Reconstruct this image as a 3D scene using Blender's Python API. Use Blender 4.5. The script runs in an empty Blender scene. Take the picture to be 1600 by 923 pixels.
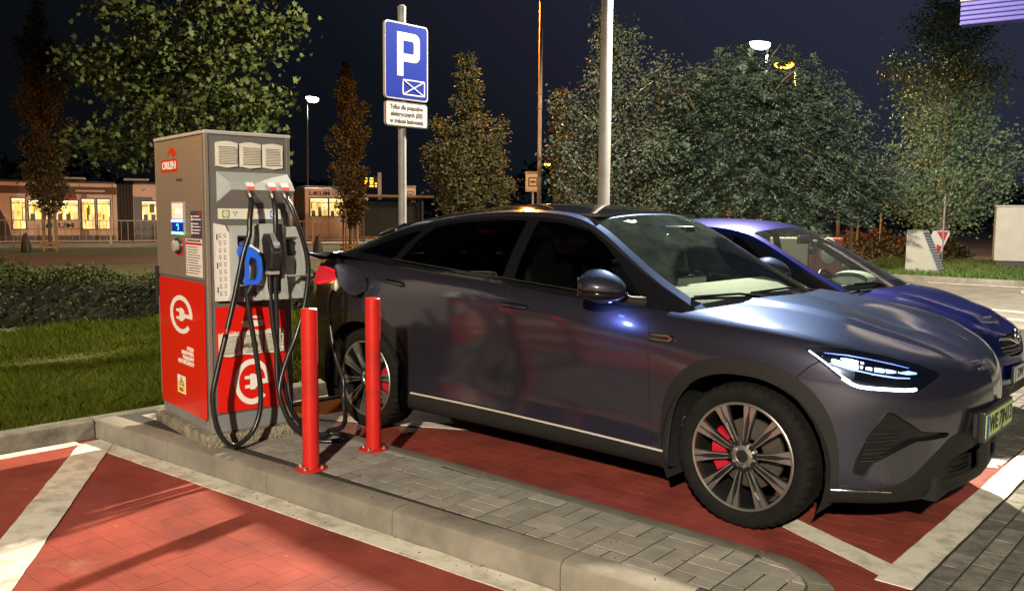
import bpy, bmesh, math, random
import numpy as np
from mathutils import Vector, Matrix, Quaternion
random.seed(11); rng = np.random.default_rng(7)
SC = bpy.context.scene
COL = SC.collection
pi = math.pi

# ---------------------------------------------------------------- camera
cam_d = bpy.data.cameras.new('camera'); cam = bpy.data.objects.new('camera', cam_d); COL.objects.link(cam)
CAM = Vector((1.93377, -4.79147, 1.54719)); YAW, PITCH, ROLL = .7291, .09386, .00822
_F = Vector((-math.sin(YAW)*math.cos(PITCH), math.cos(YAW)*math.cos(PITCH), -math.sin(PITCH)))
_R = Vector((math.cos(YAW), math.sin(YAW), 0)); _U = _R.cross(_F)
_R2 = _R*math.cos(ROLL)+_U*math.sin(ROLL); _U2 = -_R*math.sin(ROLL)+_U*math.cos(ROLL)
_m = Matrix((_R2, _U2, -_F)).transposed().to_4x4(); _m.translation = CAM
cam.matrix_world = _m
cam_d.sensor_width = 36; cam_d.lens = 1350/1600*36; cam_d.clip_end = 3000; cam_d.clip_start = .05
SC.camera = cam

# ---------------------------------------------------------------- night sky
W = bpy.data.worlds.new('World'); SC.world = W; W.use_nodes = True
nt = W.node_tree; nt.nodes.clear()
wo = nt.nodes.new('ShaderNodeOutputWorld'); bg = nt.nodes.new('ShaderNodeBackground'); bg2 = nt.nodes.new('ShaderNodeBackground'); add = nt.nodes.new('ShaderNodeAddShader')
sky = nt.nodes.new('ShaderNodeTexSky'); sky.sky_type = 'NISHITA'; sky.sun_disc = False
sky.sun_elevation = math.radians(-11); sky.sun_rotation = math.radians(40)
nt.links.new(sky.outputs[0], bg.inputs[0]); bg.inputs[1].default_value = .05
# town glow: navy overhead, a little paler and more violet towards the lit forecourt
tc = nt.nodes.new('ShaderNodeTexCoord'); dt = nt.nodes.new('ShaderNodeVectorMath'); dt.operation = 'DOT_PRODUCT'
dt.inputs[1].default_value = (.201, .624, .755)
nt.links.new(tc.outputs['Generated'], dt.inputs[0])
cr = nt.nodes.new('ShaderNodeValToRGB'); el = cr.color_ramp.elements
el[0].position = .15; el[0].color = (.0032, .0040, .0050, 1); el[1].position = 1.0; el[1].color = (.026, .030, .054, 1)
for ps, c_ in ((.36, (.0048, .0068, .0105, 1)), (.48, (.0115, .0120, .0215, 1)), (.66, (.020, .0235, .042, 1))):
    q_ = el.new(ps); q_.color = c_
nt.links.new(dt.outputs['Value'], cr.inputs[0]); nt.links.new(cr.outputs[0], bg2.inputs[0]); bg2.inputs[1].default_value = 1
nt.links.new(bg.outputs[0], add.inputs[0]); nt.links.new(bg2.outputs[0], add.inputs[1]); nt.links.new(add.outputs[0], wo.inputs[0])

# moon-weak sun lamp (night), the light itself comes from the street lamps below
sd = bpy.data.lights.new('moon', 'SUN'); sd.energy = .02; sd.angle = math.radians(.5); sd.color = (.8, .88, 1)
so = bpy.data.objects.new('moon', sd); COL.objects.link(so); so.rotation_euler = (math.radians(40), 0, math.radians(20))

vs = SC.view_settings; vs.view_transform = 'Standard'; vs.look = 'None'; vs.exposure = 0; vs.gamma = 1; vs.use_curve_mapping = False
SC.cycles.max_bounces = 8; SC.cycles.diffuse_bounces = 2; SC.cycles.glossy_bounces = 4; SC.cycles.transmission_bounces = 6; SC.cycles.transparent_max_bounces = 12
SC.cycles.caustics_reflective = False; SC.cycles.caustics_refractive = False; SC.cycles.sample_clamp_indirect = 3
try:
    SC.cycles.use_denoising = True; SC.cycles.denoiser = 'OPENIMAGEDENOISE'
except Exception: pass

# ---------------------------------------------------------------- materials
MATS = {}
def M(name, col, rough=.6, metal=0., spec=.5, coat=0., coat_rough=.03, var=.0, scale=8., bump=0., bscale=None, emis=None, estr=1., isl=0., objvar=0., dirt=None, alpha=1., trans=0., ior=1.45, bdist=.01, subs=0.):
    """node material: base colour with noise mottling, optional per-piece variation, bump and emission"""
    if name in MATS: return MATS[name]
    m = bpy.data.materials.new(name); m.use_nodes = True; t = m.node_tree; N = t.nodes; L = t.links
    b = N['Principled BSDF']
    b.inputs['Roughness'].default_value = rough; b.inputs['Metallic'].default_value = metal
    b.inputs['Specular IOR Level'].default_value = spec; b.inputs['IOR'].default_value = ior
    b.inputs['Coat Weight'].default_value = coat; b.inputs['Coat Roughness'].default_value = coat_rough
    b.inputs['Transmission Weight'].default_value = trans; b.inputs['Alpha'].default_value = alpha
    c = (*col, 1); b.inputs['Base Color'].default_value = c
    cur = None
    tco = N.new('ShaderNodeTexCoord')
    if var or dirt:
        nz = N.new('ShaderNodeTexNoise'); nz.inputs['Scale'].default_value = scale; nz.inputs['Detail'].default_value = 6; nz.inputs['Roughness'].default_value = .65
        g = N.new('ShaderNodeNewGeometry'); L.new(g.outputs['Position'], nz.inputs['Vector'])
        mx = N.new('ShaderNodeMix'); mx.data_type = 'RGBA'
        d = dirt or tuple(x*(1-var*1.6) for x in col)
        mx.inputs[6].default_value = (*[min(1, x*(1+var)) for x in col], 1); mx.inputs[7].default_value = (*d, 1)
        rp = N.new('ShaderNodeMapRange'); rp.inputs[1].default_value = .32 if not dirt else .45; rp.inputs[2].default_value = .7
        L.new(nz.outputs['Fac'], rp.inputs[0]); L.new(rp.outputs[0], mx.inputs[0]); cur = mx.outputs[2]
        rr = N.new('ShaderNodeMapRange'); rr.inputs[3].default_value = max(0, rough-.06); rr.inputs[4].default_value = min(1, rough+.08)
        L.new(nz.outputs['Fac'], rr.inputs[0]); L.new(rr.outputs[0], b.inputs['Roughness'])
    if isl or objvar:
        hs = N.new('ShaderNodeHueSaturation')
        if isl: g2 = N.new('ShaderNodeNewGeometry'); src = g2.outputs['Random Per Island']; am = isl
        else: g2 = N.new('ShaderNodeObjectInfo'); src = g2.outputs['Random']; am = objvar
        r2 = N.new('ShaderNodeMapRange'); r2.inputs[3].default_value = 1-am; r2.inputs[4].default_value = 1+am
        L.new(src, r2.inputs[0]); L.new(r2.outputs[0], hs.inputs['Value'])
        if isl:
            r3 = N.new('ShaderNodeMapRange'); r3.inputs[3].default_value = .5-.035; r3.inputs[4].default_value = .5+.03
            fr = N.new('ShaderNodeMath'); fr.operation = 'FRACT'; ml = N.new('ShaderNodeMath'); ml.operation = 'MULTIPLY'; ml.inputs[1].default_value = 7.31
            L.new(src, ml.inputs[0]); L.new(ml.outputs[0], fr.inputs[0]); L.new(fr.outputs[0], r3.inputs[0]); L.new(r3.outputs[0], hs.inputs['Hue'])
        if cur: L.new(cur, hs.inputs['Color'])
        else: hs.inputs['Color'].default_value = c
        cur = hs.outputs[0]
    if cur: L.new(cur, b.inputs['Base Color'])
    if bump:
        n2 = N.new('ShaderNodeTexNoise'); n2.inputs['Scale'].default_value = bscale or scale*6; n2.inputs['Detail'].default_value = 5
        g3 = N.new('ShaderNodeNewGeometry'); L.new(g3.outputs['Position'], n2.inputs['Vector'])
        bp = N.new('ShaderNodeBump'); bp.inputs['Strength'].default_value = bump; bp.inputs['Distance'].default_value = bdist
        L.new(n2.outputs['Fac'], bp.inputs['Height']); L.new(bp.outputs[0], b.inputs['Normal'])
    if emis:
        b.inputs['Emission Color'].default_value = (*emis, 1); b.inputs['Emission Strength'].default_value = estr
    if subs: b.inputs['Subsurface Weight'].default_value = subs
    MATS[name] = m; return m

# ---------------------------------------------------------------- mesh helpers
class MB:
    """collects polygons, build() links them as ONE mesh object"""
    def __init__(s): s.v = []; s.f = []
    def add(s, V, F):
        o = len(s.v); s.v += [tuple(x) for x in V]; s.f += [tuple(i+o for i in f) for f in F]; return s
    def box(s, c, d, rz=0., ch=0., R=None):
        """box, centre c, full sizes d, optional chamfer ch"""
        x, y, z = (k/2 for k in d)
        if ch <= 0:
            V = [(sx*x, sy*y, sz*z) for sz in (-1, 1) for sy in (-1, 1) for sx in (-1, 1)]
            F = [(0,2,3,1),(4,5,7,6),(0,1,5,4),(2,6,7,3),(0,4,6,2),(1,3,7,5)]
        else:
            ch = min(ch, x*.98, y*.98, z*.98)
            bm = bmesh.new(); bmesh.ops.create_cube(bm, size=1)
            for v in bm.verts: v.co = Vector((v.co.x*2*x, v.co.y*2*y, v.co.z*2*z))
            bmesh.ops.bevel(bm, geom=list(bm.edges), offset=ch, segments=2 if ch > .004 else 1, profile=.6, affect='EDGES')
            bm.verts.index_update(); V = [v.co[:] for v in bm.verts]; F = [tuple(v.index for v in f.verts) for f in bm.faces]; bm.free()
        if R is None: R = Matrix.Rotation(rz, 3, 'Z')
        return s.add([R@Vector(p)+Vector(c) for p in V], F)
    def cyl(s, p, q, r0, r1=None, n=16, caps=True):
        p, q = Vector(p), Vector(q); r1 = r0 if r1 is None else r1
        a = (q-p).normalized(); e = a.orthogonal().normalized(); g = a.cross(e)
        V = []
        for c, r in ((p, r0), (q, r1)):
            for k in range(n):
                t = 2*pi*k/n; V.append(c+(e*math.cos(t)+g*math.sin(t))*r)
        F = [(k, (k+1) % n, n+(k+1) % n, n+k) for k in range(n)]
        if caps: F += [tuple(range(n))[::-1], tuple(range(n, 2*n))]
        return s.add(V, F)
    def tube(s, pts, r, n=10, caps=True):
        pts = [Vector(p) for p in pts]; m = len(pts); rr = r if hasattr(r, '__len__') else [r]*m
        T = [(pts[min(i+1, m-1)]-pts[max(i-1, 0)]).normalized() for i in range(m)]
        e = T[0].orthogonal().normalized(); V = []
        for i in range(m):
            e = (e-T[i]*e.dot(T[i])).normalized(); g = T[i].cross(e)
            for k in range(n):
                t = 2*pi*k/n; V.append(pts[i]+(e*math.cos(t)+g*math.sin(t))*rr[i])
        F = [(i*n+k, i*n+(k+1) % n, (i+1)*n+(k+1) % n, (i+1)*n+k) for i in range(m-1) for k in range(n)]
        if caps: F += [tuple(range(n))[::-1], tuple(range((m-1)*n, m*n))]
        return s.add(V, F)
    def lathe(s, prof, n=32, c=(0, 0, 0), axis='Z', arc=2*pi):
        """prof: (radius, height) pairs"""
        V = []; m = len(prof)
        for k in range(n):
            t = arc*k/n; cs, sn = math.cos(t), math.sin(t)
            for r, h in prof:
                p = (r*cs, r*sn, h) if axis == 'Z' else (r*cs, h, r*sn)
                V.append((p[0]+c[0], p[1]+c[1], p[2]+c[2]))
        F = [(k*m+i, ((k+1) % n)*m+i, ((k+1) % n)*m+i+1, k*m+i+1) for k in range(n) for i in range(m-1)]
        return s.add(V, F)
    def prism(s, poly, o, ex, ey, ez, back=True):
        """flat outline poly (2D) in the frame o, ex, ey, pushed along ez"""
        o, ex, ey, ez = Vector(o), Vector(ex), Vector(ey), Vector(ez); n = len(poly)
        V = [o+ex*a+ey*b for a, b in poly]+[o+ex*a+ey*b+ez for a, b in poly]
        F = [tuple(range(n, 2*n))]+[(k, (k+1) % n, n+(k+1) % n, n+k) for k in range(n)]
        if back: F.append(tuple(range(n))[::-1])
        return s.add(V, F)
    def quad(s, *P): return s.add(P, [tuple(range(len(P)))])
    def build(s, name, mat, parent=None, smooth=False, loc=None):
        me = bpy.data.meshes.new(name); me.from_pydata([tuple(v) for v in s.v], [], s.f)
        bm = bmesh.new(); bm.from_mesh(me); bmesh.ops.recalc_face_normals(bm, faces=list(bm.faces)); bm.to_mesh(me); bm.free()
        if mat: me.materials.append(mat)
        o = bpy.data.objects.new(name, me); COL.objects.link(o)
        if smooth:
            me.polygons.foreach_set('use_smooth', [True]*len(me.polygons))
            try: me.set_sharp_from_angle(angle=math.radians(smooth if smooth > 1 else 40))
            except Exception: pass
        if parent: o.parent = parent
        if loc: o.location = loc
        return o
def npmesh(name, V, F, mat, parent=None, smooth=False, normals=None):
    """V (n,3), F (m,k) arrays -> object"""
    me = bpy.data.meshes.new(name); V = np.ascontiguousarray(V, np.float32); F = np.ascontiguousarray(F, np.int32)
    k = F.shape[1]; me.vertices.add(len(V)); me.vertices.foreach_set('co', V.ravel())
    me.loops.add(F.size); me.loops.foreach_set('vertex_index', F.ravel())
    me.polygons.add(len(F)); me.polygons.foreach_set('loop_start', np.arange(0, F.size, k, dtype=np.int32)); me.polygons.foreach_set('loop_total', np.full(len(F), k, np.int32))
    if smooth: me.polygons.foreach_set('use_smooth', np.ones(len(F), bool))
    me.update(calc_edges=True)
    if mat: me.materials.append(mat)
    o = bpy.data.objects.new(name, me); COL.objects.link(o)
    if parent: o.parent = parent
    return o
def empty(name, loc=(0, 0, 0), rz=0., label=None, cat=None, group=None):
    o = bpy.data.objects.new(name, None); COL.objects.link(o); o.location = loc; o.rotation_euler = (0, 0, rz); o.empty_display_size = .1
    return tag(o, label, cat, group)
def tag(o, label=None, cat=None, group=None, kind=None):
    if label: o['label'] = label
    if cat: o['category'] = cat
    if group: o['group'] = group
    if kind: o['kind'] = kind
    return o
def copy_tree(o, parent=None):
    c = o.copy(); COL.objects.link(c)
    if parent: c.parent = parent
    for ch in list(o.children): copy_tree(ch, c)
    return c
_dg = None
def text(name, s, size, mat, parent, o, ex, ey, width=None, bold=0., depth=.0015, align='CENTER', space=1.):
    """lettering as a thin mesh: origin o (middle), reading along ex, up along ey"""
    cu = bpy.data.curves.new(name, 'FONT'); cu.body = s; cu.size = size; cu.align_x = align; cu.align_y = 'CENTER'; cu.offset = bold; cu.extrude = depth; cu.resolution_u = 3; cu.space_character = space
    t = bpy.data.objects.new(name+'_tmp', cu); COL.objects.link(t)
    dg = bpy.context.evaluated_depsgraph_get(); me = bpy.data.meshes.new_from_object(t.evaluated_get(dg)); bpy.data.objects.remove(t); bpy.data.curves.remove(cu)
    me.name = name; me.materials.clear(); me.materials.append(mat)
    n = len(me.vertices); co = np.zeros(n*3, np.float32); me.vertices.foreach_get('co', co); co = co.reshape(-1, 3)
    if n == 0: return None
    w = co[:, 0].max()-co[:, 0].min(); k = width/w if width else 1.
    ex, ey = Vector(ex).normalized(), Vector(ey).normalized(); ez = ex.cross(ey)
    Q = np.array([list(ex), list(ey), list(ez)]); co[:, 0] *= k
    co = co@Q+np.array(o)
    me.vertices.foreach_set('co', co.astype(np.float32).ravel()); me.update()
    ob = bpy.data.objects.new(name, me); COL.objects.link(ob)
    if parent: ob.parent = parent
    return ob
def catmull(P, n=8):
    P = [Vector(p) for p in P]; Q = [2*P[0]-P[1]]+P+[2*P[-1]-P[-2]]; out = []
    for i in range(1, len(Q)-2):
        for k in range(n):
            t = k/n; a, b, c, d = Q[i-1], Q[i], Q[i+1], Q[i+2]
            out.append(.5*((2*b)+(c-a)*t+(2*a-5*b+4*c-d)*t*t+(3*b-a-3*c+d)*t**3))
    return out+[P[-1]]
def rrect(w, h, r, n=4, cx=0, cy=0):
    out = []
    for sx, sy, a0 in ((1, 1, 0), (-1, 1, 90), (-1, -1, 180), (1, -1, 270)):
        for k in range(n+1):
            a = math.radians(a0+90*k/n); out.append((cx+sx*(w/2-r)+r*math.cos(a), cy+sy*(h/2-r)+r*math.sin(a)))
    return out
# ---------------------------------------------------------------- setting: ground
asph = M('asphalt', (.10, .098, .09), .8, var=.25, scale=3, bump=.25, bscale=90)
ground = MB(); ground.quad((-300, -300, -.03), (300, -300, -.03), (300, 400, -.03), (-300, 400, -.03))
tag(ground.build('ground', asph), 'dark asphalt ground stretching to the far trees', kind='structure')
KX, KY0, KS = -4.05, -2.09, .0705                 # rear kerb line, near island kerb line y = KY0 + KS*(x+.2)
kerb_y = lambda x: KY0+KS*(x+.2)
FARY = -1.38; TOP = .13
m_block = M('grey_paving', (.29, .275, .24), .85, var=.16, scale=9, bump=.35, bscale=160, bdist=.004, objvar=.16)
m_joint = M('joint_sand', (.035, .033, .03), .95, var=.2, scale=30)
m_kerb = M('kerb_concrete', (.20, .182, .15), .88, var=.2, scale=4, bump=.5, bscale=120, bdist=.004, objvar=.08)
m_kerb_moss = M('kerb_old', (.12, .11, .085), .9, var=.35, scale=5, bump=.6, bscale=90, bdist=.006, objvar=.08)
m_red = M('red_paint', (.245, .048, .034), .62, var=.24, scale=2.4, bump=.45, bscale=110, bdist=.003, objvar=.10, spec=.4)
m_white = M('white_paint', (.60, .57, .49), .7, var=.16, scale=6, bump=.4, bscale=90, bdist=.003, dirt=(.34, .31, .26))
m_dark = M('dark_paving', (.19, .18, .155), .85, var=.3, scale=12, bump=.6, bscale=170, bdist=.005, objvar=.28)

def wear(m, pale, dark):
    """scuffed pale patches, dark drips and light specks on painted blocks"""
    t = m.node_tree; N, L = t.nodes, t.links; b = N['Principled BSDF']; src = b.inputs['Base Color'].links[0].from_socket; g = N.new('ShaderNodeNewGeometry')
    for col, sc, lo, hi, amt, det in ((pale, 1.7, .60, .74, .55, 10), (dark, 2.3, .64, .70, .45, 8)):
        nz = N.new('ShaderNodeTexNoise'); nz.inputs['Scale'].default_value = sc; nz.inputs['Detail'].default_value = det; nz.inputs['Roughness'].default_value = .72; L.new(g.outputs['Position'], nz.inputs['Vector'])
        mp = N.new('ShaderNodeMapRange'); mp.inputs[1].default_value = lo; mp.inputs[2].default_value = hi; mp.inputs[4].default_value = amt; L.new(nz.outputs['Fac'], mp.inputs[0])
        mx = N.new('ShaderNodeMix'); mx.data_type = 'RGBA'; mx.inputs[7].default_value = (*col, 1); L.new(mp.outputs[0], mx.inputs[0]); L.new(src, mx.inputs[6]); src = mx.outputs[2]
    vo = N.new('ShaderNodeTexVoronoi'); vo.inputs['Scale'].default_value = 5.5; L.new(g.outputs['Position'], vo.inputs['Vector'])
    mp = N.new('ShaderNodeMapRange'); mp.inputs[1].default_value = .075; mp.inputs[2].default_value = .05; mp.inputs[3].default_value = 0; mp.inputs[4].default_value = .6; L.new(vo.outputs['Distance'], mp.inputs[0])
    mx = N.new('ShaderNodeMix'); mx.data_type = 'RGBA'; mx.inputs[7].default_value = (*pale, 1); L.new(mp.outputs[0], mx.inputs[0]); L.new(src, mx.inputs[6]); L.new(mx.outputs[2], b.inputs['Base Color'])
wear(m_red, (.36, .17, .13), (.11, .03, .022)); wear(m_block, (.36, .35, .31), (.12, .115, .10)); wear(m_kerb, (.30, .27, .21), (.10, .09, .07))
def block_mesh(name, w, d, h, ch, mat):
    mb = MB(); x, y = w/2, d/2
    V = [(sx*x, sy*y, -h) for sx, sy in ((-1,-1),(1,-1),(1,1),(-1,1))]+[(sx*x, sy*y, -ch) for sx, sy in ((-1,-1),(1,-1),(1,1),(-1,1))]+[(sx*(x-ch), sy*(y-ch), 0) for sx, sy in ((-1,-1),(1,-1),(1,1),(-1,1))]
    F = [(8,9,10,11)]+[(k, (k+1) % 4, 4+(k+1) % 4, 4+k) for k in range(4)]+[(4+k, 4+(k+1) % 4, 8+(k+1) % 4, 8+k) for k in range(4)]
    me = bpy.data.meshes.new(name); me.from_pydata(V, [], F); me.materials.append(mat); return me
def clip_poly(poly, inside, cut):
    out = []
    for k in range(len(poly)):
        a, b = poly[k], poly[(k+1) % len(poly)]; ia, ib = inside(a), inside(b)
        if ia: out.append(a)
        if ia != ib: out.append(cut(a, b))
    return out
def clip_convex(poly, hull):
    """keep the piece of poly inside the convex hull (counter-clockwise)"""
    for k in range(len(hull)):
        if not poly: return poly
        p, q = hull[k], hull[(k+1) % len(hull)]; n = (-(q[1]-p[1]), q[0]-p[0]); s = lambda a: (a[0]-p[0])*n[0]+(a[1]-p[1])*n[1]
        poly = clip_poly(poly, lambda a: s(a) >= -1e-7, lambda a, b: tuple(a[i]+(b[i]-a[i])*s(a)/(s(a)-s(b)) for i in (0, 1)))
    return poly
def area(poly): return abs(sum(poly[k][0]*poly[(k+1) % len(poly)][1]-poly[(k+1) % len(poly)][0]*poly[k][1] for k in range(len(poly)))/2)
def lay(parent, name, centres, hull, z, w, d, h, ch, mat, gap, wob=.0015, tilt=.006, limit=300):
    """lay blocks (x, y, angle) inside a convex outline; whole ones share one mesh, cut ones get their own"""
    whole = block_mesh(name, w-gap, d-gap, h, ch, mat); rest = MB(); items = []
    for cx, cy, a in centres:
        ca, sa = math.cos(a), math.sin(a)
        pol = [(cx+ca*u-sa*v, cy+sa*u+ca*v) for u, v in ((-w/2+gap/2, -d/2+gap/2), (w/2-gap/2, -d/2+gap/2), (w/2-gap/2, d/2-gap/2), (-w/2+gap/2, d/2-gap/2))]
        c = clip_convex(pol, hull)
        if len(c) < 3 or area(c) < .0012: continue
        items.append((math.hypot(cx-CAM.x, cy-CAM.y), cx, cy, a, c if area(c) < area(pol)*.995 else None))
    items.sort(key=lambda t: t[0])
    for i, (dist, cx, cy, a, c) in enumerate(items):
        zz = z+random.uniform(-wob, wob)
        if c is not None:
            if not i < limit: rest.prism(c, (0, 0, zz-h), (1, 0, 0), (0, 1, 0), (0, 0, h)); continue
            mb = MB(); mb.prism([(p[0]-cx, p[1]-cy) for p in c], (0, 0, -h), (1, 0, 0), (0, 1, 0), (0, 0, h)); o = mb.build(name, mat)
        elif i < limit:
            o = bpy.data.objects.new(name, whole); COL.objects.link(o); o.rotation_euler = (random.gauss(0, tilt), random.gauss(0, tilt), a)
        else:
            rest.box((cx, cy, zz-h/2), (w-gap, d-gap, h), a); continue
        o.location = (cx, cy, zz); o.parent = parent
    if rest.v: tag(rest.build(name, mat, parent), kind='stuff')

def basket(x0, x1, y0, y1, w=.2, d=.1, ang=0., ox=0, oy=0):
    """basket weave: pairs of blocks, turned by a quarter from cell to cell"""
    out = []; ca, sa = math.cos(ang), math.sin(ang)
    for i in range(int((x1-x0)/w)+2):
        for j in range(int((y1-y0)/w)+2):
            for k in (-1, 1):
                if (i+j) % 2: u, v, a = x0+(i+.5)*w, y0+(j+.5)*w+k*d/2, 0
                else: u, v, a = x0+(i+.5)*w+k*d/2, y0+(j+.5)*w, pi/2
                out.append((ox+ca*u-sa*v, oy+sa*u+ca*v, a+ang))
    return out

# traffic island with the charger: basket-weave blocks between concrete kerb stones
isl = empty('traffic_island', (0, 0, 0)); tag(isl, 'raised grey block-paved island between red charging bays', kind='structure')
TIPX = .78
hull = [(KX+.12, kerb_y(KX)+.14)]+[(x, kerb_y(x)+.133) for x in (-3, -2, -1, -.2, .2)]
mid = (kerb_y(.45)+FARY)/2; hw = (FARY-kerb_y(.45))/2
tip_in = [(.42+(TIPX-.12-.42)*math.cos(t), mid+(hw-.12)*math.sin(t)) for t in np.linspace(-pi/2+.25, pi/2-.1, 9)]
hull += tip_in+[(.2, FARY-.115), (KX+.12, FARY-.115)]
bed = MB(); bed.prism([(KX, kerb_y(KX)+.03), (.3, kerb_y(.3)+.03), (TIPX-.12, mid), (.3, FARY-.03), (KX, FARY-.03)], (0, 0, -.02), (1, 0, 0), (0, 1, 0), (0, 0, TOP+.0175))
bed.build('sand_bed', m_joint, isl)
lay(isl, 'paving_block', basket(-4.2, .9, -.25, 1.35, ang=.04, oy=-2.2), hull, TOP, .2, .1, .06, .0003, m_block, .0085, wob=.0012, tilt=.005)
# kerb stones: profile swept along the edge, one mesh per stone
def kerb_stone(parent, pts, inward, mat, z0=-.05, top=TOP, wd=.14, name='kerb_stone', r=.022):
    prof = [(0.0, z0), (0.0, top-r*1.7), (r*.35, top-r*.5), (r*1.3, top), (wd, top), (wd, z0)]
    mb = MB(); V = []; n = len(prof)
    for (x, y), (nx, ny) in zip(pts, inward):
        V += [(x+nx*a, y+ny*a, z) for a, z in prof]
    F = [(i*n+k, (i+1)*n+k, (i+1)*n+(k+1) % n, i*n+(k+1) % n) for i in range(len(pts)-1) for k in range(n)]+[tuple(range(n))[::-1], tuple(range((len(pts)-1)*n, len(pts)*n))]
    mb.add(V, F); return mb.build(name, mat, parent, smooth=35)
nk = Vector((-KS, 1)).normalized()
xs = [-4.05, -3.16, -2.16, -1.18, -.2, .36]
for a, b in zip(xs, xs[1:]):
    kerb_stone(isl, [(a+.003, kerb_y(a)), (b-.003, kerb_y(b))], [tuple(nk)]*2, m_kerb)
def arc(t): return (.38+(TIPX-.38)*math.cos(t), mid+hw*math.sin(t)), (-math.cos(t), -math.sin(t)*.9)
def arc_stone(t0, t1):
    q = [arc(t) for t in np.linspace(t0, t1, 7)]; kerb_stone(isl, [p for p, _ in q], [n for _, n in q], m_kerb, wd=.11)
arc_stone(-pi/2+.02, -.55); arc_stone(-.54, .5); arc_stone(.51, pi/2-.02)
for a, b in zip([.36, -.27, -1.27, -2.27, -3.27], [-.27, -1.27, -2.27, -3.27, -4.05]):
    kerb_stone(isl, [(b+.003, FARY), (a-.003, FARY)], [(0, -1)]*2, m_kerb, wd=.11)
# rear kerb with the lawn behind it
rear = empty('rear_kerb', (0, 0, 0)); tag(rear, 'weathered concrete kerb along the lawn edge', kind='structure')
ys = [-9.4, -8.4, -7.4, -6.4, -5.4, -4.4, -3.42, kerb_y(KX)-.004]
for a, b in zip(ys, ys[1:]): kerb_stone(rear, [(KX, b-.002), (KX, a+.002)], [(-1, 0)]*2, m_kerb_moss, wd=.13, top=.125)
ys = [FARY+.01, -.4, .6, 1.6, 2.6, 3.6, 4.6]
for a, b in zip(ys, ys[1:]): kerb_stone(rear, [(KX, b-.002), (KX, a+.002)], [(-1, 0)]*2, m_kerb_moss, wd=.13, top=.125)
kerb_stone(rear, [(KX-.005, FARY+.005), (KX-.005, kerb_y(KX)+.005)], [(-1, 0)]*2, m_kerb_moss, wd=.13, top=.122)

# red charging bays (painted blocks)
def bay(name, label, hull, cells, limit):
    e = empty(name); tag(e, label, kind='structure')
    b = MB(); b.prism(hull, (0, 0, -.028), (1, 0, 0), (0, 1, 0), (0, 0, .0268)); b.build('bed', M('red_joint', (.13, .030, .022), .8, var=.2, scale=9), e)
    lay(e, 'painted_block', cells, hull, .0, .2, .1, .03, .0008, m_red, .0016, wob=.0005, tilt=.0015, limit=limit); return e
A = [(KX, kerb_y(KX)), (KX, -7.2), (1.0, -7.2), (1.0, kerb_y(1.0)-.02), (.3, kerb_y(.3))]
bay('charging_bay', 'red painted charging bay in front of the island kerb with white stripes', A, basket(-4.2, 1.2, -5.2, .2, ang=.03, oy=-2.25), 300)
B = [(KX, FARY), (.3, FARY), (.86, FARY+.03), (.86, 1.35), (KX, 1.35)]
bay('parking_bay', 'red painted bay under the grey car', B, basket(-4.2, 1.0, -1.6, 1.5, ang=0.), 300)
# white lines: sheets of paint 3 mm proud
def line(name, poly, label=None, parent=None, z=.0035):
    mb = MB(); mb.prism(poly, (0, 0, z-.004), (1, 0, 0), (0, 1, 0), (0, 0, .004)); o = mb.build(name, m_white)
    return tag(o, label or 'white painted bay line', kind='structure')
def ragged(p, q, w, n=40, amp=.003):
    p, q = Vector(p), Vector(q); d = (q-p); nn = Vector((-d.y, d.x)).normalized()
    a = [p+d*(k/n)+nn*(random.uniform(-amp, amp)) for k in range(n+1)]; b = [p+d*(k/n)+nn*(w+random.uniform(-amp, amp)) for k in range(n+1)]
    return [tuple(v) for v in a]+[tuple(v) for v in b[::-1]]
line('painted_line', ragged((1.0, kerb_y(1.0)-.140), (KX+.08, kerb_y(KX)-.132), -.130), 'white gutter line along the foot of the island kerb')
line('painted_line', ragged((KX+.012, kerb_y(KX)-.14), (KX+.012, -7.0), .10), 'white line along the foot of the lawn kerb')
line('painted_line', ragged((-3.93, -2.52), (-1.55, -4.05), .21), 'white diagonal stripe crossing the red bay', z=.0075)
line('painted_line', ragged((.735, -1.03), (KX+.12, 1.22), -.14), 'white diagonal stripe running under the front wheel of the grey car', z=.0035)
line('painted_line', ragged((KX+.1, -1.30), (.70, 1.14), .14), 'white diagonal stripe running under the rear wheel of the grey car', z=.0055)
line('painted_line', ragged((.72, 3.6), (.72, -1.08), .15), 'white front line of the parking bay beside dark paving', z=.0045)
line('painted_line', ragged((.70, 1.22), (KX+.1, 1.22), -.13), 'white line between the grey and the blue car', z=.0035)
line('painted_line', ragged((KX+.02, -1.36), (KX+.02, 1.3), -.11), 'white line at the rear of the bay behind the grey car', z=.0075)
# dark driveway paving on the right
dw = empty('driveway'); tag(dw, 'dark grey paved driveway in front of the parked cars', kind='structure')
hd = [(.875, -1.25), (3.2, -2.2), (3.2, 6.0), (.875, 6.0)]
b = MB(); b.prism([(.87, -3.2), (7, -4.2), (9, 9), (.87, 9)], (0, 0, -.029), (1, 0, 0), (0, 1, 0), (0, 0, .024)); b.build('sand_bed', m_joint, dw)
cells = []
for i in range(28):
    for j in range(50): cells.append((.876+i*.1+.05, -2.4+j*.2+(.1 if i % 2 else 0), pi/2))
lay(dw, 'paving_block', cells, hd, -.002, .2, .1, .04, .0008, m_dark, .010, wob=.0015, tilt=.006)
bb = empty('blue_bay'); tag(bb, 'grey paved bay under the blue car', kind='structure')
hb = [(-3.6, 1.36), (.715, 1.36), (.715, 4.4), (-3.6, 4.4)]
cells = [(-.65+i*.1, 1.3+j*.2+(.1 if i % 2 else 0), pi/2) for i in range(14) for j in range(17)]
b = MB(); b.prism([(KX, 1.36), (.865, 1.36), (.865, 9), (KX, 9)], (0, 0, -.029), (1, 0, 0), (0, 1, 0), (0, 0, .018)); b.build('sand_bed', m_joint, bb)
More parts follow.
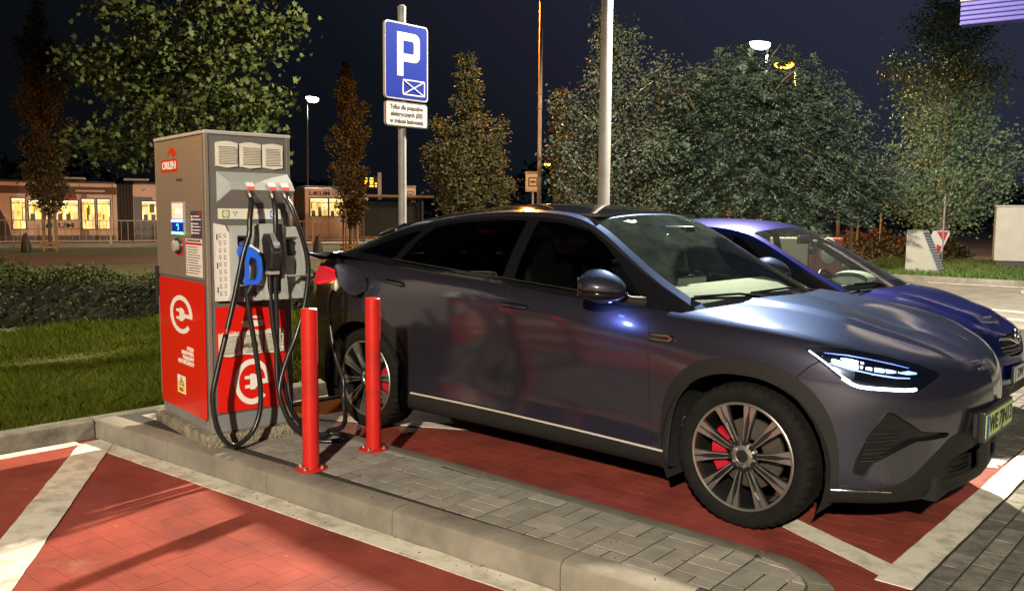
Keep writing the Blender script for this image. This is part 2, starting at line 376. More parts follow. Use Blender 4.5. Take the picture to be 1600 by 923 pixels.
lay(bb, 'paving_block', cells, hb, -.002, .2, .1, .04, .006, M('bay_paving', (.11, .105, .095), .85, var=.3, scale=12, bump=.6, bscale=170, bdist=.005, objvar=.22), .006, wob=.003, tilt=.012)
# ---------------------------------------------------------------- charger
CHY = -.143; CW, CD, CZ0, CZ1 = .535, .885, .075, 1.875
ch = empty('charging_station', (-2.826, -2.18, TOP), CHY, 'tall grey and red charging cabinet with hanging black cables on the island', 'charger')
X, Y, Z = Vector((1, 0, 0)), Vector((0, 1, 0)), Vector((0, 0, 1))
g_side = M('cabinet_taupe', (.20, .165, .135), .42, metal=.15, var=.05, scale=2, coat=.1)
g_dark = M('cabinet_grey', (.115, .112, .108), .45, var=.06, scale=3)
g_light = M('cabinet_light_grey', (.33, .345, .34), .45, var=.05, scale=4)
g_base = M('cabinet_base', (.24, .245, .25), .45, metal=.3, var=.08, scale=5)
red = M('brand_red', (.60, .009, .004), .33, coat=.25, var=.04, scale=2)
white = M('print_white', (.72, .70, .66), .5)
black = M('black_rubber', (.012, .012, .012), .38, var=.1, scale=10)
blackp = M('black_plastic', (.015, .015, .016), .35)
ink = M('ink', (.02, .02, .022), .6)
alu = M('aluminium', (.55, .53, .5), .35, metal=.9, var=.05, scale=6)
cream = M('vent_cream', (.58, .55, .48), .5, var=.05, scale=6)
conc = M('plinth_concrete', (.26, .23, .17), .95, var=.4, scale=14, bump=1., bscale=60, bdist=.02)
mb = MB(); mb.box((-CD/2, CW/2, .035), (CD+.07, CW+.07, .075), ch=.012); mb.build('concrete_plinth', conc, ch, smooth=30)
mb = MB(); mb.box((-CD/2, CW/2, CZ0+.055), (CD-.02, CW-.02, .11), ch=.003); mb.build('base_frame', g_base, ch)
core = MB(); core.box((-CD/2, CW/2, (CZ0+.11+CZ1)/2), (CD-.012, CW-.012, CZ1-CZ0-.11), ch=.004); core.build('cabinet', g_dark, ch)
# corner profiles
for x, y in ((0, 0), (-CD, 0), (0, CW), (-CD, CW)):
    mb = MB(); mb.box((x-math.copysign(.011, x+CD/2), y-math.copysign(.011, y-CW/2), (CZ0+.11+CZ1)/2), (.026, .026, CZ1-CZ0-.112), ch=.004); mb.build('corner_profile', g_side if y < .1 else g_dark, ch)
mb = MB(); mb.box((-CD/2, CW/2, CZ1+.008), (CD+.012, CW+.012, .022), ch=.004); mb.build('roof_plate', M('roof_plate', (.42, .41, .39), .4, metal=.2), ch)
mb = MB(); mb.box((-CD/2-.1, CW*.3, CZ1+.027), (.3, .12, .016), ch=.003); mb.build('roof_fitting', alu, ch)
# left face (local y = 0): upper panel taupe, lower panel red
def onL(poly, d, name, mat, parent=ch, y=0.): mb = MB(); mb.prism(poly, (0, y, 0), X, Z, -Y*d); return mb.build(name, mat, parent)
def onR(poly, d, name, mat, parent=ch, x=0.): mb = MB(); mb.prism(poly, (x, 0, 0), Y, Z, X*d); return mb.build(name, mat, parent)
def rect(a0, b0, a1, b1): return [(a0, b0), (a1, b0), (a1, b1), (a0, b1)]
onL(rect(-CD+.03, 1.005, -.03, CZ1-.012), .004, 'door_panel', g_side)
lp = onL(rrect(.80, .84, .02, cx=-.452, cy=.568), .006, 'lower_panel', red)
Y1 = -.0075
def arc_poly(cx, cy, r0, r1, a0, a1, n=40, sx=1.):
    A = [math.radians(a0+(a1-a0)*k/n) for k in range(n+1)]
    return [(cx+sx*r1*math.cos(a), cy+r1*math.sin(a)) for a in A]+[(cx+sx*r0*math.cos(a), cy+r0*math.sin(a)) for a in A[::-1]]
def e_logo(put, cx, cy, R, sx, name):
    """the letter e with a plug in it, as flat white strips"""
    th = R*.24
    put(arc_poly(cx, cy, R-th, R, 0, 318, sx=sx), name)
    put([(cx+sx*a*R, cy+b*R) for a, b in ((.25, -.13), (1.0, -.13), (1.0, .02), (.76, .07), (.25, .07))], name)
    put([(cx+sx*a*R, cy+b*R) for a, b in ((-.12, -.34), (.12, -.34), (.3, -.2), (.3, .2), (.12, .34), (-.12, .34))], name)
    for b in (.2, -.2): put([(cx+sx*a*R, cy+(b+c)*R) for a, c in ((-.42, -.07), (-.1, -.07), (-.1, .07), (-.42, .07))], name)
k = [0]
def pL(poly, name): k[0] += 1; return onL(poly, .0012+.0004*(k[0] % 4), name, white, lp, y=-.0062)
e_logo(pL, -.45, .765, .122, 1.62, 'plug_logo')
for i, s in enumerate(('STACJA', 'ŁADOWANIA', 'POJAZDÓW', 'ELEKTRYCZNYCH')):
    text('lettering', s, .034, white, lp, (-.245, -.0066, .557-i*.031), X, Z, bold=.0012, align='RIGHT')
wl = onL(rect(-.545, .255, -.40, .37), .0012, 'warning_label', M('label_white', (.75, .73, .68), .5), lp, y=-.0062)
onL([(-.532, .305), (-.413, .305), (-.4725, .362)], .0010, 'warning_triangle', ink, wl, y=-.0075)
onL([(-.517, .311), (-.428, .311), (-.4725, .354)], .0008, 'warning_field', M('warn_yellow', (.85, .55, .02), .5), wl, y=-.0087)
onL([(-.466, .345), (-.49, .329), (-.475, .329), (-.48, .314), (-.455, .332), (-.469, .332)], .0008, 'flash_mark', ink, wl, y=-.0096)
onL(rect(-.535, .262, -.41, .298), .001, 'warning_strip', MATS['warn_yellow'], wl, y=-.0075)
text('lettering', 'UWAGA\nURZĄDZENIE', .012, ink, wl, (-.4725, -.009, .28), X, Z)
# brand mark and panel fittings on the upper panel
brand = onL(rrect(.30, .078, .016, cx=-.60, cy=1.705), .0015, 'brand_plate', red, ch, y=-.0042)
text('lettering', 'ORLEN', .068, white, brand, (-.60, -.0063, 1.705), X, Z, width=.25, bold=.002)
onL([(-.63, 1.765), (-.60, 1.80), (-.55, 1.818), (-.50, 1.81), (-.468, 1.785), (-.462, 1.76), (-.49, 1.772), (-.51, 1.755), (-.502, 1.735), (-.53, 1.752), (-.555, 1.778), (-.59, 1.782)], .0012, 'eagle_mark', red, brand, y=-.0042)
text('lettering', 'NR STACJI', .02, ink, ch, (-.42, -.005, 1.612), X, Z)
# lit card reader
rd = onL(rect(-.555, 1.268, -.33, 1.478), .010, 'card_reader', M('reader_frame', (.30, .28, .27), .4), ch, y=-.004)
onL(rect(-.535, 1.372, -.35, 1.468), .003, 'reader_screen', M('screen_pale', (.6, .4, .3), .4, emis=(1, .62, .42), estr=.75), rd, y=-.014)
onL(arc_poly(-.495, 1.415, .012, .022, 30, 330, 12), .0012, 'screen_mark', M('screen_orange', (.9, .3, .05), .4, emis=(1, .33, .06), estr=1.4), rd, y=-.0172)
text('lettering', 'elect', .04, M('screen_white', (.9, .9, .8), .4, emis=(1, .9, .7), estr=2.), rd, (-.415, -.0175, 1.418), X, Z, width=.10)
onL(rect(-.54, 1.282, -.345, 1.36), .003, 'reader_display', M('display_navy', (.004, .01, .08), .2, emis=(.004, .02, .22), estr=1.), rd, y=-.014)
onL(arc_poly(-.44, 1.318, .014, .022, -70, 150, 12), .0012, 'contactless_mark', M('glow_cyan', (.1, .8, .8), .4, emis=(.05, .75, .8), estr=1.6), rd, y=-.0172)
onL(rect(-.54, 1.350, -.345, 1.364), .004, 'blue_light_bar', M('glow_blue', (.2, .4, 1), .4, emis=(.12, .3, 1), estr=9), rd, y=-.0172)
onL(rect(-.54, 1.276, -.345, 1.288), .004, 'green_light_bar', M('glow_green', (.2, 1, .5), .4, emis=(.1, 1, .4), estr=6), rd, y=-.0172)
for x in (-.60, -.29):
    for z in (1.40, 1.45):
        mb = MB(); mb.cyl((x, -.003, z), (x, -.011, z), .008, n=10); mb.build('screw', alu, ch)
lb = onL(rect(-.237, 1.258, -.058, 1.42), .0015, 'info_label', M('label_navy', (.035, .03, .07), .45), ch, y=-.0042)
for i, (a, b) in enumerate(((1.385, .11), (1.366, .13), (1.34, .09), (1.322, .12), (1.302, .12), (1.284, .1))):
    onL(rect(-.20, a, -.20+b, a+.006), .0008, 'print_line', white, lb, y=-.0058); onL(rrect(.022, .014, .005, cx=-.218, cy=a+.002), .0008, 'print_dot', white, lb, y=-.0058)
onL(rect(-.1, 1.395, -.068, 1.413), .0008, 'print_red', red, lb, y=-.0058)
bt = onL(rrect(.16, .11, .04, cx=-.45, cy=1.195), .004, 'stop_plate', M('stop_red', (.5, .03, .03), .4), ch, y=-.0042)
mb = MB(); mb.lathe([(0, -.034), (.03, -.034), (.036, -.03), (.036, 0)], 20, (0, 0, 0), 'Y'); o = mb.build('stop_button', M('button_grey', (.35, .3, .27), .35), bt, smooth=40); o.location = (-.46, -.008, 1.20); o.scale = (1.3, 1, 1)
mb = MB(); mb.lathe([(.036, -.012), (.05, -.012), (.054, 0)], 20, (0, 0, 0), 'Y'); o = mb.build('button_ring', blackp, bt, smooth=40); o.location = (-.455, -.008, 1.20); o.scale = (1.3, 1, 1)
nb = onL(rect(-.335, 1.022, -.062, 1.25), .0015, 'notice', M('notice_paper', (.62, .58, .55), .6), ch, y=-.0042)
onL(rect(-.335, 1.214, -.062, 1.228), .0008, 'print_red', red, nb, y=-.0058)
text('lettering', 'REGULAMIN STACJI ŁADOWANIA', .014, ink, nb, (-.20, -.0062, 1.239), X, Z, width=.24)
for i in range(11):
    onL(rect(-.295, 1.198-i*.016, -.295+random.uniform(.15, .22), 1.2025-i*.016), .0008, 'print_line', ink, nb, y=-.0058); onL(rect(-.325, 1.197-i*.016, -.309, 1.203-i*.016), .0008, 'print_dot', ink, nb, y=-.0058)
mb = MB(); mb.box((-CD+.02, -.012, .955), (.018, .03, .20), ch=.006); mb.build('door_handle', blackp, ch)
for x, z in ((-.80, .13), (-.1, .13)):
    mb = MB(); mb.cyl((x, .008, z), (x, -.004+.012, z), .009, n=10); mb.cyl((x, .012, z), (x, .002, z), .009, n=10); mb.build('bolt', alu, ch)
# front face (local x = 0)
onR(rect(.03, 1.0, CW-.03, CZ1-.012), .004, 'upper_panel', g_dark)
rp = onR([(.045, .20), (CW-.045, .20), (CW-.045, .80), (.30, .845), (.045, .845)], .005, 'lower_panel', red)
pR = lambda poly, name: (k.__setitem__(0, k[0]+1), onR(poly, .0012+.0004*(k[0] % 4), name, white, rp, x=.0062))[1]
e_logo(pR, .262, .372, .142, .80, 'plug_logo')
bp = onR(rect(.205, .715, .34, .752), .0014, 'brand_plate', white, rp, x=.0062)
text('lettering', 'ORLEN', .036, red, bp, (.272, .0082, .733), Y, Z, width=.115, bold=.001)
onR([(.245, .758), (.262, .775), (.29, .783), (.315, .778), (.332, .760), (.312, .766), (.302, .757), (.306, .746+.012), (.29, .766), (.27, .768)], .0012, 'eagle_mark', white, bp, x=.0062)
def vent(y0, y1, z0, z1, parent, x=.004):
    cy, cz = (y0+y1)/2, (z0+z1)/2; w, h = y1-y0, z1-z0
    out = [(y0, z0+.008), (y0+w*.5, z0-.003), (y1, z0+.008), (y1, z1-.008), (y0+w*.75, z1-.001), (cy, z1+.003), (y0+w*.25, z1-.001), (y0, z1-.008)]
    v = onR(out, .010, 'vent', cream, parent, x=x)
    onR([(cy+(a-cy)*.97, cz+(b-cz)*.97) for a, b in out], .012, 'vent_frame', cream, v, x=x+.004)
    onR(rect(y0+w*.12, z0+h*.14, y1-w*.08, z1-h*.2), .0012, 'vent_recess', M('vent_shadow', (.05, .047, .042), .8), v, x=x+.0162)
    n = 10
    for i in range(n):
        zz = z0+h*.15+(h*.63)*(i+.5)/n; s = MB()
        s.box((x+.022, cy+w*.02, zz), (.010, w*.80, h*.63/n*.42), R=Matrix.Rotation(math.radians(28), 3, 'Y')); s.build('vent_slat', cream, v)
for y0, y1 in ((.061, .196), (.210, .342), (.354, .484)): vent(y0, y1, 1.678, 1.832, ch)
for y0, y1 in ((.055, .188), (.200, .330), (.342, .472)): vent(y0, y1, .540, .694, ch, x=.005)
# sloped cable console
prof = [(0, 1.655), (.06, 1.60), (.115, 1.555), (.085, 1.525), (.0, 1.474)]
def console(y0, y1, z0, z1, dep, name, mat, zt=None):
    """trapezoid hood: back rectangle, smaller front edge"""
    mb = MB(); a = .045
    V = [(.003, y0, z0), (.003, y1, z0), (.003, y1, z1), (.003, y0, z1), (dep, y0+a, z0+.075), (dep, y1-.003, z0+.075), (dep-.035, y1-.003, z1-.06), (dep-.035, y0+a, z1-.06)]
    mb.add(V, [(0,1,5,4), (4,5,6,7), (7,6,2,3), (0,4,7,3), (1,2,6,5), (0,3,2,1)]); return mb.build(name, mat, ch)
cons = console(.065, .515, 1.472, 1.655, .115, 'cable_console', g_light)
def sticker(y):
    for (s0, s1, m) in ((.0, .55, white), (.55, 1., M('sticker_red', (.55, .03, .03), .5))):
        a, b = Vector((.0, 0, 0)), Vector((.0, 0, 0)); p = Vector((.0835, 0, 1.593)); q = Vector((.1165, 0, 1.5485)); d = q-p; nrm = Vector((.8, 0, .6))*.0015
        P0, P1 = p+d*s0+nrm, p+d*s1+nrm; mb = MB()
        mb.quad((P0.x, y-.024, P0.z), (P1.x, y-.024, P1.z), (P1.x, y+.024, P1.z), (P0.x, y+.024, P0.z)); mb.build('sticker', m, cons)
onR(rect(.07, 1.374, .468, 1.436), .004, 'socket_strip', M('strip_cream', (.6, .59, .54), .5), ch, x=.0042)
for y0, y1, c, nm in ((.094, .14, (.22, .33, .05), 'green'), (.245, .293, (.62, .45, .04), 'yellow'), (.397, .44, (.03, .2, .62), 'blue')):
    ic = onR(rrect(y1-y0, .046, .008, cx=(y0+y1)/2, cy=1.404), .0015, 'socket_icon', M('icon_'+nm, c, .5), ch, x=.0084)
    onR(arc_poly((y0+y1)/2, 1.404, 0.001, .016, 0, 359, 18), .0012, 'icon_disc', white, ic, x=.0101)
    for a in range(5): onR(arc_poly((y0+y1)/2+.008*math.cos(a*1.257+.3), 1.404+.008*math.sin(a*1.257+.3), .0004, .003, 0, 359, 8), .0010, 'icon_pin', ink, ic, x=.0114)
for y in (.175, .325, .468):
    text('lettering', 'CCS\n2', .016, ink, ch, (.009, y, 1.404), Y, Z)
# holster block with three sockets
hz = [(.037, 1.345), (.30, 1.33), (.30, .90), (.045, .885)]
mb = MB()
V = []
def hol(y0, y1, z0, z1, dep, name):
    mb = MB(); c = .032
    ring_o = [(y0, z0), (y1, z0), (y1, z1), (y0, z1)]; ring_i = [(y0+c, z0+c), (y1-c, z0+c), (y1-c, z1-.06), (y0+c, z1-.06)]
    back = [(y0+c, z0+c+.05), (y1-c, z0+c+.05), (y1-c, z1-.085), (y0+c, z1-.085)]
    V = [(.004, *p) for p in ring_o]+[(dep*(.55 if i > 1 else 1), *p) for i, p in enumerate(ring_o)]+[(dep*(.62 if i > 1 else 1)+.001, *p) for i, p in enumerate(ring_i)]+[(.02, *p) for p in back]
    F = [(i, (i+1) % 4, 4+(i+1) % 4, 4+i) for i in range(4)]+[(4+i, 4+(i+1) % 4, 8+(i+1) % 4, 8+i) for i in range(4)]+[(8+i, 8+(i+1) % 4, 12+(i+1) % 4, 12+i) for i in range(4)]+[(12, 13, 14, 15)]
    mb.add(V, F); h = mb.build(name, g_light, ch)
    cy = (y0+y1)/2
    mb = MB(); mb.lathe([(0, 0), (.043, 0), (.047, .004), (.05, .02)], 24); s = mb.build('socket', blackp, h, smooth=40); s.rotation_euler = (0, pi/2, 0); s.location = (.022, cy, z1-.13)
    return h
hol(.125, .288, .885, 1.335, .115, 'holster'); hol(.288, .435, .89, 1.345, .17, 'holster'); hol(.435, .585, .885, 1.325, .115, 'holster')
ip = onR([(.040, .885), (.124, .885), (.124, 1.285), (.100, 1.335), (.040, 1.348)], .03, 'instruction_panel', M('panel_cream', (.62, .59, .55), .55), ch, x=.004)
for i in range(9):
    zz = 1.28-i*.043
    for j in range(2):
        y = .068+j*.03
        onR(arc_poly(y, zz, .006, .0085, 20, 330, 10), .0008, 'pictogram', ink, ip, x=.0342); onR(rect(y-.008, zz-.016, y+.008+random.uniform(-.004, .002), zz-.0125), .0008, 'pictogram', ink, ip, x=.0342)
for zz in (1.27, 1.10, .955): onR(rect(.046, zz-.02, .053, zz+.015), .0008, 'pictogram', ink, ip, x=.0342)
for y in (.232, .372, .455): sticker(y)
# cable glands and cables
def gland(y, x0=.10, z0=1.53):
    mb = MB(); p = Vector((x0-.02, y, z0+.012)); d = Vector((.62, 0, -.78))
    mb.cyl(p, p+d*.022, .026, n=8); mb.cyl(p+d*.022, p+d*.034, .022, n=16); mb.cyl(p+d*.034, p+d*.06, .025, .019, n=16)
    return mb.build('cable_gland', M('brass_nickel', (.55, .51, .44), .3, metal=1.), ch, smooth=35), p+d*.05
CR = .016
def cable(pts, r=CR): mb = MB(); mb.tube(catmull(pts, 8), r, 10); return mb.build('charging_cable', M('cable_black', (.012, .012, .013), .32, spec=.5, var=.05), ch, smooth=60)
_, p = gland(.232); cable([p, (.135, .222, 1.46), (.16, .20, 1.37), (.17, .19, 1.28), (.175, .145, 1.15), (.18, .075, .86), (.20, -.03, .50), (.21, -.065, .34), (.21, -.04, .16), (.20, .03, .055), (.19, .11, .05), (.18, .20, .13), (.17, .243, .29), (.165, .225, .54), (.15, .19, .82), (.14, .178, .985)])
_, p = gland(.372); cable([p, (.14, .37, 1.45), (.16, .362, 1.36), (.165, .36, 1.23), (.165, .352, 1.0), (.165, .356, .76), (.18, .345, .53), (.2, .34, .38), (.22, .37, .22), (.25, .43, .09), (.32, .55, .016), (.38, .66, .014), (.30, .74, .014), (.20, .70, .014), (.16, .58, .03), (.17, .44, .20), (.18, .38, .42), (.17, .335, .70), (.16, .322, .90), (.155, .32, 1.06)])
# the blue connector in the first holster
def connector_blue():
    bl = M('connector_blue', (.012, .10, .62), .38, coat=.1)
    prof = [(.0, .0), (.03, .035), (.05, .02), (.09, -.02), (.108, -.06), (.112, -.13), (.105, -.19), (.085, -.21), (.02, -.20), (.012, -.19), (.03, -.16), (.033, -.08), (.02, -.045)]
    mb = MB(); o = Vector((.155, .135, 1.195))
    outer = [(0, 0), (.045, .03), (.10, -.005), (.128, -.05), (.13, -.12), (.122, -.185), (.10, -.212), (.03, -.212), (.015, -.195), (.028, -.15), (.03, -.07), (.005, -.04)]
    inner = [(.06, -.045), (.092, -.06), (.10, -.11), (.096, -.16), (.088, -.178), (.05, -.178), (.055, -.14), (.052, -.08)]
    # handle = outer loop with a finger hole: two caps of quads bridged between the loops
    import itertools
    N = 48
    def res(P):
        P = [Vector((a, b)) for a, b in P]; L = [0]
        for i in range(len(P)): L.append(L[-1]+(P[(i+1) % len(P)]-P[i]).length)
        out = []
        c = sum(P, Vector((0, 0)))/len(P)
        for kk in range(N):
            ang = 2*pi*kk/N; d = Vector((math.cos(ang), math.sin(ang))); best = 0
            for i in range(len(P)):
                a, b = P[i]-CTR, P[(i+1) % len(P)]-CTR; e = b-a; den = d.x*e.y-d.y*e.x
                if abs(den) < 1e-12: continue
                t = (a.x*e.y-a.y*e.x)/den; u = (a.x*d.y-a.y*d.x)/den
                if t > 0 and -1e-6 <= u <= 1+1e-6: best = max(best, t)
            out.append(CTR+d*best)
        return out
    CTR = Vector((.075, -.115)); A, B = res(outer), res(inner)
    ex, ey, ez = Vector((.25, .97, 0)).normalized(), Z, Vector((.97, -.25, 0)).normalized()
    for dz, s in ((.020, 1), (-.020, 1)):
        pass
    V = []
    for dz, kA, kB in ((-.021, .94, 1.08), (-.012, 1, 1), (.012, 1, 1), (.021, .94, 1.08)):
        V += [o+ex*(CTR.x+(a.x-CTR.x)*kA)+ey*(CTR.y+(a.y-CTR.y)*kA)+ez*dz for a in A]+[o+ex*(CTR.x+(b.x-CTR.x)*kB)+ey*(CTR.y+(b.y-CTR.y)*kB)+ez*dz for b in B]
    F = []
    for i in range(N):
        j = (i+1) % N
        for l in range(3):
            F += [(l*2*N+i, l*2*N+j, (l+1)*2*N+j, (l+1)*2*N+i), (l*2*N+N+i, (l+1)*2*N+N+i, (l+1)*2*N+N+j, l*2*N+N+j)]
        F += [(i, N+i, N+j, j), (6*N+i, 6*N+j, 7*N+j, 7*N+i)]
    mb.add(V, F); h = mb.build('connector', bl, ch, smooth=40)
    mb = MB(); mb.cyl(o+ex*.02-ey*.02-ez*.0, (.03, .205, 1.20), .033, .036, n=20); mb.build('plug_nose', bl, h, smooth=40)
    mb = MB(); mb.cyl((.06, .19, 1.2), (.024, .208, 1.2), .042, n=20); mb.build('plug_collar', blackp, h, smooth=40)
    mb = MB(); mb.cyl(o+ex*.07-ey*.205, o+ex*.045-ey*.255, .019, .015, n=14); mb.build('strain_relief', black, h, smooth=40)
    mb = MB(); mb.box(o+ex*.085+ey*.006+ez*.004, (.07, .004, .018), R=Matrix((ex, ez, ey)).transposed()@Matrix.Rotation(.62, 3, 'Y')); mb.build('print', white, h)
connector_blue()
def connector_black():
    mb = MB(); o = Vector((.13, .325, 1.29))
    prof = [(-.045, -.055), (.0, .0), (.06, -.005), (.115, -.075), (.12, -.105), (.10, -.21), (.075, -.235), (.0, -.235), (-.03, -.215), (-.04, -.13)]
    mb.prism(prof, o-Y*.032, X, Z, Y*.064); b = mb.build('connector', M('connector_black', (.018, .018, .02), .4), ch)
    bm = bmesh.new(); bm.from_mesh(b.data); bmesh.ops.bevel(bm, geom=list(bm.edges), offset=.012, segments=3, profile=.6, affect='EDGES'); bm.to_mesh(b.data); bm.free()
    mb = MB(); mb.prism([(.062, .001), (.116, -.070), (.123, -.085), (.07, -.012)], o-Y*.016, X, Z, Y*.032); mb.build('grip_plate', M('grip_grey', (.2, .2, .21), .4), b)
    for i in range(6):
        mb = MB(); mb.box(o+Vector((.116-.004*i, .0, -.112-.016*i)), (.006, .05, .005)); mb.build('grip_rib', M('rib_grey', (.09, .09, .09), .4), b)
    mb = MB(); mb.box(o+Vector((.035, 0, -.235)), (.10, .07, .022), ch=.006); mb.build('collar', M('collar_grey', (.3, .29, .27), .4), b)
    mb = MB(); mb.cyl(o+Vector((-.02, 0, -.09)), (.024, .36, 1.215), .04, .043, n=18); mb.build('plug_nose', blackp, b, smooth=40)
connector_black()
for y0, y1, z in ((.135, .27, .985), (.44, .60, 1.028)):
    mb = MB(); mb.box((.15, (y0+y1)/2, z), (.05, y1-y0, .010), ch=.002); mb.build('cable_bracket', alu, ch)
for y in (.16, .335, .51):
    mb = MB(); mb.add([(.02, y-.05, .895), (.02, y+.05, .895), (.10, y+.05, .90), (.10, y-.05, .90), (.02, y+.03, .95), (.02, y-.03, .95)], [(0,1,2,3), (3,2,4,5), (0,3,5), (1,4,2), (0,5,4,1)]); mb.build('drip_lip', g_light, ch)
# third cable runs across the island to the car's charging port (world points turned into the cabinet's frame)
_, p = gland(.455)
inv = Matrix.Translation(ch.location)@Matrix.Rotation(CHY, 4, 'Z'); inv = inv.inverted()
wp = [(-2.58, -1.50, .148), (-2.60, -1.38, .150), (-2.80, -1.20, .16), (-2.90, -1.14, .25), (-2.925, -1.12, .38), (-3.03, -1.11, .55), (-3.10, -1.10, .78), (-3.12, -1.09, .92), (-3.09, -1.08, 1.0), (-3.07, -1.06, 1.04)]
cable([p, (.14, .475, 1.45), (.16, .50, 1.36), (.165, .54, 1.24), (.165, .565, 1.14), (.165, .57, 1.03), (.165, .54, .84), (.17, .48, .66), (.18, .42, .54), (.20, .36, .40), (.22, .345, .29), (.25, .40, .14), (.29, .52, .04), (.25, .64, .015)]+[inv@Vector(q) for q in wp])

# ---------------------------------------------------------------- bollards
def bollard(x, y, h, label):
    e = empty('bollard', (x, y, TOP), random.uniform(-.2, .6), label, 'bollard', 'red steel bollards on the island')
    m = M('bollard_red', (.46, .014, .010), .36, coat=.25, var=.1, scale=7, bump=.10, bscale=45, bdist=.003, dirt=(.36, .014, .010))
    mb = MB(); r = .0455
    mb.lathe([(r, .008), (r, h-.004), (r-.004, h), (0, h+.001)], 28); mb.build('post', m, e, smooth=40)
    mb = MB(); mb.lathe([(0, .0), (.086, .0), (.088, .003), (.088, .008), (.085, .010), (r, .011), (r+.004, .011)], 32); mb.build('base_flange', m, e, smooth=40)
    for a in range(4):
        mb = MB(); c = Vector((.067*math.cos(a*pi/2+.4), .067*math.sin(a*pi/2+.4), 0)); mb.cyl(c+Z*.010, c+Z*.018, .011, n=6); mb.cyl(c+Z*.018, c+Z*.026, .006, n=8); mb.build('anchor_bolt', alu, e)
bollard(-2.02, -2.03, .895, 'red steel bollard at the kerb edge in front of the charger')
bollard(-2.085, -1.535, .915, 'red steel bollard beside the rear wheel of the grey car')

# ---------------------------------------------------------------- parking sign
SP = Vector((-5.33, 1.52, 0))
sg = empty('parking_sign', SP, 0, 'blue parking sign with white plate below on a grey post', 'sign')
galv = M('galvanised', (.27, .265, .265), .6, metal=.3, var=.12, scale=5)
mb = MB(); mb.cyl((0, 0, -.03), (0, 0, 3.74), .044, n=18); mb.build('post', galv, sg, smooth=40)
mb = MB(); mb.lathe([(.0465, 3.70), (.0465, 3.755), (.03, 3.77), (0, 3.772)], 18); mb.build('post_cap', M('cap_grey', (.2, .2, .2), .5), sg, smooth=40)
SA = math.radians(-2)
n_ = Vector((math.cos(SA), math.sin(SA), 0)); r_ = Vector((-math.sin(SA), math.cos(SA), 0))
def plate(poly, c, dep, name, mat, parent, off): mb = MB(); mb.prism(poly, c+n_*off, r_, Z, n_*dep); return mb.build(name, mat, parent)
c1 = Vector((0, 0, 3.165))+r_*.005
bz = M('sign_backing', (.36, .35, .35), .45, metal=.3)
pan = plate(rrect(.60, .81, .045), c1, .026, 'sign_panel', bz, sg, .05)
sw = M('sign_white', (.58, .57, .62), .65, spec=.1)
plate(rrect(.588, .798, .04), c1, .0015, 'sign_border', sw, pan, .0762)
plate(rrect(.566, .776, .03), c1, .0015, 'sign_face', M('sign_blue', (.004, .020, .25), .65, spec=.08), pan, .0779)
ST = .085; pw, ph = .315, .46; px0, pz0 = -.135, -.155
P_out = [(px0, pz0), (px0+ST, pz0), (px0+ST, pz0+.155)]
def p_shape():
    zt = pz0+ph; zb = pz0+.155; xr = px0+pw; R_ = .075; r_in = .02
    out = [(px0, pz0), (px0+ST, pz0), (px0+ST, zb)]
    out += [(xr-R_+R_*math.sin(a), zb+R_-R_*math.cos(a)) for a in np.linspace(0, pi/2, 6)]
    out += [(xr-R_+R_*math.cos(a), zt-R_+R_*math.sin(a)) for a in np.linspace(0, pi/2, 6)]
    out += [(px0, zt)]
    return out
plate([(px0, pz0), (px0+ST, pz0), (px0+ST, pz0+ph), (px0, pz0+ph)], c1, .0012, 'letter_stem', sw, pan, .0796)
zt, zb, xr = pz0+ph, pz0+.155, px0+pw
def bowl(x0, z0, x1, z1, rad): return [(x0, z0)]+[(x1-rad+rad*math.sin(a), z0+rad-rad*math.cos(a)) for a in np.linspace(0, pi/2, 7)]+[(x1-rad+rad*math.cos(a), z1-rad+rad*math.sin(a)) for a in np.linspace(0, pi/2, 7)]+[(x0, z1)]
ob, ib = bowl(px0+ST+.0005, zb, xr, zt, .075), bowl(px0+ST+.0005, zb+ST, xr-ST, zt-ST, .02)
mb = MB(); n0 = len(ob); V = [c1+n_*(.0796+d)+r_*a+Z*b for d in (0, .0012) for a, b in ob+ib]; N2 = 2*n0
mb.add(V, [(N2+i, N2+i+1, N2+n0+i+1, N2+n0+i) for i in range(n0-1)]+[(i, i+1, N2+i+1, N2+i) for i in range(n0-1)]+[(n0+i, N2+n0+i, N2+n0+i+1, n0+i+1) for i in range(n0-1)]); mb.build('letter_bowl', sw, pan)
def bar(a, b, w, name='envelope_bar', off=.0796):
    a, b = Vector(a), Vector(b); d = (b-a).normalized(); q = Vector((-d.y, d.x))*w/2
    plate([tuple(a-q), tuple(b-q), tuple(b+q), tuple(a+q)], c1, .0012, name, sw, pan, off)
ex0, ex1, ez0, ez1 = -.055, .245, -.345, -.19
for a, b in (((ex0, ez0), (ex1, ez0)), ((ex0, ez1), (ex1, ez1)), ((ex0, ez0), (ex0, ez1)), ((ex1, ez0), (ex1, ez1))): bar(a, b, .014)
bar((ex0, ez0), (ex1, ez1), .011, off=.081); bar((ex0, ez1), (ex1, ez0), .011, off=.0824)
c2 = Vector((0, 0, 2.605))+r_*.005
pl2 = plate(rrect(.585, .262, .035), c2, .026, 'sign_panel', bz, sg, .05)
plate(rrect(.578, .255, .03), c2, .0012, 'sign_border', ink, pl2, .0762); plate(rrect(.562, .239, .025), c2, .0012, 'sign_face', M('plate_white', (.60, .53, .52), .5), pl2, .0776)
for i, s_ in enumerate(('Tylko dla pojazdów', 'elektrycznych (EE)', 'w trakcie ładowania')):
    text('lettering', s_, .066, ink, pl2, c2+n_*.0792+Z*(.073-i*.073), r_, Z, width=(.46, .44, .46)[i], bold=.0014)
for z in (3.42, 2.9, 2.6):
    mb = MB(); mb.box((0, 0, z), (.11, .12, .045), SA, ch=.006); mb.build('clamp', galv, sg)
mb = MB(); mb.box((-.02, -.02, .42), (.34, .3, .5), .3, ch=.01); 
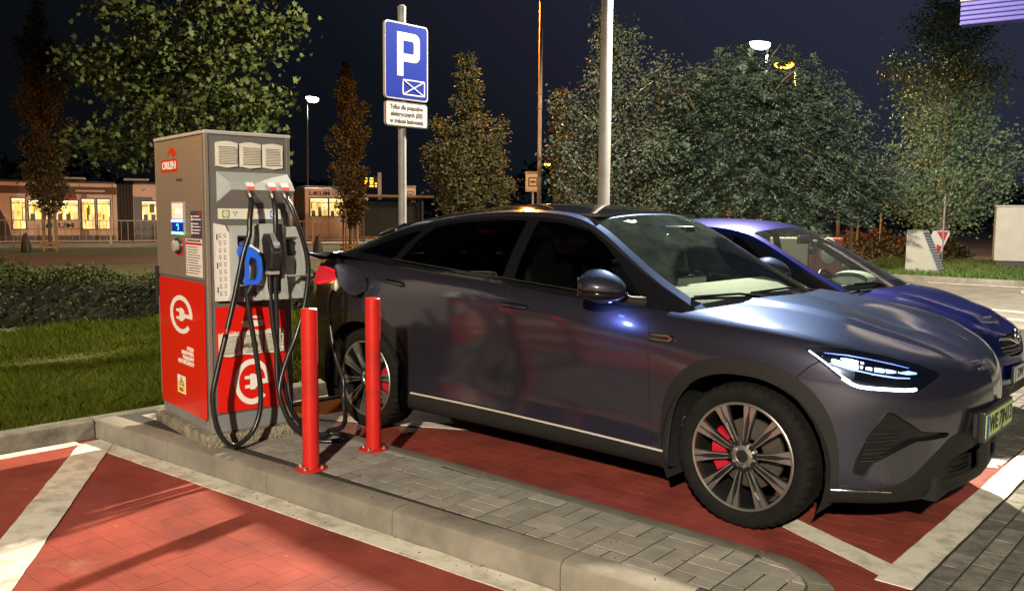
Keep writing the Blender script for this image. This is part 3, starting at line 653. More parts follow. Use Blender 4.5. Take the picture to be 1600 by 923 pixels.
# ---------------------------------------------------------------- car surfaces
def bspl(P, n, axis=0, closed_ends=True):
    """uniform cubic B-spline along axis, end points doubled so that the ends are met"""
    P = np.moveaxis(np.asarray(P, float), axis, 0)
    P = np.concatenate([2*P[:1]-P[1:2], P, 2*P[-1:]-P[-2:-1]], 0)
    m = P.shape[0]-3
    out = []
    for i in range(m):
        ts = np.linspace(0, 1, n, endpoint=False)
        if i == m-1: ts = np.linspace(0, 1, n+1)
        for t in ts:
            b = ((1-t)**3/6, (3*t**3-6*t*t+4)/6, (-3*t**3+3*t*t+3*t+1)/6, t**3/6)
            out.append(sum(b[k]*P[i+k] for k in range(4)))
    return np.moveaxis(np.array(out), 0, axis)

def interp_rows(keys, n):
    """keys: {station: row}; linear fill of all integer stations"""
    ks = sorted(keys); A = np.array([keys[k] for k in ks], float)
    return np.stack([[np.interp(s, ks, A[:, j, c]) for c in range(A.shape[2])] for s in range(n) for j in range(A.shape[1])]).reshape(n, A.shape[1], A.shape[2])

class Surf:
    """polygon surface: V columns = x,w,z, nx,nw,nz, a (run around the outline), b (free)"""
    def __init__(s, V, F): s.V, s.F = V, F
    @staticmethod
    def grid(P, a=None, b=None, flip=False):
        n, m, _ = P.shape
        du = np.gradient(P, axis=0); dv = np.gradient(P, axis=1)
        N = np.cross(du, dv); L = np.linalg.norm(N, axis=2, keepdims=True); N = N/np.maximum(L, 1e-9)
        if flip: N = -N
        A = np.zeros((n, m)) if a is None else np.broadcast_to(a, (n, m))
        B = np.zeros((n, m)) if b is None else np.broadcast_to(b, (n, m))
        V = np.concatenate([P, N, A[..., None], B[..., None]], 2).reshape(-1, 8)
        F = []
        for i in range(n-1):
            for j in range(m-1):
                q = (i*m+j, (i+1)*m+j, (i+1)*m+j+1, i*m+j+1)
                F.append(q[::-1] if flip else q)
        return Surf(V, F)
    def split(s, phi):
        """cut along phi=0; returns (inside phi<0, outside) as surfaces"""
        ph = phi(s.V); ph = np.where(np.abs(ph) < 1e-5, 1e-5, ph)
        V = list(s.V); new = {}; fin, fout = [], []
        neg = ph < 0
        def cross(i, k):
            key = (i, k) if i < k else (k, i)
            if key not in new:
                t = ph[key[0]]/(ph[key[0]]-ph[key[1]])
                row = s.V[key[0]]*(1-t)+s.V[key[1]]*t
                row[3:6] /= max(np.linalg.norm(row[3:6]), 1e-9)
                V.append(row); new[key] = len(V)-1
            return new[key]
        for f in s.F:
            c = sum(neg[i] for i in f)
            if c == 0: fout.append(f)
            elif c == len(f): fin.append(f)
            else:
                A, B = [], []
                for k in range(len(f)):
                    i, j = f[k], f[(k+1) % len(f)]
                    (A if neg[i] else B).append(i)
                    if neg[i] != neg[j]:
                        x = cross(i, j); A.append(x); B.append(x)
                if len(A) > 2: fin.append(tuple(A))
                if len(B) > 2: fout.append(tuple(B))
        V = np.array(V)
        return Surf(V, fin).pack(), Surf(V, fout).pack()
    def pack(s):
        u = sorted({i for f in s.F for i in f}); m = {i: k for k, i in enumerate(u)}
        return Surf(s.V[u] if len(u) else np.zeros((0, 8)), [tuple(m[i] for i in f) for f in s.F])
    def offset(s, d):
        V = s.V.copy(); V[:, :3] += V[:, 3:6]*d; return Surf(V, s.F)
    def boundary(s):
        e = {}
        for f in s.F:
            for k in range(len(f)):
                i, j = f[k], f[(k+1) % len(f)]
                e[(i, j)] = 1
        return [(i, j) for (i, j) in e if (j, i) not in e]
    def skirt(s, d, centre=True):
        """turn the free edges inward by d (panel thickness)"""
        V = list(s.V); F = list(s.F); m = {}
        for i, j in s.boundary():
            if centre and abs(s.V[i, 1]) < 1e-4 and abs(s.V[j, 1]) < 1e-4: continue
            for q in (i, j):
                if q not in m:
                    r = s.V[q].copy(); r[:3] -= r[3:6]*d; V.append(r); m[q] = len(V)-1
            F.append((j, i, m[i], m[j]))
        return Surf(np.array(V), F)
def join(*ss):
    V, F, o = [], [], 0
    for s in ss:
        V.append(s.V); F += [tuple(i+o for i in f) for f in s.F]; o += len(s.V)
    return Surf(np.concatenate(V), F)

def poly_phi(pts, cx, cy, rnd=0.0):
    """signed distance (negative inside) to a closed polygon in columns cx, cy"""
    P = np.array(pts, float); Q = np.roll(P, -1, 0)
    def f(V):
        X = V[:, (cx, cy)]
        d = np.full(len(X), 1e9); ins = np.zeros(len(X), bool)
        for p, q in zip(P, Q):
            e = q-p; w = X-p
            t = np.clip((w@e)/max(e@e, 1e-12), 0, 1)
            d = np.minimum(d, np.hypot(*(w-t[:, None]*e).T))
            c = (p[1] > X[:, 1]) != (q[1] > X[:, 1])
            xi = p[0]+(X[:, 1]-p[1])/(q[1]-p[1] if abs(q[1]-p[1]) > 1e-12 else 1e-12)*e[0]
            ins ^= c & (X[:, 0] < xi)
        return np.where(ins, -d, d)-rnd
    return f
def arch_phi(x0, z0, rx, rz, p=2.3):
    def f(V):
        dx = np.abs(V[:, 0]-x0)/rx; dz = np.maximum(V[:, 2]-z0, -10)/rz
        dzz = np.where(dz > 0, dz, 0)
        r = (dx**p+np.abs(dzz)**p)**(1/p)
        return (r-1)*rx
    return f

def hero_lower():
    O = [(.90,0),(.888,.2),(.855,.40),(.785,.60),(.665,.775),(.50,.88),(.30,.942),(0,.963),(-.3,.957),(-.55,.945),(-1.0,.935),(-1.5,.935),(-2.0,.94),(-2.5,.957),(-2.93,.965),(-3.29,.952),(-3.58,.915),(-3.80,.81),(-3.94,.60),(-3.99,.32),(-4.0,0)]
    O = np.array(O); n = len(O)
    # inward normals in plan
    T = np.gradient(O, axis=0); T /= np.linalg.norm(T, axis=1, keepdims=True)
    I = np.stack([T[:, 1], -T[:, 0]], 1)          # pointing to the inside
    I[0] = (-1, 0); I[-1] = (1, 0)
    for k in range(n):
        if I[k]@(np.array([-1.5, 0])-O[k]) < 0: I[k] = -I[k]
    K = {  # station: (z, inset) for eleven levels
     0: [(.215,.40),(.205,.10),(.25,.035),(.32,.02),(.42,.03),(.52,.012),(.62,0),(.72,.008),(.79,.03),(.845,.085),(.88,.165)],
     2: [(.215,.38),(.205,.10),(.25,.035),(.32,.02),(.42,.03),(.52,.012),(.62,0),(.72,.008),(.79,.03),(.85,.08),(.887,.15)],
     4: [(.215,.30),(.205,.08),(.25,.03),(.32,.015),(.42,.02),(.53,.012),(.64,.0),(.74,.005),(.82,.02),(.88,.065),(.918,.13)],
     5: [(.21,.28),(.205,.07),(.25,.02),(.32,.008),(.43,.006),(.56,.004),(.68,.0),(.79,.004),(.87,.018),(.93,.06),(.965,.12)],
     7: [(.20,.25),(.20,.06),(.24,.015),(.32,.008),(.43,.006),(.58,.002),(.73,0),(.86,.004),(.945,.02),(1.0,.06),(1.03,.125)],
     9: [(.20,.25),(.20,.06),(.24,.012),(.325,.012),(.43,.045),(.58,.030),(.74,.010),(.875,-.001),(.92,.003),(1.0,.045),(1.052,.10)],
     11:[(.20,.25),(.20,.06),(.24,.012),(.325,.030),(.43,.070),(.60,.046),(.80,.014),(.985,-.002),(1.03,.004),(1.09,.045),(1.125,.09)],
     12:[(.20,.25),(.20,.06),(.24,.012),(.325,.030),(.43,.070),(.60,.046),(.82,.014),(1.02,-.001),(1.065,.008),(1.125,.05),(1.16,.095)],
     14:[(.20,.25),(.20,.06),(.24,.012),(.325,.004),(.44,.004),(.60,.002),(.78,.0),(.95,.006),(1.06,.03),(1.16,.09),(1.22,.15)],
     16:[(.24,.30),(.23,.10),(.27,.03),(.35,.008),(.46,.0),(.60,.0),(.78,.002),(.93,.016),(1.05,.04),(1.15,.09),(1.215,.15)],
     18:[(.26,.34),(.25,.12),(.29,.05),(.37,.02),(.48,.005),(.60,.0),(.76,.01),(.90,.04),(1.03,.06),(1.14,.075),(1.19,.11)],
     20:[(.26,.34),(.25,.12),(.29,.05),(.37,.02),(.48,.005),(.60,.0),(.76,.01),(.90,.05),(1.03,.075),(1.14,.07),(1.19,.10)]}
    Z = interp_rows(K, n)
    m = Z.shape[1]
    spx = [.42,.385,.34,.28,.20,.10,-.01,-.13,-.24,-.33]
    H = 5
    P = np.zeros((n, m+H, 3))
    for s in range(n):
        for j in range(m):
            z, ins = Z[s, j]; xy = O[s]+I[s]*ins
            P[s, j] = (xy[0], max(xy[1], 0), z)
        e = P[s, m-1]
        if s < len(spx): sp = np.array([spx[s], 0, np.interp(spx[s], [-.33,-.1,.1,.25,.42], [1.115,1.092,1.055,1.012,.955])])
        elif s <= 14: sp = np.array([e[0], 0, e[2]+.01])
        else: sp = np.array([[-3.55,-3.60,-3.66,-3.71,-3.75,-3.77][s-15], 0, 1.215])
        for h in range(H):
            t = (h+1)/H; q = e*(1-t)+sp*t
            if s < len(spx): q[2] += .022*math.sin(math.pi*min(t*1.0, 1))*(.55 if s < 4 else 1)
            P[s, m+h] = q
    return O, P

def hero_surfaces(ns=9, nj=6):
    O, P = hero_lower()
    P[0, :, 1] = 0; P[-1, :, 1] = 0
    G = bspl(bspl(P, ns, 0), nj, 1)
    G[:, -1, 1] = 0
    G[0, :, 1] = 0; G[-1, :, 1] = 0
    # raised middle of the bonnet
    X, Wd, Zz = G[..., 0], G[..., 1], G[..., 2]
    hood = (X > -.5) & (Zz > .86)
    edge = np.interp(X, [-.4, .3, .7], [.53, .46, .30])
    t = np.clip((edge-Wd)/.07, 0, 1); t = t*t*(3-2*t)
    fade = np.clip((.78-X)/.25, 0, 1)
    G[..., 2] += np.where(hood, .016*t*fade, 0)
    ol = bspl(np.array(O), ns, 0)
    a = np.concatenate([[0], np.cumsum(np.hypot(*np.diff(ol, axis=0).T))])
    # x is negative of 'a' past the corner; keep a in metres from the front centre
    S = Surf.grid(G, a[:, None], np.arange(G.shape[1])[None, :]/nj*.1)
    return S, G, a

RAIL = [(-.34,.755,1.045),(-.55,.735,1.14),(-.77,.705,1.265),(-1.0,.665,1.42),(-1.15,.64,1.502),(-1.35,.615,1.548),(-1.6,.60,1.563),(-1.9,.592,1.562),(-2.3,.588,1.533),(-2.7,.582,1.475),(-3.05,.582,1.405),(-3.35,.60,1.315),(-3.66,.63,1.20)]
MID  = [(-.14,1.09),(-.40,1.215),(-.66,1.355),(-.92,1.488),(-1.07,1.552),(-1.3,1.60),(-1.6,1.622),(-1.9,1.625),(-2.3,1.608),(-2.7,1.565),(-3.05,1.50),(-3.4,1.355),(-3.74,1.205)]
def belt_z(x): return 1.062+(-x-.4)*.068
def hero_greenhouse(n=8):
    R = bspl(np.array(RAIL), n, 0); M = bspl(np.array([(x, 0, z) for x, z in MID]), n, 0)
    k = len(R); v = np.linspace(0, 1, 25)           # 0 = middle, 1 = rail
    top = np.zeros((k, len(v), 3))
    for i in range(k):
        w = v*R[i, 1]
        c = v**2.4
        top[i, :, 0] = M[i, 0]+(R[i, 0]-M[i, 0])*v**2.0
        top[i, :, 1] = w
        top[i, :, 2] = M[i, 2]+(R[i, 2]-M[i, 2])*c
    u = np.arange(k)/n
    T = Surf.grid(top, u[:, None], v[None, :], flip=True)
    q = np.linspace(0, 1, 17)
    side = np.zeros((k, len(q), 3))
    for i in range(k):
        x = R[i, 0]; zb = belt_z(x)-.03
        wb = np.interp(-x, [.3,.6,1.2,2.2,2.9,3.4,3.7], [.80,.85,.872,.868,.845,.79,.72])
        b = np.array([x, wb, min(zb, R[i, 2]-.004)])
        for j, t in enumerate(q):
            side[i, j] = b*(1-t)+R[i]*t
            side[i, j, 1] += .022*math.sin(math.pi*t)*min(1, (R[i, 2]-b[2])/.3)
    Sd = Surf.grid(side, u[:, None], q[None, :])
    return T, Sd
# ---------------------------------------------------------------- car parts shared by both cars
def car_paint(name, col, flake, metal=.75, rough=.34, tint=(1, 1, 1), spec=.5):
    m = M(name, col, rough, metal=metal, coat=1., coat_rough=.12, spec=spec)
    t = m.node_tree; b = t.nodes['Principled BSDF']; b.inputs['Specular Tint'].default_value = (*tint, 1); b.inputs['Coat IOR'].default_value = 1.85
    nz = t.nodes.new('ShaderNodeTexNoise'); nz.inputs['Scale'].default_value = 900; nz.inputs['Detail'].default_value = 1
    g = t.nodes.new('ShaderNodeNewGeometry'); t.links.new(g.outputs['Position'], nz.inputs['Vector'])
    mx = t.nodes.new('ShaderNodeMix'); mx.data_type = 'RGBA'; mx.inputs[6].default_value = (*col, 1); mx.inputs[7].default_value = (*flake, 1)
    rp = t.nodes.new('ShaderNodeMapRange'); rp.inputs[1].default_value = .5; rp.inputs[2].default_value = .72; t.links.new(nz.outputs['Fac'], rp.inputs[0]); t.links.new(rp.outputs[0], mx.inputs[0]); t.links.new(mx.outputs[2], b.inputs['Base Color'])
    return m
def glass_mat(name, tint, dust=.0, dustcol=(.5, .55, .5), wipe=()):
    if name in MATS: return MATS[name]
    m = bpy.data.materials.new(name); m.use_nodes = True; t = m.node_tree; N = t.nodes; L = t.links; N.clear()
    out = N.new('ShaderNodeOutputMaterial'); tr = N.new('ShaderNodeBsdfTransparent'); tr.inputs[0].default_value = (*tint, 1)
    gl = N.new('ShaderNodeBsdfGlossy'); gl.inputs['Roughness'].default_value = .01; lw_ = N.new('ShaderNodeLayerWeight'); lw_.inputs[0].default_value = .5
    pw_ = N.new('ShaderNodeMath'); pw_.operation = 'POWER'; pw_.inputs[1].default_value = 5; L.new(lw_.outputs['Facing'], pw_.inputs[0])
    fr = N.new('ShaderNodeMath'); fr.operation = 'MULTIPLY_ADD'; fr.inputs[1].default_value = .92; fr.inputs[2].default_value = .06; L.new(pw_.outputs[0], fr.inputs[0])
    mx = N.new('ShaderNodeMixShader'); L.new(fr.outputs[0], mx.inputs[0]); L.new(tr.outputs[0], mx.inputs[1]); L.new(gl.outputs[0], mx.inputs[2])
    last = mx
    if dust:
        df = N.new('ShaderNodeBsdfDiffuse'); df.inputs[0].default_value = (*dustcol, 1); m2 = N.new('ShaderNodeMixShader')
        nz = N.new('ShaderNodeTexNoise'); nz.inputs['Scale'].default_value = 7; nz.inputs['Detail'].default_value = 8; nz.inputs['Roughness'].default_value = .7
        g = N.new('ShaderNodeNewGeometry'); L.new(g.outputs['Position'], nz.inputs['Vector'])
        rp = N.new('ShaderNodeMapRange'); rp.inputs[1].default_value = .35; rp.inputs[2].default_value = .75; rp.inputs[3].default_value = dust*.35; rp.inputs[4].default_value = dust
        L.new(nz.outputs['Fac'], rp.inputs[0]); fac = rp.outputs[0]
        for wx, wy, wz, wr in wipe:      # arcs swept clean by the wipers
            vd = N.new('ShaderNodeVectorMath'); vd.operation = 'DISTANCE'; vd.inputs[1].default_value = (wx, wy, wz); L.new(g.outputs['Position'], vd.inputs[0])
            sm = N.new('ShaderNodeMapRange'); sm.interpolation_type = 'SMOOTHSTEP'; sm.inputs[1].default_value = wr-.03; sm.inputs[2].default_value = wr+.02; sm.inputs[3].default_value = .22; sm.inputs[4].default_value = 1.
            L.new(vd.outputs['Value'], sm.inputs[0]); mm = N.new('ShaderNodeMath'); mm.operation = 'MULTIPLY'; L.new(fac, mm.inputs[0]); L.new(sm.outputs[0], mm.inputs[1]); fac = mm.outputs[0]
        L.new(fac, m2.inputs[0]); L.new(mx.outputs[0], m2.inputs[1]); L.new(df.outputs[0], m2.inputs[2]); last = m2
    L.new(last.outputs[0], out.inputs[0]); MATS[name] = m; return m
def part(s, name, mat, parent, sides=(-1,), thick=.0, off=0.):
    """Surf (half, w >= 0) -> one mesh object; sides: -1 near (y=-w), 1 far (y=w); both = one joined part"""
    if not s.F: return None
    if off: s = s.offset(off)
    if thick: s = s.skirt(thick)
    V, Nn, F = [], [], []; o = 0
    for sg in sides:
        v = s.V[:, :3].copy(); n = s.V[:, 3:6].copy(); v[:, 1] *= sg; n[:, 1] *= sg
        V.append(v); Nn.append(n)
        F += [tuple(i+o for i in (f if sg > 0 else f[::-1])) for f in s.F]; o += len(v)
    V = np.concatenate(V); Nn = np.concatenate(Nn)
    me = bpy.data.meshes.new(name); me.from_pydata(V.tolist(), [], F); me.materials.append(mat)
    me.polygons.foreach_set('use_smooth', [True]*len(me.polygons))
    me.normals_split_custom_set_from_vertices(Nn.tolist())
    ob = bpy.data.objects.new(name, me); COL.objects.link(ob); ob.parent = parent
    return ob
def both(s, name, mat, parent, **k): return [part(s, name, mat, parent, (sg,), **k) for sg in (-1, 1)]
gaps = []
def take(rem, phi, g=.0062):
    """cut a panel out of rem, leaving a narrow shut line; returns (panel, rest)"""
    ins, rest = rem.split(phi)
    pan, band = ins.split(lambda V: phi(V)+g)
    gaps.append(band); return pan, rest
def AND(*fs): return lambda V: np.max([f(V) for f in fs], 0)
def OR(*fs): return lambda V: np.min([f(V) for f in fs], 0)

def wheel(parent, x, y, z, out, R=.364, rim=.272, width=.245, pol=None, spokes=10, steer=0., caliper=None, double=True):
    """wheel part with tyre, rim, spokes, disc; axis along y, outer face towards out"""
    w = empty('wheel', (x, y, z), steer); w.parent = parent
    # local frame: h grows inwards from the outer tyre face (0) to -width
    prof = [(rim-.004, -.03), (rim+.004, -.012), (rim+.02, -.004), (R-.045, .0), (R-.022, -.006), (R-.010, -.018), (R-.003, -.032), (R, -.055), (R+.001, -width/2), (R, -width+.055), (R-.003, -width+.032), (R-.012, -width+.016), (R-.045, -width), (rim, -width+.02)]
    mb = MB(); n = 132; V = []; m = len(prof)
    for k in range(n):
        t = 2*pi*k/n; cs, sn = math.cos(t), math.sin(t)
        for i, (r, h) in enumerate(prof):
            if k % 3 == 0 and i in (4, 5, 6, 7, 9, 10, 11): r -= .009 if i in (5, 6, 7, 9, 10) else .004
            if i in (7, 9) : r -= .003
            V.append((r*cs, -out*h*-1*-1 if False else out*h, r*sn))
    F = [(k*m+i, ((k+1) % n)*m+i, ((k+1) % n)*m+i+1, k*m+i+1) for k in range(n) for i in range(m-1)]
    mb.add(V, F); mb.build('tyre', M('tyre_rubber', (.0085, .008, .0078), .8, spec=.2, var=.25, scale=14), w, smooth=28)
    Q = lambda prof, n=64: [(r, out*h) for r, h in prof]
    dk = M('rim_black', (.012, .012, .013), .3, coat=.5)
    mb = MB(); mb.lathe(Q([(rim-.006, -.018), (rim-.014, -.03), (rim-.024, -.10), (rim-.03, -width+.02)]), 64, axis='Y'); mb.build('rim', dk, w, smooth=40)
    pol = pol or M('rim_polished', (.48, .455, .43), .36, metal=.9, var=.04, scale=20)
    mb = MB(); mb.lathe(Q([(rim-.014, -.020), (rim-.012, -.012), (rim-.004, -.010), (rim+.001, -.014)]), 72, axis='Y'); mb.build('rim_lip', pol, w, smooth=40)
    for k in range(spokes):
        t = 2*pi*(k+.25)/spokes; cs, sn = math.cos(t), math.sin(t); rad = Vector((cs, 0, sn)); tan = Vector((-sn, 0, cs))
        sp = MB()
        def pt(r, a, h): return rad*r+tan*a+Vector((0, out*h, 0))
        # black web between the two polished bars
        wv = [(.055, .014), (.14, .016), (.2, .022), (rim-.014, .032)]
        V = [pt(r, s*a, h) for h in (-.028, -.05) for r, a in wv for s in (-1, 1)]
        F = [(2*i, 2*i+1, 2*i+3, 2*i+2) for i in range(3)]+[(8+2*i, 8+2*i+2, 8+2*i+3, 8+2*i+1) for i in range(3)]+[(2*i, 2*i+2, 8+2*i+2, 8+2*i) for i in range(3)]+[(2*i+1, 8+2*i+1, 8+2*i+3, 2*i+3) for i in range(3)]
        sp.add(V, F); s0 = sp.build('spoke', dk, w)
        for s in (-1, 1):
            bar = MB()
            st = [(.066, .0065, .0105, -.030), (.10, .0085, .0130, -.024), (.15, .0110, .0160, -.019), (.180, .0115, .0195, -.016), (.205, .008, .0245, -.014), (.225, .0045, .0275, -.0135), (rim-.012, .0040, .0335, -.013)] if double else [(.058, 0, .014, -.03), (.15, 0, .014, -.02), (rim-.012, 0, .018, -.014)]
            V = []
            for r, a0, a1, h in st: V += [pt(r, s*a0, h), pt(r, s*a1, h), pt(r, s*a1, h-.02), pt(r, s*a0, h-.02)]
            F = [(4*i+k2, 4*i+(k2+1) % 4, 4*i+4+(k2+1) % 4, 4*i+4+k2) for i in range(len(st)-1) for k2 in range(4)]+[(0, 1, 2, 3), tuple(4*(len(st)-1)+q for q in (3, 2, 1, 0))]
            bar.add(V, F); bar.build('spoke_face', pol, w)
    mb = MB(); mb.lathe(Q([(0, -.026), (.052, -.028), (.066, -.034), (.070, -.06)]), 32, axis='Y'); mb.build('hub', pol, w, smooth=40)
    mb = MB(); mb.lathe(Q([(0, -.022), (.027, -.022), (.031, -.026), (.032, -.03)]), 28, axis='Y'); mb.build('hub_cap', dk, w, smooth=40)
    mb = MB(); mb.lathe(Q([(.031, -.0255), (.034, -.0225), (.037, -.0225), (.038, -.028)]), 28, axis='Y'); mb.build('cap_ring', pol, w, smooth=40)
    for k in range(5):
        t = 2*pi*k/5; c = Vector((.05*math.cos(t), 0, .05*math.sin(t))); mb = MB(); mb.cyl(c+Vector((0, out*-.034, 0)), c+Vector((0, out*-.022, 0)), .0085, n=6); mb.build('wheel_bolt', alu, w)
    mb = MB(); mb.lathe(Q([(.07, -.115), (.175, -.115), (.177, -.118), (.177, -.138), (.07, -.138)]), 48, axis='Y'); mb.build('brake_disc', M('brake_iron', (.16, .145, .13), .5, metal=.9, var=.15, scale=30), w, smooth=30)
    if caliper:
        mb = MB(); c0, c1 = caliper[1], caliper[2]
        for a in np.linspace(c0, c1, 6)[:-1]:
            a1 = a+(c1-c0)/5; V = []
            for aa in (a, a1):
                for r, h in ((.115, -.075), (.192, -.075), (.196, -.085), (.196, -.165), (.115, -.165)): V.append((r*math.cos(aa), out*h, r*math.sin(aa)))
            mb.add(V, [(i, (i+1) % 5, 5+(i+1) % 5, 5+i) for i in range(5)]+[(0, 1, 2, 3, 4), (9, 8, 7, 6, 5)])
        mb.build('brake_caliper', caliper[0], w)
    return w
def liner(parent, x, z, R, w0, w1, sg):
    mb = MB(); n = 24; V = []
    for k in range(n+1):
        t = math.radians(-25+230*k/n)
        for y in (w0, w1): V.append((x+R*math.cos(t), sg*y, z+R*math.sin(t)))
    mb.add(V, [(2*k, 2*k+1, 2*k+3, 2*k+2) for k in range(n)])
    mb.add([(x+R*math.cos(math.radians(-25+230*k/n)), sg*w0, z+R*math.sin(math.radians(-25+230*k/n))) for k in range(n+1)], [tuple(range(n+1))])
    mb.build('wheel_arch_liner', M('liner_black', (.006, .006, .006), .9), parent)
def seat(parent, x, y, m, head=True):
    def blob(c, d, rot, name, pr):
        mb = MB(); mb.box((0, 0, 0), d, ch=min(d)*.38); o = mb.build(name, m, pr, smooth=60); o.location = c; o.rotation_euler = (0, rot, 0); return o
    s = blob((x, y, .58), (.52, .50, .17), -.12, 'seat', parent)
    b = blob((x-.30-x*0, y, .92) if False else (x-.31, y, .90), (.17, .50, .66), -.28, 'backrest', parent)
    if head: blob((x-.43, y, 1.29), (.11, .27, .19), -.2, 'headrest', parent)

# ---------------------------------------------------------------- the grey car
PAINT = car_paint('paint_grey_violet', (.036, .034, .052), (.064, .062, .094), metal=.8, rough=.52, tint=(.36, .46, .68), spec=.1)
CLAD = M('cladding', (.013, .0125, .0125), .62, spec=.3, var=.08, scale=30)
GLOSSB = M('gloss_black', (.006, .006, .007), .12, coat=.6)
CHROME = M('chrome', (.62, .6, .57), .18, metal=1.)
GAPM = M('shut_line', (.003, .003, .003), .9)
GLASS = glass_mat('windscreen_glass', (.74, .82, .78), dust=.075, dustcol=(.42, .60, .54), wipe=((-.22, .44, 1.08, .70), (-.27, -.24, 1.08, .52)))
TINT = glass_mat('tinted_glass', (.05, .05, .055)); TINT_F = glass_mat('side_glass', (.20, .21, .21))
car = empty('grey_car', (0, 0, 0), 0, 'dark grey electric crossover with lit headlight plugged in at the charger', 'car')
S, G_, a_ = hero_surfaces(); TP, SD = hero_greenhouse()
X_, W_, Z_, A_, B_ = 0, 1, 2, 6, 7
cowl = lambda V: -.125-.225*(V[:, 1]/.755)**2
# everything under the glasshouse is open
under = AND(lambda V: .985-V[:, 7], lambda V: V[:, 0]-cowl(V)-.012, lambda V: -3.62-V[:, 0])
_, S = S.split(under)
AF_I, AR_I = arch_phi(0, .364, .412, .415), arch_phi(-2.93, .364, .412, .415)
AF_O, AR_O = arch_phi(0, .364, .468, .488, 2.5), arch_phi(-2.93, .364, .468, .49, 2.5)
side_only = lambda V: .55-V[:, 1]
_, S = S.split(AND(AF_I, side_only)); _, S = S.split(AND(AR_I, side_only))
tf, S = take(S, AND(AF_O, side_only), .0015); tr, S = take(S, AND(AR_O, side_only), .0015)
sill, S = take(S, AND(lambda V: V[:, 2]-(.318-.010*(V[:, 0]+1.4)), lambda V: V[:, 0]+.40, lambda V: -2.55-V[:, 0], lambda V: .5-V[:, 1]), .002)
head, S = take(S, poly_phi([(1.245,.866),(1.132,.908),(.978,.947),(.819,.968),(.643,.922),(.50,.838),(.599,.782),(.682,.732),(.83,.722),(.964,.694),(1.045,.715),(1.135,.772)], 6, 7), .002)
hood, S = take(S, AND(poly_phi([(1.98,1.02),(1.663,1.008),(1.433,.982),(1.263,.968),(1.133,.93),(.978,.958),(.813,.978),(.643,.935),(.50,.90),(.24,.905),(-.2,.905),(-.2,2),(2.6,2),(2.6,1.02)], 6, 7), lambda V: -.45-V[:, 0]), .0028)
bump, S = take(S, AND(poly_phi([(-.3,-.2),(1.30,-.2),(1.30,.75),(1.19,.862),(1.06,.93),(.9,1.0),(-.3,1.0)], 6, 2), lambda V: .25-V[:, 0]))
fdoor, S = take(S, poly_phi([(-.53,.325),(-.535,.60),(-.535,.90),(-.55,1.0),(-.60,1.30),(-1.60,1.30),(-1.575,1.13),(-1.565,.95),(-1.572,.75),(-1.60,.50),(-1.64,.333)], 0, 2))
rdoor, S = take(S, poly_phi([(-1.645,.335),(-1.605,.50),(-1.577,.75),(-1.57,.95),(-1.58,1.13),(-1.60,1.32),(-2.80,1.40),(-2.86,1.175),(-2.82,1.08),(-2.74,.93),(-2.66,.79),(-2.55,.69),(-2.46,.56),(-2.43,.343)], 0, 2))
PX, PZ = -2.985, 1.03
port, S = S.split(AND(lambda V: (np.abs((V[:, 0]-PX)/.098)**3+np.abs((V[:, 2]-PZ)/.088)**3)**(1/3)*.09-.09, lambda V: .6-V[:, 1]))
tail, S = take(S, AND(poly_phi([(4.70,.815),(4.83,.865),(5.05,.895),(6.0,.90),(6.0,.80),(5.3,.765),(5.05,.76),(4.92,.775)], 6, 7), lambda V: V[:, 0]+2.9), .002)
rbump, S = take(S, AND(lambda V: V[:, 0]+3.3, lambda V: V[:, 2]-.74))
rlow, rbump = take(rbump, lambda V: V[:, 2]-.40, .0015)
gate, S = take(S, lambda V: V[:, 0]+3.66)
# front bumper details
low, bump = take(bump, poly_phi([(-.3,.53),(.44,.53),(.476,.508),(.691,.358),(.775,.323),(.98,.291),(1.35,.286),(1.35,-.2),(-.3,-.2)], 6, 2), .0015)
curt, bump = take(bump, poly_phi([(.985,.372),(.970,.44),(.915,.565),(.835,.672),(.80,.655),(.655,.568),(.47,.548),(.475,.526),(.69,.521),(.75,.495),(.889,.425),(.925,.362)], 6, 2), .001)
gril, low = take(low, poly_phi([(.585,.318),(.40,.415),(.11,.445),(.11,.318)], 6, 2), .001)
nose, bump = take(bump, lambda V: .745+.05*np.clip(V[:, 6]-.2, 0, 1)-V[:, 2], .002)
# the blade: bumper skin pulled in below the crease
part(S, 'body_shell', PAINT, car, (-1, 1), thick=.01)
for s, nm in ((fdoor, 'front_door'), (rdoor, 'rear_door')):
    DOORS = both(s, nm, PAINT, car, thick=.012)
    if nm == 'front_door': FD = DOORS
    else: RD = DOORS
part(hood, 'bonnet', PAINT, car, (-1, 1), thick=.002)
BUMP = part(bump, 'front_bumper', PAINT, car, (-1, 1), thick=.01)
part(nose, 'nose_panel', PAINT, car, (-1, 1), thick=.006)
LOW = part(low, 'bumper_trim', CLAD, car, (-1, 1), thick=.012, off=.003)
GR = part(gril, 'lower_grille', M('grille_black', (.006, .006, .006), .5), LOW, (-1, 1), off=-.05)
CU = both(curt, 'air_curtain', M('curtain_black', (.007, .007, .008), .28), BUMP, off=-.022, thick=-.024)
both(tf, 'wheel_arch_trim', CLAD, car, off=.007, thick=.02); both(tr, 'wheel_arch_trim', CLAD, car, off=.007, thick=.02)
both(sill, 'sill_trim', CLAD, car, off=.003, thick=.02)
part(rbump, 'rear_bumper', PAINT, car, (-1, 1), thick=.01); part(rlow, 'rear_bumper_trim', CLAD, car, (-1, 1), thick=.01)
part(gate, 'tailgate', PAINT, car, (-1, 1), thick=.01)
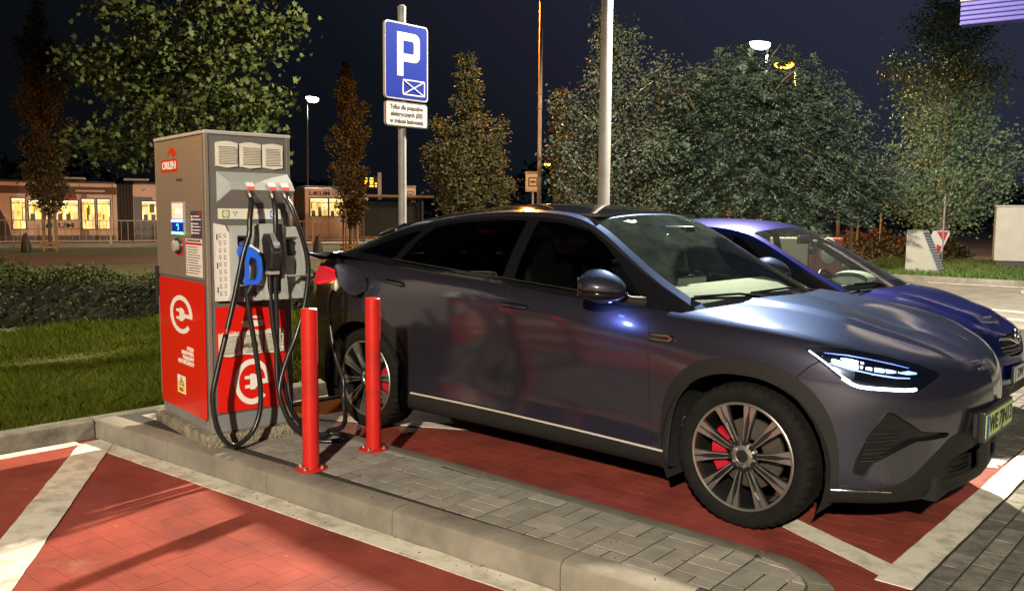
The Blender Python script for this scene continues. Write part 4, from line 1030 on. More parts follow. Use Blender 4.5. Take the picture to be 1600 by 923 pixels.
# tail lamps
TLM = M('tail_lamp_red', (.22, .003, .008), .5, spec=.2, emis=(1, .01, .05), estr=.55)
tl_in, tl_out = tail.split(lambda V: V[:, 6]-5.30)
for sg in (-1, 1): tl = part(tl_in, 'tail_lamp', TLM, car, (sg,), thick=.006)
part(tl_out, 'tail_light_bar', M('tail_bar', (.16, .004, .006), .2, coat=.6), car, (-1, 1), thick=.006)
def sw(pts, r, name, mat, parent, n=6): mb = MB(); mb.tube(catmull(pts, 6), r, n); return mb.build(name, mat, parent, smooth=60)
# shut lines, drawn in behind the panels
if gaps:
    part(join(*[g for g in gaps if g.F]), 'shut_line', GAPM, car, (-1, 1), off=-.0012)
gaps.clear()
# bright sill strip and bumper strip
def on_body(pts, off=.002):
    """points (x, z) on the near flank -> 3D with the flank's y"""
    GG = G_.reshape(-1, 3); out = []
    for x, z in pts:
        d = (GG[:, 0]-x)**2+(GG[:, 2]-z)**2+np.where(GG[:, 1] < .55, 9, 0); i = np.argsort(d)[:4]; wgt = 1/(d[i]+1e-6); out.append((x, (GG[i, 1]*wgt).sum()/wgt.sum()+off, z))
    return out
for sg in (-1, 1):
    q = on_body([(-.43+(-2.42+.43)*t, .322-.0105*(-.43+(-2.42+.43)*t+1.4)+.004) for t in np.linspace(0, 1, 14)], .010)
    mb = MB()
    for a, b in zip(q, q[1:]):
        mb.add([(a[0], sg*a[1], a[2]-.006), (b[0], sg*b[1], b[2]-.006), (b[0], sg*b[1], b[2]+.006), (a[0], sg*a[1], a[2]+.006), (a[0], sg*(a[1]+.006), a[2]-.004), (b[0], sg*(b[1]+.006), b[2]-.004), (b[0], sg*(b[1]+.006), b[2]+.004), (a[0], sg*(a[1]+.006), a[2]+.004)], [(4,5,6,7), (0,1,5,4), (3,7,6,2), (0,4,7,3), (1,2,6,5)])
    mb.build('sill_strip', M('satin_strip', (.75, .66, .56), .35, metal=.35), car)
    sw([(.44, sg*.893, .289), (.52, sg*.852, .293), (.60, sg*.79, .294), (.66, sg*.742, .292)], .007, 'bumper_strip', CHROME, car)
# glasshouse
gl_band = lambda lo, hi: (lambda V: np.maximum(lo-V[:, 7], V[:, 7]-hi))
rail_p, SD2 = SD.split(lambda V: .935-V[:, 7])
both(rail_p, 'roof_rail', PAINT, car, thick=.006)
wins = [('front_window', TINT_F, [(-.66,1.092),(-.80,1.215),(-1.0,1.375),(-1.14,1.455),(-1.36,1.496),(-1.555,1.508),(-1.575,1.148),(-1.2,1.122)]),
        ('rear_window', TINT, [(-1.665,1.156),(-1.645,1.51),(-1.91,1.51),(-2.25,1.488),(-2.50,1.452),(-2.60,1.34),(-2.655,1.222)]),
        ('quarter_window', TINT, [(-2.73,1.230),(-2.665,1.36),(-2.60,1.435),(-2.78,1.40),(-3.0,1.33),(-3.20,1.262)])]
for nm, m, pol in wins:
    w_, SD2 = SD2.split(poly_phi(pol, 0, 2)); both(w_, nm, m, car, off=-.002)
both(SD2, 'window_trim', GLOSSB, car, thick=.008)
for sg in (-1, 1):
    zt = lambda x: belt_z(x)+.012
    sw([(x, sg*(np.interp(-x, [.3,.6,1.2,2.2,2.9,3.4], [.805,.868,.884,.880,.852,.80])), zt(x)) for x in np.linspace(-.62, -2.70, 12)], .0045, 'belt_moulding', CLAD, car)
ws, TP2 = TP.split(AND(lambda V: .26-V[:, 6], lambda V: V[:, 6]-4.02, lambda V: V[:, 7]-.935))
part(ws, 'windscreen', GLASS, car, (-1, 1))
cow, TP2 = TP2.split(AND(lambda V: V[:, 6]-.26, lambda V: V[:, 7]-.935)); part(cow, 'windscreen_frit', GLOSSB, car, (-1, 1))
roofg, TP2 = TP2.split(AND(lambda V: 4.12-V[:, 6], lambda V: V[:, 6]-9.0, lambda V: V[:, 7]-.90)); part(roofg, 'panoramic_roof', M('roof_glass', (.008, .009, .010), .06, coat=.4), car, (-1, 1), thick=.004)
hdr, TP2 = TP2.split(AND(lambda V: 4.02-V[:, 6], lambda V: V[:, 6]-4.12, lambda V: V[:, 7]-.935)); part(hdr, 'roof_header', GLOSSB, car, (-1, 1))
back, TP2 = TP2.split(AND(lambda V: 9.95-V[:, 6], lambda V: V[:, 6]-11.8, lambda V: V[:, 7]-.90)); part(back, 'rear_screen', TINT, car, (-1, 1))
part(TP2, 'roof_frame', PAINT, car, (-1, 1), thick=.006)
# roof-end spoiler and ducktail
mb = MB()
sp = [(-3.02, .56, 1.435), (-3.10, .40, 1.475), (-3.12, 0, 1.492), (-3.10, -.40, 1.475), (-3.02, -.56, 1.435)]
V = []
for x, y, z in sp: V += [(x, y, z-.004), (x-.20, y*.97, z-.048), (x-.20, y*.97, z-.062), (x, y, z-.04)]
mb.add(V, [(4*i+k2, 4*i+(k2+1) % 4, 4*i+4+(k2+1) % 4, 4*i+4+k2) for i in range(4) for k2 in range(4)]+[(0, 1, 2, 3), (19, 18, 17, 16)]); mb.build('roof_spoiler', GLOSSB, car, smooth=50)
mb = MB(); V = []
for y in np.linspace(-.74, .74, 13):
    e = 1-(abs(y)/.74)**4; V += [(-3.62-.06*e, y, 1.205), (-3.86-.06*e, y, 1.228), (-3.86-.06*e, y, 1.21), (-3.70, y, 1.18)]
mb.add(V, [(4*i+k2, 4*i+(k2+1) % 4, 4*i+4+(k2+1) % 4, 4*i+4+k2) for i in range(12) for k2 in range(4)]+[(0, 1, 2, 3), (51, 50, 49, 48)]); mb.build('boot_spoiler', GLOSSB, car, smooth=50)
# roof aerial
mb = MB(); mb.prism([(-2.42, 1.585), (-2.56, 1.635), (-2.60, 1.64), (-2.63, 1.565)], (0, -.014, 0), X, Z, Y*.028); mb.build('aerial', GLOSSB, car, smooth=60)
# headlights: dark bowl behind a clear lens, with projector modules and the running-light strip
LENS = glass_mat('lamp_lens', (.86, .9, 1.))
LM = M('headlamp_led', (.8, .9, 1), .3, emis=(.72, .86, 1), estr=16.); LB = M('headlamp_blue', (.3, .45, 1), .3, emis=(.28, .45, 1), estr=2.4); DRL = M('running_light', (.9, .95, 1), .3, emis=(.82, .9, 1), estr=9.)
def hp(a, b, off=0.):
    """surface point at run a, level b"""
    VV = SURF0.V; d = (VV[:, 6]-a)**2+(VV[:, 7]-b)**2; i = np.argsort(d)[:4]; wt = 1/(d[i]+1e-7); wt /= wt.sum()
    p = (VV[i, :3]*wt[:, None]).sum(0); n = (VV[i, 3:6]*wt[:, None]).sum(0); return Vector(p+n*off), Vector(n)
SURF0 = hero_surfaces()[0]
for sg in (-1, 1):
    for pth in (((4.735, .828), (4.84, .855), (4.95, .876), (5.08, .884)), ((4.80, .812), (4.90, .792), (5.0, .780), (5.10, .774))):
        sw([(lambda p: Vector((p.x, sg*p.y, p.z)))(hp(a, b, .001)[0]) for a, b in pth], .005, 'tail_lamp_strip', M('tail_glow', (.8, .02, .04), .5, spec=.1, emis=(1, .02, .05), estr=1.1), car)
for sg in (-1, 1):
    mir = lambda p: Vector((p.x, sg*p.y, p.z))
    hl = part(head, 'headlight', M('lamp_bowl', (.004, .005, .009), .25), car, (sg,), off=-.05, thick=-.05)
    part(head, 'headlight_lens', LENS, hl, (sg,), thick=.004)
    def pod(a, b, wa, hb, name, mat, off=-.030, dep=.018):
        mb = MB(); c = [hp(a+s*wa/2, b+t*hb/2, off)[0] for s, t in ((-1,-1),(1,-1),(1,1),(-1,1))]; c2 = [hp(a+s*wa/2, b+t*hb/2, off-dep)[0] for s, t in ((-1,-1),(1,-1),(1,1),(-1,1))]
        mb.add([mir(p) for p in c+c2], [(0,1,2,3), (7,6,5,4)]+[(i, (i+1) % 4, 4+(i+1) % 4, 4+i) for i in range(4)]); return mb.build(name, mat, hl)
    def bar_(A, r, name, mat, off=-.02): mb = MB(); P_ = [mir(hp(a, b, off)[0]) for a, b in A]; mb.tube(P_, r, 8); return mb.build(name, mat, hl, smooth=60)
    bar_([(1.095, .826), (1.06, .822), (1.02, .822), (.98, .826), (.945, .832)], [.006, .011, .013, .011, .005], 'led_module', LM)
    bar_([(1.05, .856), (1.0, .862), (.94, .868)], [.003, .006, .003], 'led_module', LM)
    bar_([(.935, .834), (.88, .842), (.82, .848), (.76, .853)], [.006, .010, .009, .004], 'led_module', M('led_soft', (.5, .7, 1), .3, emis=(.6, .78, 1), estr=3.5))
    bar_([(.75, .855), (.70, .858), (.65, .855)], [.004, .010, .004], 'projector', LB)
    bar_([(1.10, .80), (1.0, .795), (.9, .80), (.78, .81), (.70, .815)], [.002, .0035, .004, .003, .002], 'light_guide', LB)
    bar_([(1.13, .872), (1.02, .905), (.9, .925), (.78, .925), (.68, .90)], [.002, .003, .003, .003, .002], 'light_guide', M('guide_dim', (.2, .3, .8), .3, emis=(.16, .26, .8), estr=.8))
    for a in (1.04, .965, .90, .84, .78): pod(a, .838, .006, .05, 'divider_fin', GLOSSB, off=-.004, dep=.02)
    sw([mir(hp(a, b, -.004)[0]) for a, b in ((1.20, .846), (1.12, .787), (1.046, .737), (1.01, .722))], .0045, 'running_light', LB if False else M('running_thin', (.8, .9, 1), .3, emis=(.7, .85, 1), estr=3.5), hl)
    sw([mir(hp(a, b, .001)[0]) for a, b in ((1.046, .728), (1.006, .714), (.964, .707), (.90, .716), (.834, .728), (.76, .735), (.70, .742))], .008, 'running_light', DRL, hl)
    pod(.86, .765, .26, .045, 'lamp_blade', GLOSSB, off=-.006, dep=.01)
    # ribs of the air curtain
    for i in range(9):
        z = .405+i*.019; a0 = .955-.5*(z-.40)*.55; a1 = max(a0-.085-.5*(z-.40), .76)
        VV = SURF0.V
        def az(a, z, off):
            d = (VV[:, 6]-a)**2+(VV[:, 2]-z)**2+np.where(VV[:, 7] > .7, 9, 0); i2 = np.argsort(d)[:4]; wt = 1/(d[i2]+1e-7); wt /= wt.sum()
            return Vector((VV[i2, :3]*wt[:, None]).sum(0)+(VV[i2, 3:6]*wt[:, None]).sum(0)*off)
        if a0-a1 > .03: sw([mir(az(a0-(a0-a1)*t, z+.01*t, -.016)) for t in (0, .5, 1)], .0035, 'curtain_rib', CLAD, CU[0 if sg < 0 else 1])
az0 = az
# grille slats, centre post
for z in (.335, .36, .385, .41):
    a_max = np.interp(z, [.318, .445], [.57, .2])
    for sg in (-1, 1): sw([Vector((p.x, sg*p.y, p.z)) for p in (az0(a, z, -.03) for a in np.linspace(.12, a_max, 4))], .004, 'grille_slat', CLAD, LOW)
# number plate
PLM = M('plate_green', (.40, .56, .20), .45, var=.04, scale=20); PLF = M('plate_frame', (.02, .02, .021), .4)
mb = MB(); mb.box((.915, -.02, .553), (.03, .545, .150), ch=.008); PF = mb.build('number_plate', PLF, car)
mb = MB(); mb.box((.8985, -.02, .553), (.055, .50, .12), ch=.004); mb.build('plate_mount', PLF, PF)
mb = MB(); mb.box((.9315, -.02, .556), (.004, .515, .112)); pm = mb.build('plate_sheet', PLM, PF)
text('lettering', 'WE 7JN13', .105, ink, pm, (.9345, .0, .556), Y, Z, width=.44, bold=.002)
mb = MB(); mb.box((.9338, -.252, .556), (.0015, .04, .108)); mb.build('plate_band', M('plate_blue', (.02, .06, .4), .5), pm)
# maker's letters on the nose
nm_p, nm_n = hp(.0, .835, .003)
text('lettering', 'BYD', .05, CHROME, car, (nm_p.x+.002, 0, nm_p.z), Y, Vector((-nm_n.z, 0, nm_n.x)), width=.16, bold=.002, depth=.003)
# fender badge
for sg in (-1, 1):
    q = on_body([(-.45, .913)], .0)[0]
    poly = [(-.528,.887),(-.53,.936),(-.41,.934),(-.375,.92),(-.372,.905),(-.40,.893)]
    mb = MB(); mb.prism([(a, b) for a, b in poly], (0, sg*(q[1]-.004), 0), X, Z, Y*sg*.010); bd = mb.build('fender_badge', GLOSSB, car)
    mb = MB(); mb.prism([(-.518,.899),(-.518,.904),(-.42,.904),(-.40,.910),(-.42,.922),(-.518,.924),(-.518,.929),(-.415,.929),(-.386,.912),(-.41,.898)], (0, sg*(q[1]+.0055), 0), X, Z, Y*sg*.002); mb.build('badge_trim', CHROME, bd)
# door handles
for sg, fd, rd in ((-1, FD[0], RD[0]), (1, FD[1], RD[1])):
    for x0, x1, z0, z1, dr in ((-1.60, -1.385, 1.004, .995, fd), (-2.70, -2.49, 1.082, 1.063, rd)):
        q = on_body([(x0, z0), (x1, z1)], 0.); p, r = Vector((q[0][0], sg*q[0][1], z0)), Vector((q[1][0], sg*q[1][1], z1)); d = r-p
        mb = MB(); mb.tube([p, p+d*.1, p+d*.5, p+d*.9, r], [.006, .017, .020, .017, .006], 10); h = mb.build('handle_recess', GLOSSB, dr, smooth=60); h.scale = (1, 1, 1)
        mb = MB(); mb.tube([p+d*.02+Y*sg*.014, p+d*.12+Y*sg*.019, p+d*.5+Y*sg*.02, p+d*.88+Y*sg*.019, p+d*.97+Y*sg*.013], [.004, .0105, .011, .0105, .004], 10); mb.build('door_handle', PAINT, dr, smooth=60)
# charging port, opened flap and plug
part(port, 'charging_port', M('port_black', (.01, .01, .011), .5), car, (-1,), off=-.06, thick=-.062)
mb = MB(); mb.lathe([(0, .02), (.03, .02), (.036, .0), (.045, -.004)], 20, axis='Y'); pr = mb.build('port_socket', M('socket_grey', (.25, .25, .24), .5), car, smooth=40); pr.location = (-3.01, -.905, 1.035)
_c = [(-2.875, -.955, 1.0), (-2.885, -.945, 1.09), (-2.905, -.965, 1.135), (-2.95, -1.045, 1.18), (-2.985, -1.105, 1.19), (-2.995, -1.13, 1.165), (-2.965, -1.13, 1.075), (-2.925, -1.075, .99), (-2.895, -1.0, .97)]
fl = [v[:] for v in catmull(_c[-2:]+_c+_c[:2], 3)[6:-6]][:-1]
def flap_mesh():
    P = [Vector(p) for p in fl]; n = Vector((.86, -.5, .1)).normalized(); mb = MB(); k2 = len(P)
    c = sum(P, Vector())/k2
    V = [c+n*.014]+[c+(p-c)*.55+n*.010 for p in P]+P+[p-n*.012 for p in P]
    F = [(0, 1+i, 1+(i+1) % k2) for i in range(k2)]+[(1+i, 1+k2+i, 1+k2+(i+1) % k2, 1+(i+1) % k2) for i in range(k2)]+[(1+k2+i, 1+2*k2+i, 1+2*k2+(i+1) % k2, 1+k2+(i+1) % k2) for i in range(k2)]+[tuple(1+2*k2+i for i in range(k2))]
    mb.add(V, F); return mb.build('charging_flap', PAINT, car, smooth=45)
flap_mesh()
mb = MB(); mb.tube([(-2.92, -.93, 1.03), (-2.90, -.97, 1.03), (-2.89, -1.0, 1.03)], .010, 8); mb.build('flap_hinge', blackp, car, smooth=60)
plug = empty('charging_plug', (-3.02, -.955, 1.04), 0, 'pale charging plug pushed into the open port of the grey car', 'plug')
mb = MB(); mb.tube([(0, .03, 0), (0, -.03, .0)], .036, 16); mb.build('plug_nose', blackp, plug, smooth=40)
mb = MB(); mb.tube(catmull([(.01, -.02, .012), (-.02, -.06, .022), (-.055, -.095, .0), (-.075, -.115, -.035)], 5), [.038]*3+[.036]*4+[.034]*5+[.028]*4, 14); mb.build('plug_grip', M('plug_cream', (.62, .62, .54), .45), plug, smooth=50)
mb = MB(); mb.tube([(-.072, -.112, -.03), (-.085, -.128, -.065)], [.02, .015], 12); mb.build('strain_relief', black, plug, smooth=40)
# door mirrors
def blob(c, d, name, mat, parent, fn=None, n=20):
    bm = bmesh.new(); bmesh.ops.create_uvsphere(bm, u_segments=n*2, v_segments=n, radius=1)
    for v in bm.verts:
        p = v.co.copy(); q = fn(p) if fn else p; v.co = Vector((c[0]+q.x*d[0], c[1]+q.y*d[1], c[2]+q.z*d[2]))
    me = bpy.data.meshes.new(name); bm.to_mesh(me); bm.free(); me.materials.append(mat); me.polygons.foreach_set('use_smooth', [True]*len(me.polygons))
    o = bpy.data.objects.new(name, me); COL.objects.link(o); o.parent = parent; return o
for sg, nm in ((-1, 0), (1, 1)):
    mr = empty('door_mirror', (-.80, sg*1.03, 1.165)); mr.parent = car
    def shp(p):
        x = p.x if p.x > 0 else max(p.x, -.5); k2 = 1-.28*max(0, p.x)**1.5
        out = p.y*sg
        return Vector((x*(1-.25*max(0, out)), p.y, p.z*k2*(1-.28*max(0, out))+(-.10*p.x if p.x > 0 else 0)+.05*out-.12*abs(p.z)*0))
    blob((0, 0, 0), (.155, .135, .092), 'mirror_shell', PAINT, mr, shp)
    blob((.005, 0, -.032), (.158, .137, .055), 'mirror_base', GLOSSB, mr, shp)
    mb = MB(); mb.box((-.076, 0, 0), (.006, .18, .10), ch=.002); mb.build('mirror_glass', M('mirror_glass', (.8, .8, .8), .02, metal=1.), mr)
    mb = MB(); mb.tube([(.07, -sg*.08, -.06), (.12, -sg*.13, -.08), (.17, -sg*.19, -.085)], [.03, .028, .03], 10); mb.build('mirror_arm', CLAD, mr, smooth=60)
    mb = MB(); mb.box((.125, -sg*.06, -.035), (.03, .03, .014), ch=.004); mb.build('turn_signal', M('repeater', (.5, .52, .5), .3), mr)
    if sg < 0:
        mb = MB(); mb.box((.01, .075, -.088), (.03, .02, .006)); mb.build('puddle_lamp', M('puddle_led', (.5, .7, 1), .3, emis=(.3, .45, 1), estr=6), mr)
        l = bpy.data.lights.new('puddle', 'SPOT'); l.energy = 8; l.color = (.25, .36, 1.); l.spot_size = math.radians(140); l.spot_blend = .8; l.shadow_soft_size = .01
        lo = bpy.data.objects.new('puddle_light', l); COL.objects.link(lo); lo.parent = mr; lo.location = (.03, .0, -.105); lo.rotation_euler = Vector((.05, .72, -.70)).to_track_quat('-Z', 'Y').to_euler()
mb = MB(); mb.add([(-.50, -.80, 1.075), (-.66, -.862, 1.085), (-.80, -.80, 1.205)], [(0, 1, 2)])
# wheels
CAL = M('caliper_red', (.45, .012, .03), .35, coat=.4)
for sg in (-1, 1):
    for x, cal in ((0, (CAL, math.radians(145), math.radians(215))), (-2.93, (CAL, math.radians(-30), math.radians(30)))):
        wheel(car, x, sg*.935, .364, sg, caliper=cal)
        liner(car, x, .364, .440, .55, .953, sg)
mb = MB(); mb.box((-1.45, 0, .29), (4.5, 1.1, .12)); mb.build('underbody', M('underbody', (.01, .01, .01), .9), car)
# cabin
TRIM = M('cabin_trim', (.035, .036, .038), .75, var=.1, scale=15); SEATM = M('seat_leather', (.05, .05, .052), .55, var=.08, scale=12)
cab = empty('cabin'); cab.parent = car
mb = MB(); mb.box((-1.7, 0, .42), (2.9, 1.5, .1)); mb.build('floor_pan', TRIM, cab)
dash = MB(); V = []
for y in np.linspace(-.72, .72, 15):
    c = 1-(y/.8)**4*.3; V += [(-.36, y, .62), (-.24-.18*(y/.72)**2, y, 1.045), (-.46-.12*(y/.72)**2, y, 1.115), (-.70, y, 1.155-.015*c), (-.78, y, 1.09), (-.82, y, .86), (-.72, y, .62)]
dash.add(V, [(7*i+k2, 7*i+(k2+1) % 7, 7*i+7+(k2+1) % 7, 7*i+7+k2) for i in range(14) for k2 in range(7)]); dash.build('dashboard', M('dash_grey', (.34, .36, .32), .8, var=.06, scale=20), cab, smooth=50)
mb = MB(); mb.box((-.84, 0, 1.07), (.025, .36, .2), ch=.008); mb.build('centre_screen', GLOSSB, cab)
swm = MB(); V = []
swl = empty('steering_wheel', (-.98, .37, .97)); swl.parent = cab; swl.rotation_euler = (0, math.radians(-24), 0)
mb = MB(); mb.tube([(0, .19*math.cos(t), .18*math.sin(t)) for t in np.linspace(0, 2*pi, 40)], .016, 10, caps=False); mb.build('wheel_ring', blackp, swl, smooth=60)
mb = MB(); mb.box((.02, 0, -.01), (.05, .15, .1), ch=.02); mb.box((.02, 0, 0), (.02, .36, .03), ch=.008); mb.build('wheel_hub', blackp, swl)
for y in (-.37, .37): seat(cab, -1.35, y, SEATM)
for y in (-.42, 0, .42): seat(cab, -2.25, y, SEATM)
mb = MB(); mb.box((-.93, 0, 1.455), (.16, .12, .05), ch=.012); mb.build('camera_housing', blackp, cab)
mb = MB(); mb.box((-.955, .0, 1.40), (.03, .24, .065), ch=.012); mb.build('rear_view_mirror', blackp, cab)
mb = MB(); mb.box((-1.6, 0, 1.545), (.9, 1.1, .02)); mb.build('headliner', TRIM, cab)
# cowl tray between bonnet and windscreen
def cowl_tray(parent, cx, zf, wmax, dx=.07):
    mb = MB(); V = []; ws_ = np.linspace(-wmax, wmax, 25)
    for w in ws_: x = cx(abs(w)); z = zf(abs(w)); V += [(x+dx, w, z-.03), (x-.02, w, z-.012), (x-.10, w, z-.006)]
    mb.add(V, [(3*i+k, 3*i+k+1, 3*i+4+k, 3*i+3+k) for i in range(24) for k in (0, 1)]); mb.build('cowl_tray', blackp, parent, smooth=60)
cowl_tray(car, lambda w: -.125-.225*(w/.755)**2, lambda w: 1.092-.045*(w/.755)**2.2, .79)
# wipers
for y0, y1, x1 in ((.48, -.22, -.30), (-.18, -.68, -.40)):
    mb = MB(); a, b = Vector((-.14-.16*(y0/.75)**2, y0, 1.088)), Vector((x1-.02, y1, 1.10)); mb.tube([a, a.lerp(b, .5)+Z*.028, b+Z*.012], .007, 6); mb.tube([a.lerp(b, .25)+Z*.008, b+Z*.004+Vector((.0, -.03, 0))], .008, 6); mb.build('wiper', M('wiper_black', (.006, .006, .006), .9, spec=.05), car, smooth=60)
# ---------------------------------------------------------------- the blue car next to it (same building method, own shape)
def build_blue(cy):
    O = np.array([(.50,0),(.485,.2),(.44,.42),(.34,.62),(.18,.77),(0,.845),(-.2,.874),(-.45,.882),(-.8,.878),(-1.3,.874),(-1.9,.874),(-2.4,.88),(-2.9,.877),(-3.2,.84),(-3.45,.72),(-3.6,.5),(-3.66,.25),(-3.67,0)])
    n = len(O); T = np.gradient(O, axis=0); I = np.stack([T[:, 1], -T[:, 0]], 1); I /= np.linalg.norm(I, axis=1, keepdims=True); I[0] = (-1, 0); I[-1] = (1, 0)
    for k in range(n):
        if I[k]@(np.array([-1.5, 0])-O[k]) < 0: I[k] = -I[k]
    K = {0: [(.2,.3),(.19,.08),(.24,.03),(.33,.01),(.45,.0),(.55,.012),(.635,.03),(.69,.085),(.72,.17)],
         4: [(.2,.28),(.19,.07),(.24,.03),(.33,.01),(.46,0),(.58,.01),(.69,.035),(.755,.09),(.795,.16)],
         6: [(.18,.25),(.18,.06),(.22,.02),(.32,.005),(.48,0),(.62,0),(.76,.02),(.85,.07),(.895,.15)],
         8: [(.18,.25),(.18,.06),(.22,.02),(.32,.01),(.48,.012),(.64,0),(.80,.005),(.905,.05),(.95,.10)],
         11: [(.18,.25),(.18,.06),(.22,.02),(.32,.01),(.48,.012),(.66,0),(.82,.005),(.93,.04),(.98,.09)],
         14: [(.25,.3),(.24,.1),(.28,.04),(.36,.01),(.5,0),(.66,.01),(.84,.03),(.95,.06),(1.0,.10)],
         17: [(.25,.3),(.24,.1),(.28,.04),(.36,.01),(.5,0),(.66,.01),(.84,.03),(.95,.06),(1.0,.10)]}
    Zt = interp_rows(K, n); m = Zt.shape[1]; H = 4; P = np.zeros((n, m+H, 3))
    spx = [.25,.22,.18,.12,.04,-.06,-.18,-.32,-.45]
    for s in range(n):
        for j in range(m):
            z, ins = Zt[s, j]; xy = O[s]+I[s]*ins; P[s, j] = (xy[0], max(xy[1], 0), z)
        e = P[s, m-1]
        if s < len(spx): sp = np.array([spx[s], 0, np.interp(spx[s], [-.45,-.2,0,.25], [1.0,.955,.895,.81])])
        else: sp = np.array([e[0] if s < 13 else -3.5-.02*(s-13), 0, e[2]+.01])
        for h in range(H):
            t = (h+1)/H; q = e*(1-t)+sp*t
            if s < len(spx): q[2] += .02*math.sin(math.pi*t)
            P[s, m+h] = q
    P[0, :, 1] = 0; P[-1, :, 1] = 0
    G = bspl(bspl(P, 8, 0), 6, 1); G[:, -1, 1] = 0; G[0, :, 1] = 0; G[-1, :, 1] = 0
    Xc, Wc = G[..., 0], G[..., 1]; t = np.clip((np.interp(Xc, [-.5, .3], [.50, .36])-Wc)/.06, 0, 1); G[..., 2] += np.where((Xc > -.6) & (G[..., 2] > .7), .014*t*t*(3-2*t)*np.clip((.4-Xc)/.2, 0, 1), 0)
    ol = bspl(O, 8, 0); a = np.concatenate([[0], np.cumsum(np.hypot(*np.diff(ol, axis=0).T))])
    S = Surf.grid(G, a[:, None], np.arange(G.shape[1])[None, :]/6*.1); S0 = S
    R = bspl(np.array([(-.60,.70,.965),(-.9,.672,1.11),(-1.2,.635,1.275),(-1.45,.585,1.40),(-1.7,.562,1.447),(-2.1,.555,1.462),(-2.6,.555,1.44),(-3.0,.56,1.365),(-3.3,.57,1.22),(-3.5,.58,1.03)]), 8, 0)
    Mi = bspl(np.array([(-.40,0,.99),(-.68,0,1.145),(-.98,0,1.31),(-1.28,0,1.455),(-1.58,0,1.51),(-2.05,0,1.53),(-2.6,0,1.505),(-3.05,0,1.44),(-3.4,0,1.27),(-3.6,0,1.04)]), 8, 0)
    k = len(R); v = np.linspace(0, 1, 21); top = np.zeros((k, 21, 3))
    for i in range(k):
        top[i, :, 0] = Mi[i, 0]+(R[i, 0]-Mi[i, 0])*v**2; top[i, :, 1] = v*R[i, 1]; top[i, :, 2] = Mi[i, 2]+(R[i, 2]-Mi[i, 2])*v**2.6
    TP = Surf.grid(top, (np.arange(k)/8)[:, None], v[None, :], flip=True)
    q = np.linspace(0, 1, 13); side = np.zeros((k, 13, 3))
    for i in range(k):
        x = R[i, 0]; b = np.array([x, np.interp(-x, [.5, .9, 2.6, 3.2, 3.55], [.74, .80, .80, .74, .62]), min(.955+(-x-.6)*.03-.02, R[i, 2]-.004)])
        for j, t in enumerate(q): side[i, j] = b*(1-t)+R[i]*t; side[i, j, 1] += .02*math.sin(pi*t)*min(1, (R[i, 2]-b[2])/.3)
    SD = Surf.grid(side, (np.arange(k)/8)[:, None], q[None, :])
    car = empty('blue_car', (0, cy, 0), 0, 'dark blue hatchback parked beyond the grey car', 'car')
    PB = car_paint('paint_blue', (.003, .007, .070), (.006, .014, .13), metal=.5, rough=.42, tint=(.16, .26, .9), spec=.12)
    cowl = lambda V: -.375-.235*(V[:, 1]/.70)**2
    _, S = S.split(AND(lambda V: .79-V[:, 7], lambda V: V[:, 0]-cowl(V)-.012, lambda V: -3.42-V[:, 0]))
    FX, RX = -.36, -2.93
    so = lambda V: .5-V[:, 1]
    _, S = S.split(AND(arch_phi(FX, .31, .345, .35), so)); _, S = S.split(AND(arch_phi(RX, .31, .345, .35), so))
    gaps.clear()
    head, S = take(S, poly_phi([(1.02,.735),(.86,.765),(.66,.735),(.52,.66),(.56,.59),(.78,.585),(.95,.63)], 6, 7), .002)
    hood, S = take(S, AND(poly_phi([(1.75,.83),(1.3,.80),(1.02,.77),(.86,.78),(.66,.75),(.5,.705),(.3,.70),(-.2,.70),(-.2,2),(2.4,2),(2.4,.83)], 6, 7), lambda V: -.66-V[:, 0]), .0035)
    gril, S = take(S, poly_phi([(-.3,.69),(.25,.675),(.36,.645),(.34,.575),(.20,.525),(-.3,.51)], 6, 2), .002)
    low, S = take(S, poly_phi([(-.3,.325),(.42,.32),(.52,.285),(.46,.235),(-.3,.225)], 6, 2), .002)
    bump, S = take(S, AND(lambda V: .0-V[:, 0], lambda V: V[:, 2]-.72))
    fd, S = take(S, poly_phi([(-.78,.26),(-.72,.6),(-.74,1.2),(-1.75,1.2),(-1.76,.26)], 0, 2)); rd, S = take(S, poly_phi([(-1.77,.26),(-1.76,1.2),(-2.75,1.2),(-2.7,.85),(-2.52,.6),(-2.45,.26)], 0, 2))
    part(S, 'body_shell', PB, car, (-1, 1), thick=.01); both(fd, 'front_door', PB, car, thick=.01); both(rd, 'rear_door', PB, car, thick=.01)
    part(hood, 'bonnet', PB, car, (-1, 1), thick=.01); part(bump, 'front_bumper', PB, car, (-1, 1), thick=.01)
    gb = M('grille_black', (.006, .006, .006), .5)
    gr = part(gril, 'grille', gb, car, (-1, 1), off=-.03); lo = part(low, 'lower_intake', gb, car, (-1, 1), off=-.04)
    both(head, 'headlight', M('lamp_dull', (.10, .11, .12), .12, metal=.8, coat=.8), car, thick=.004)
    part(join(*[g for g in gaps if g.F]), 'shut_line', GAPM, car, (-1, 1), off=-.0012); gaps.clear()
    VV = S0.V
    def az(a, z, off):
        d = (VV[:, 6]-a)**2+(VV[:, 2]-z)**2+np.where(VV[:, 7] > .72, 9, 0); i2 = np.argsort(d)[:4]; wt = 1/(d[i2]+1e-7); wt /= wt.sum(); return Vector((VV[i2, :3]*wt[:, None]).sum(0)+(VV[i2, 3:6]*wt[:, None]).sum(0)*off)
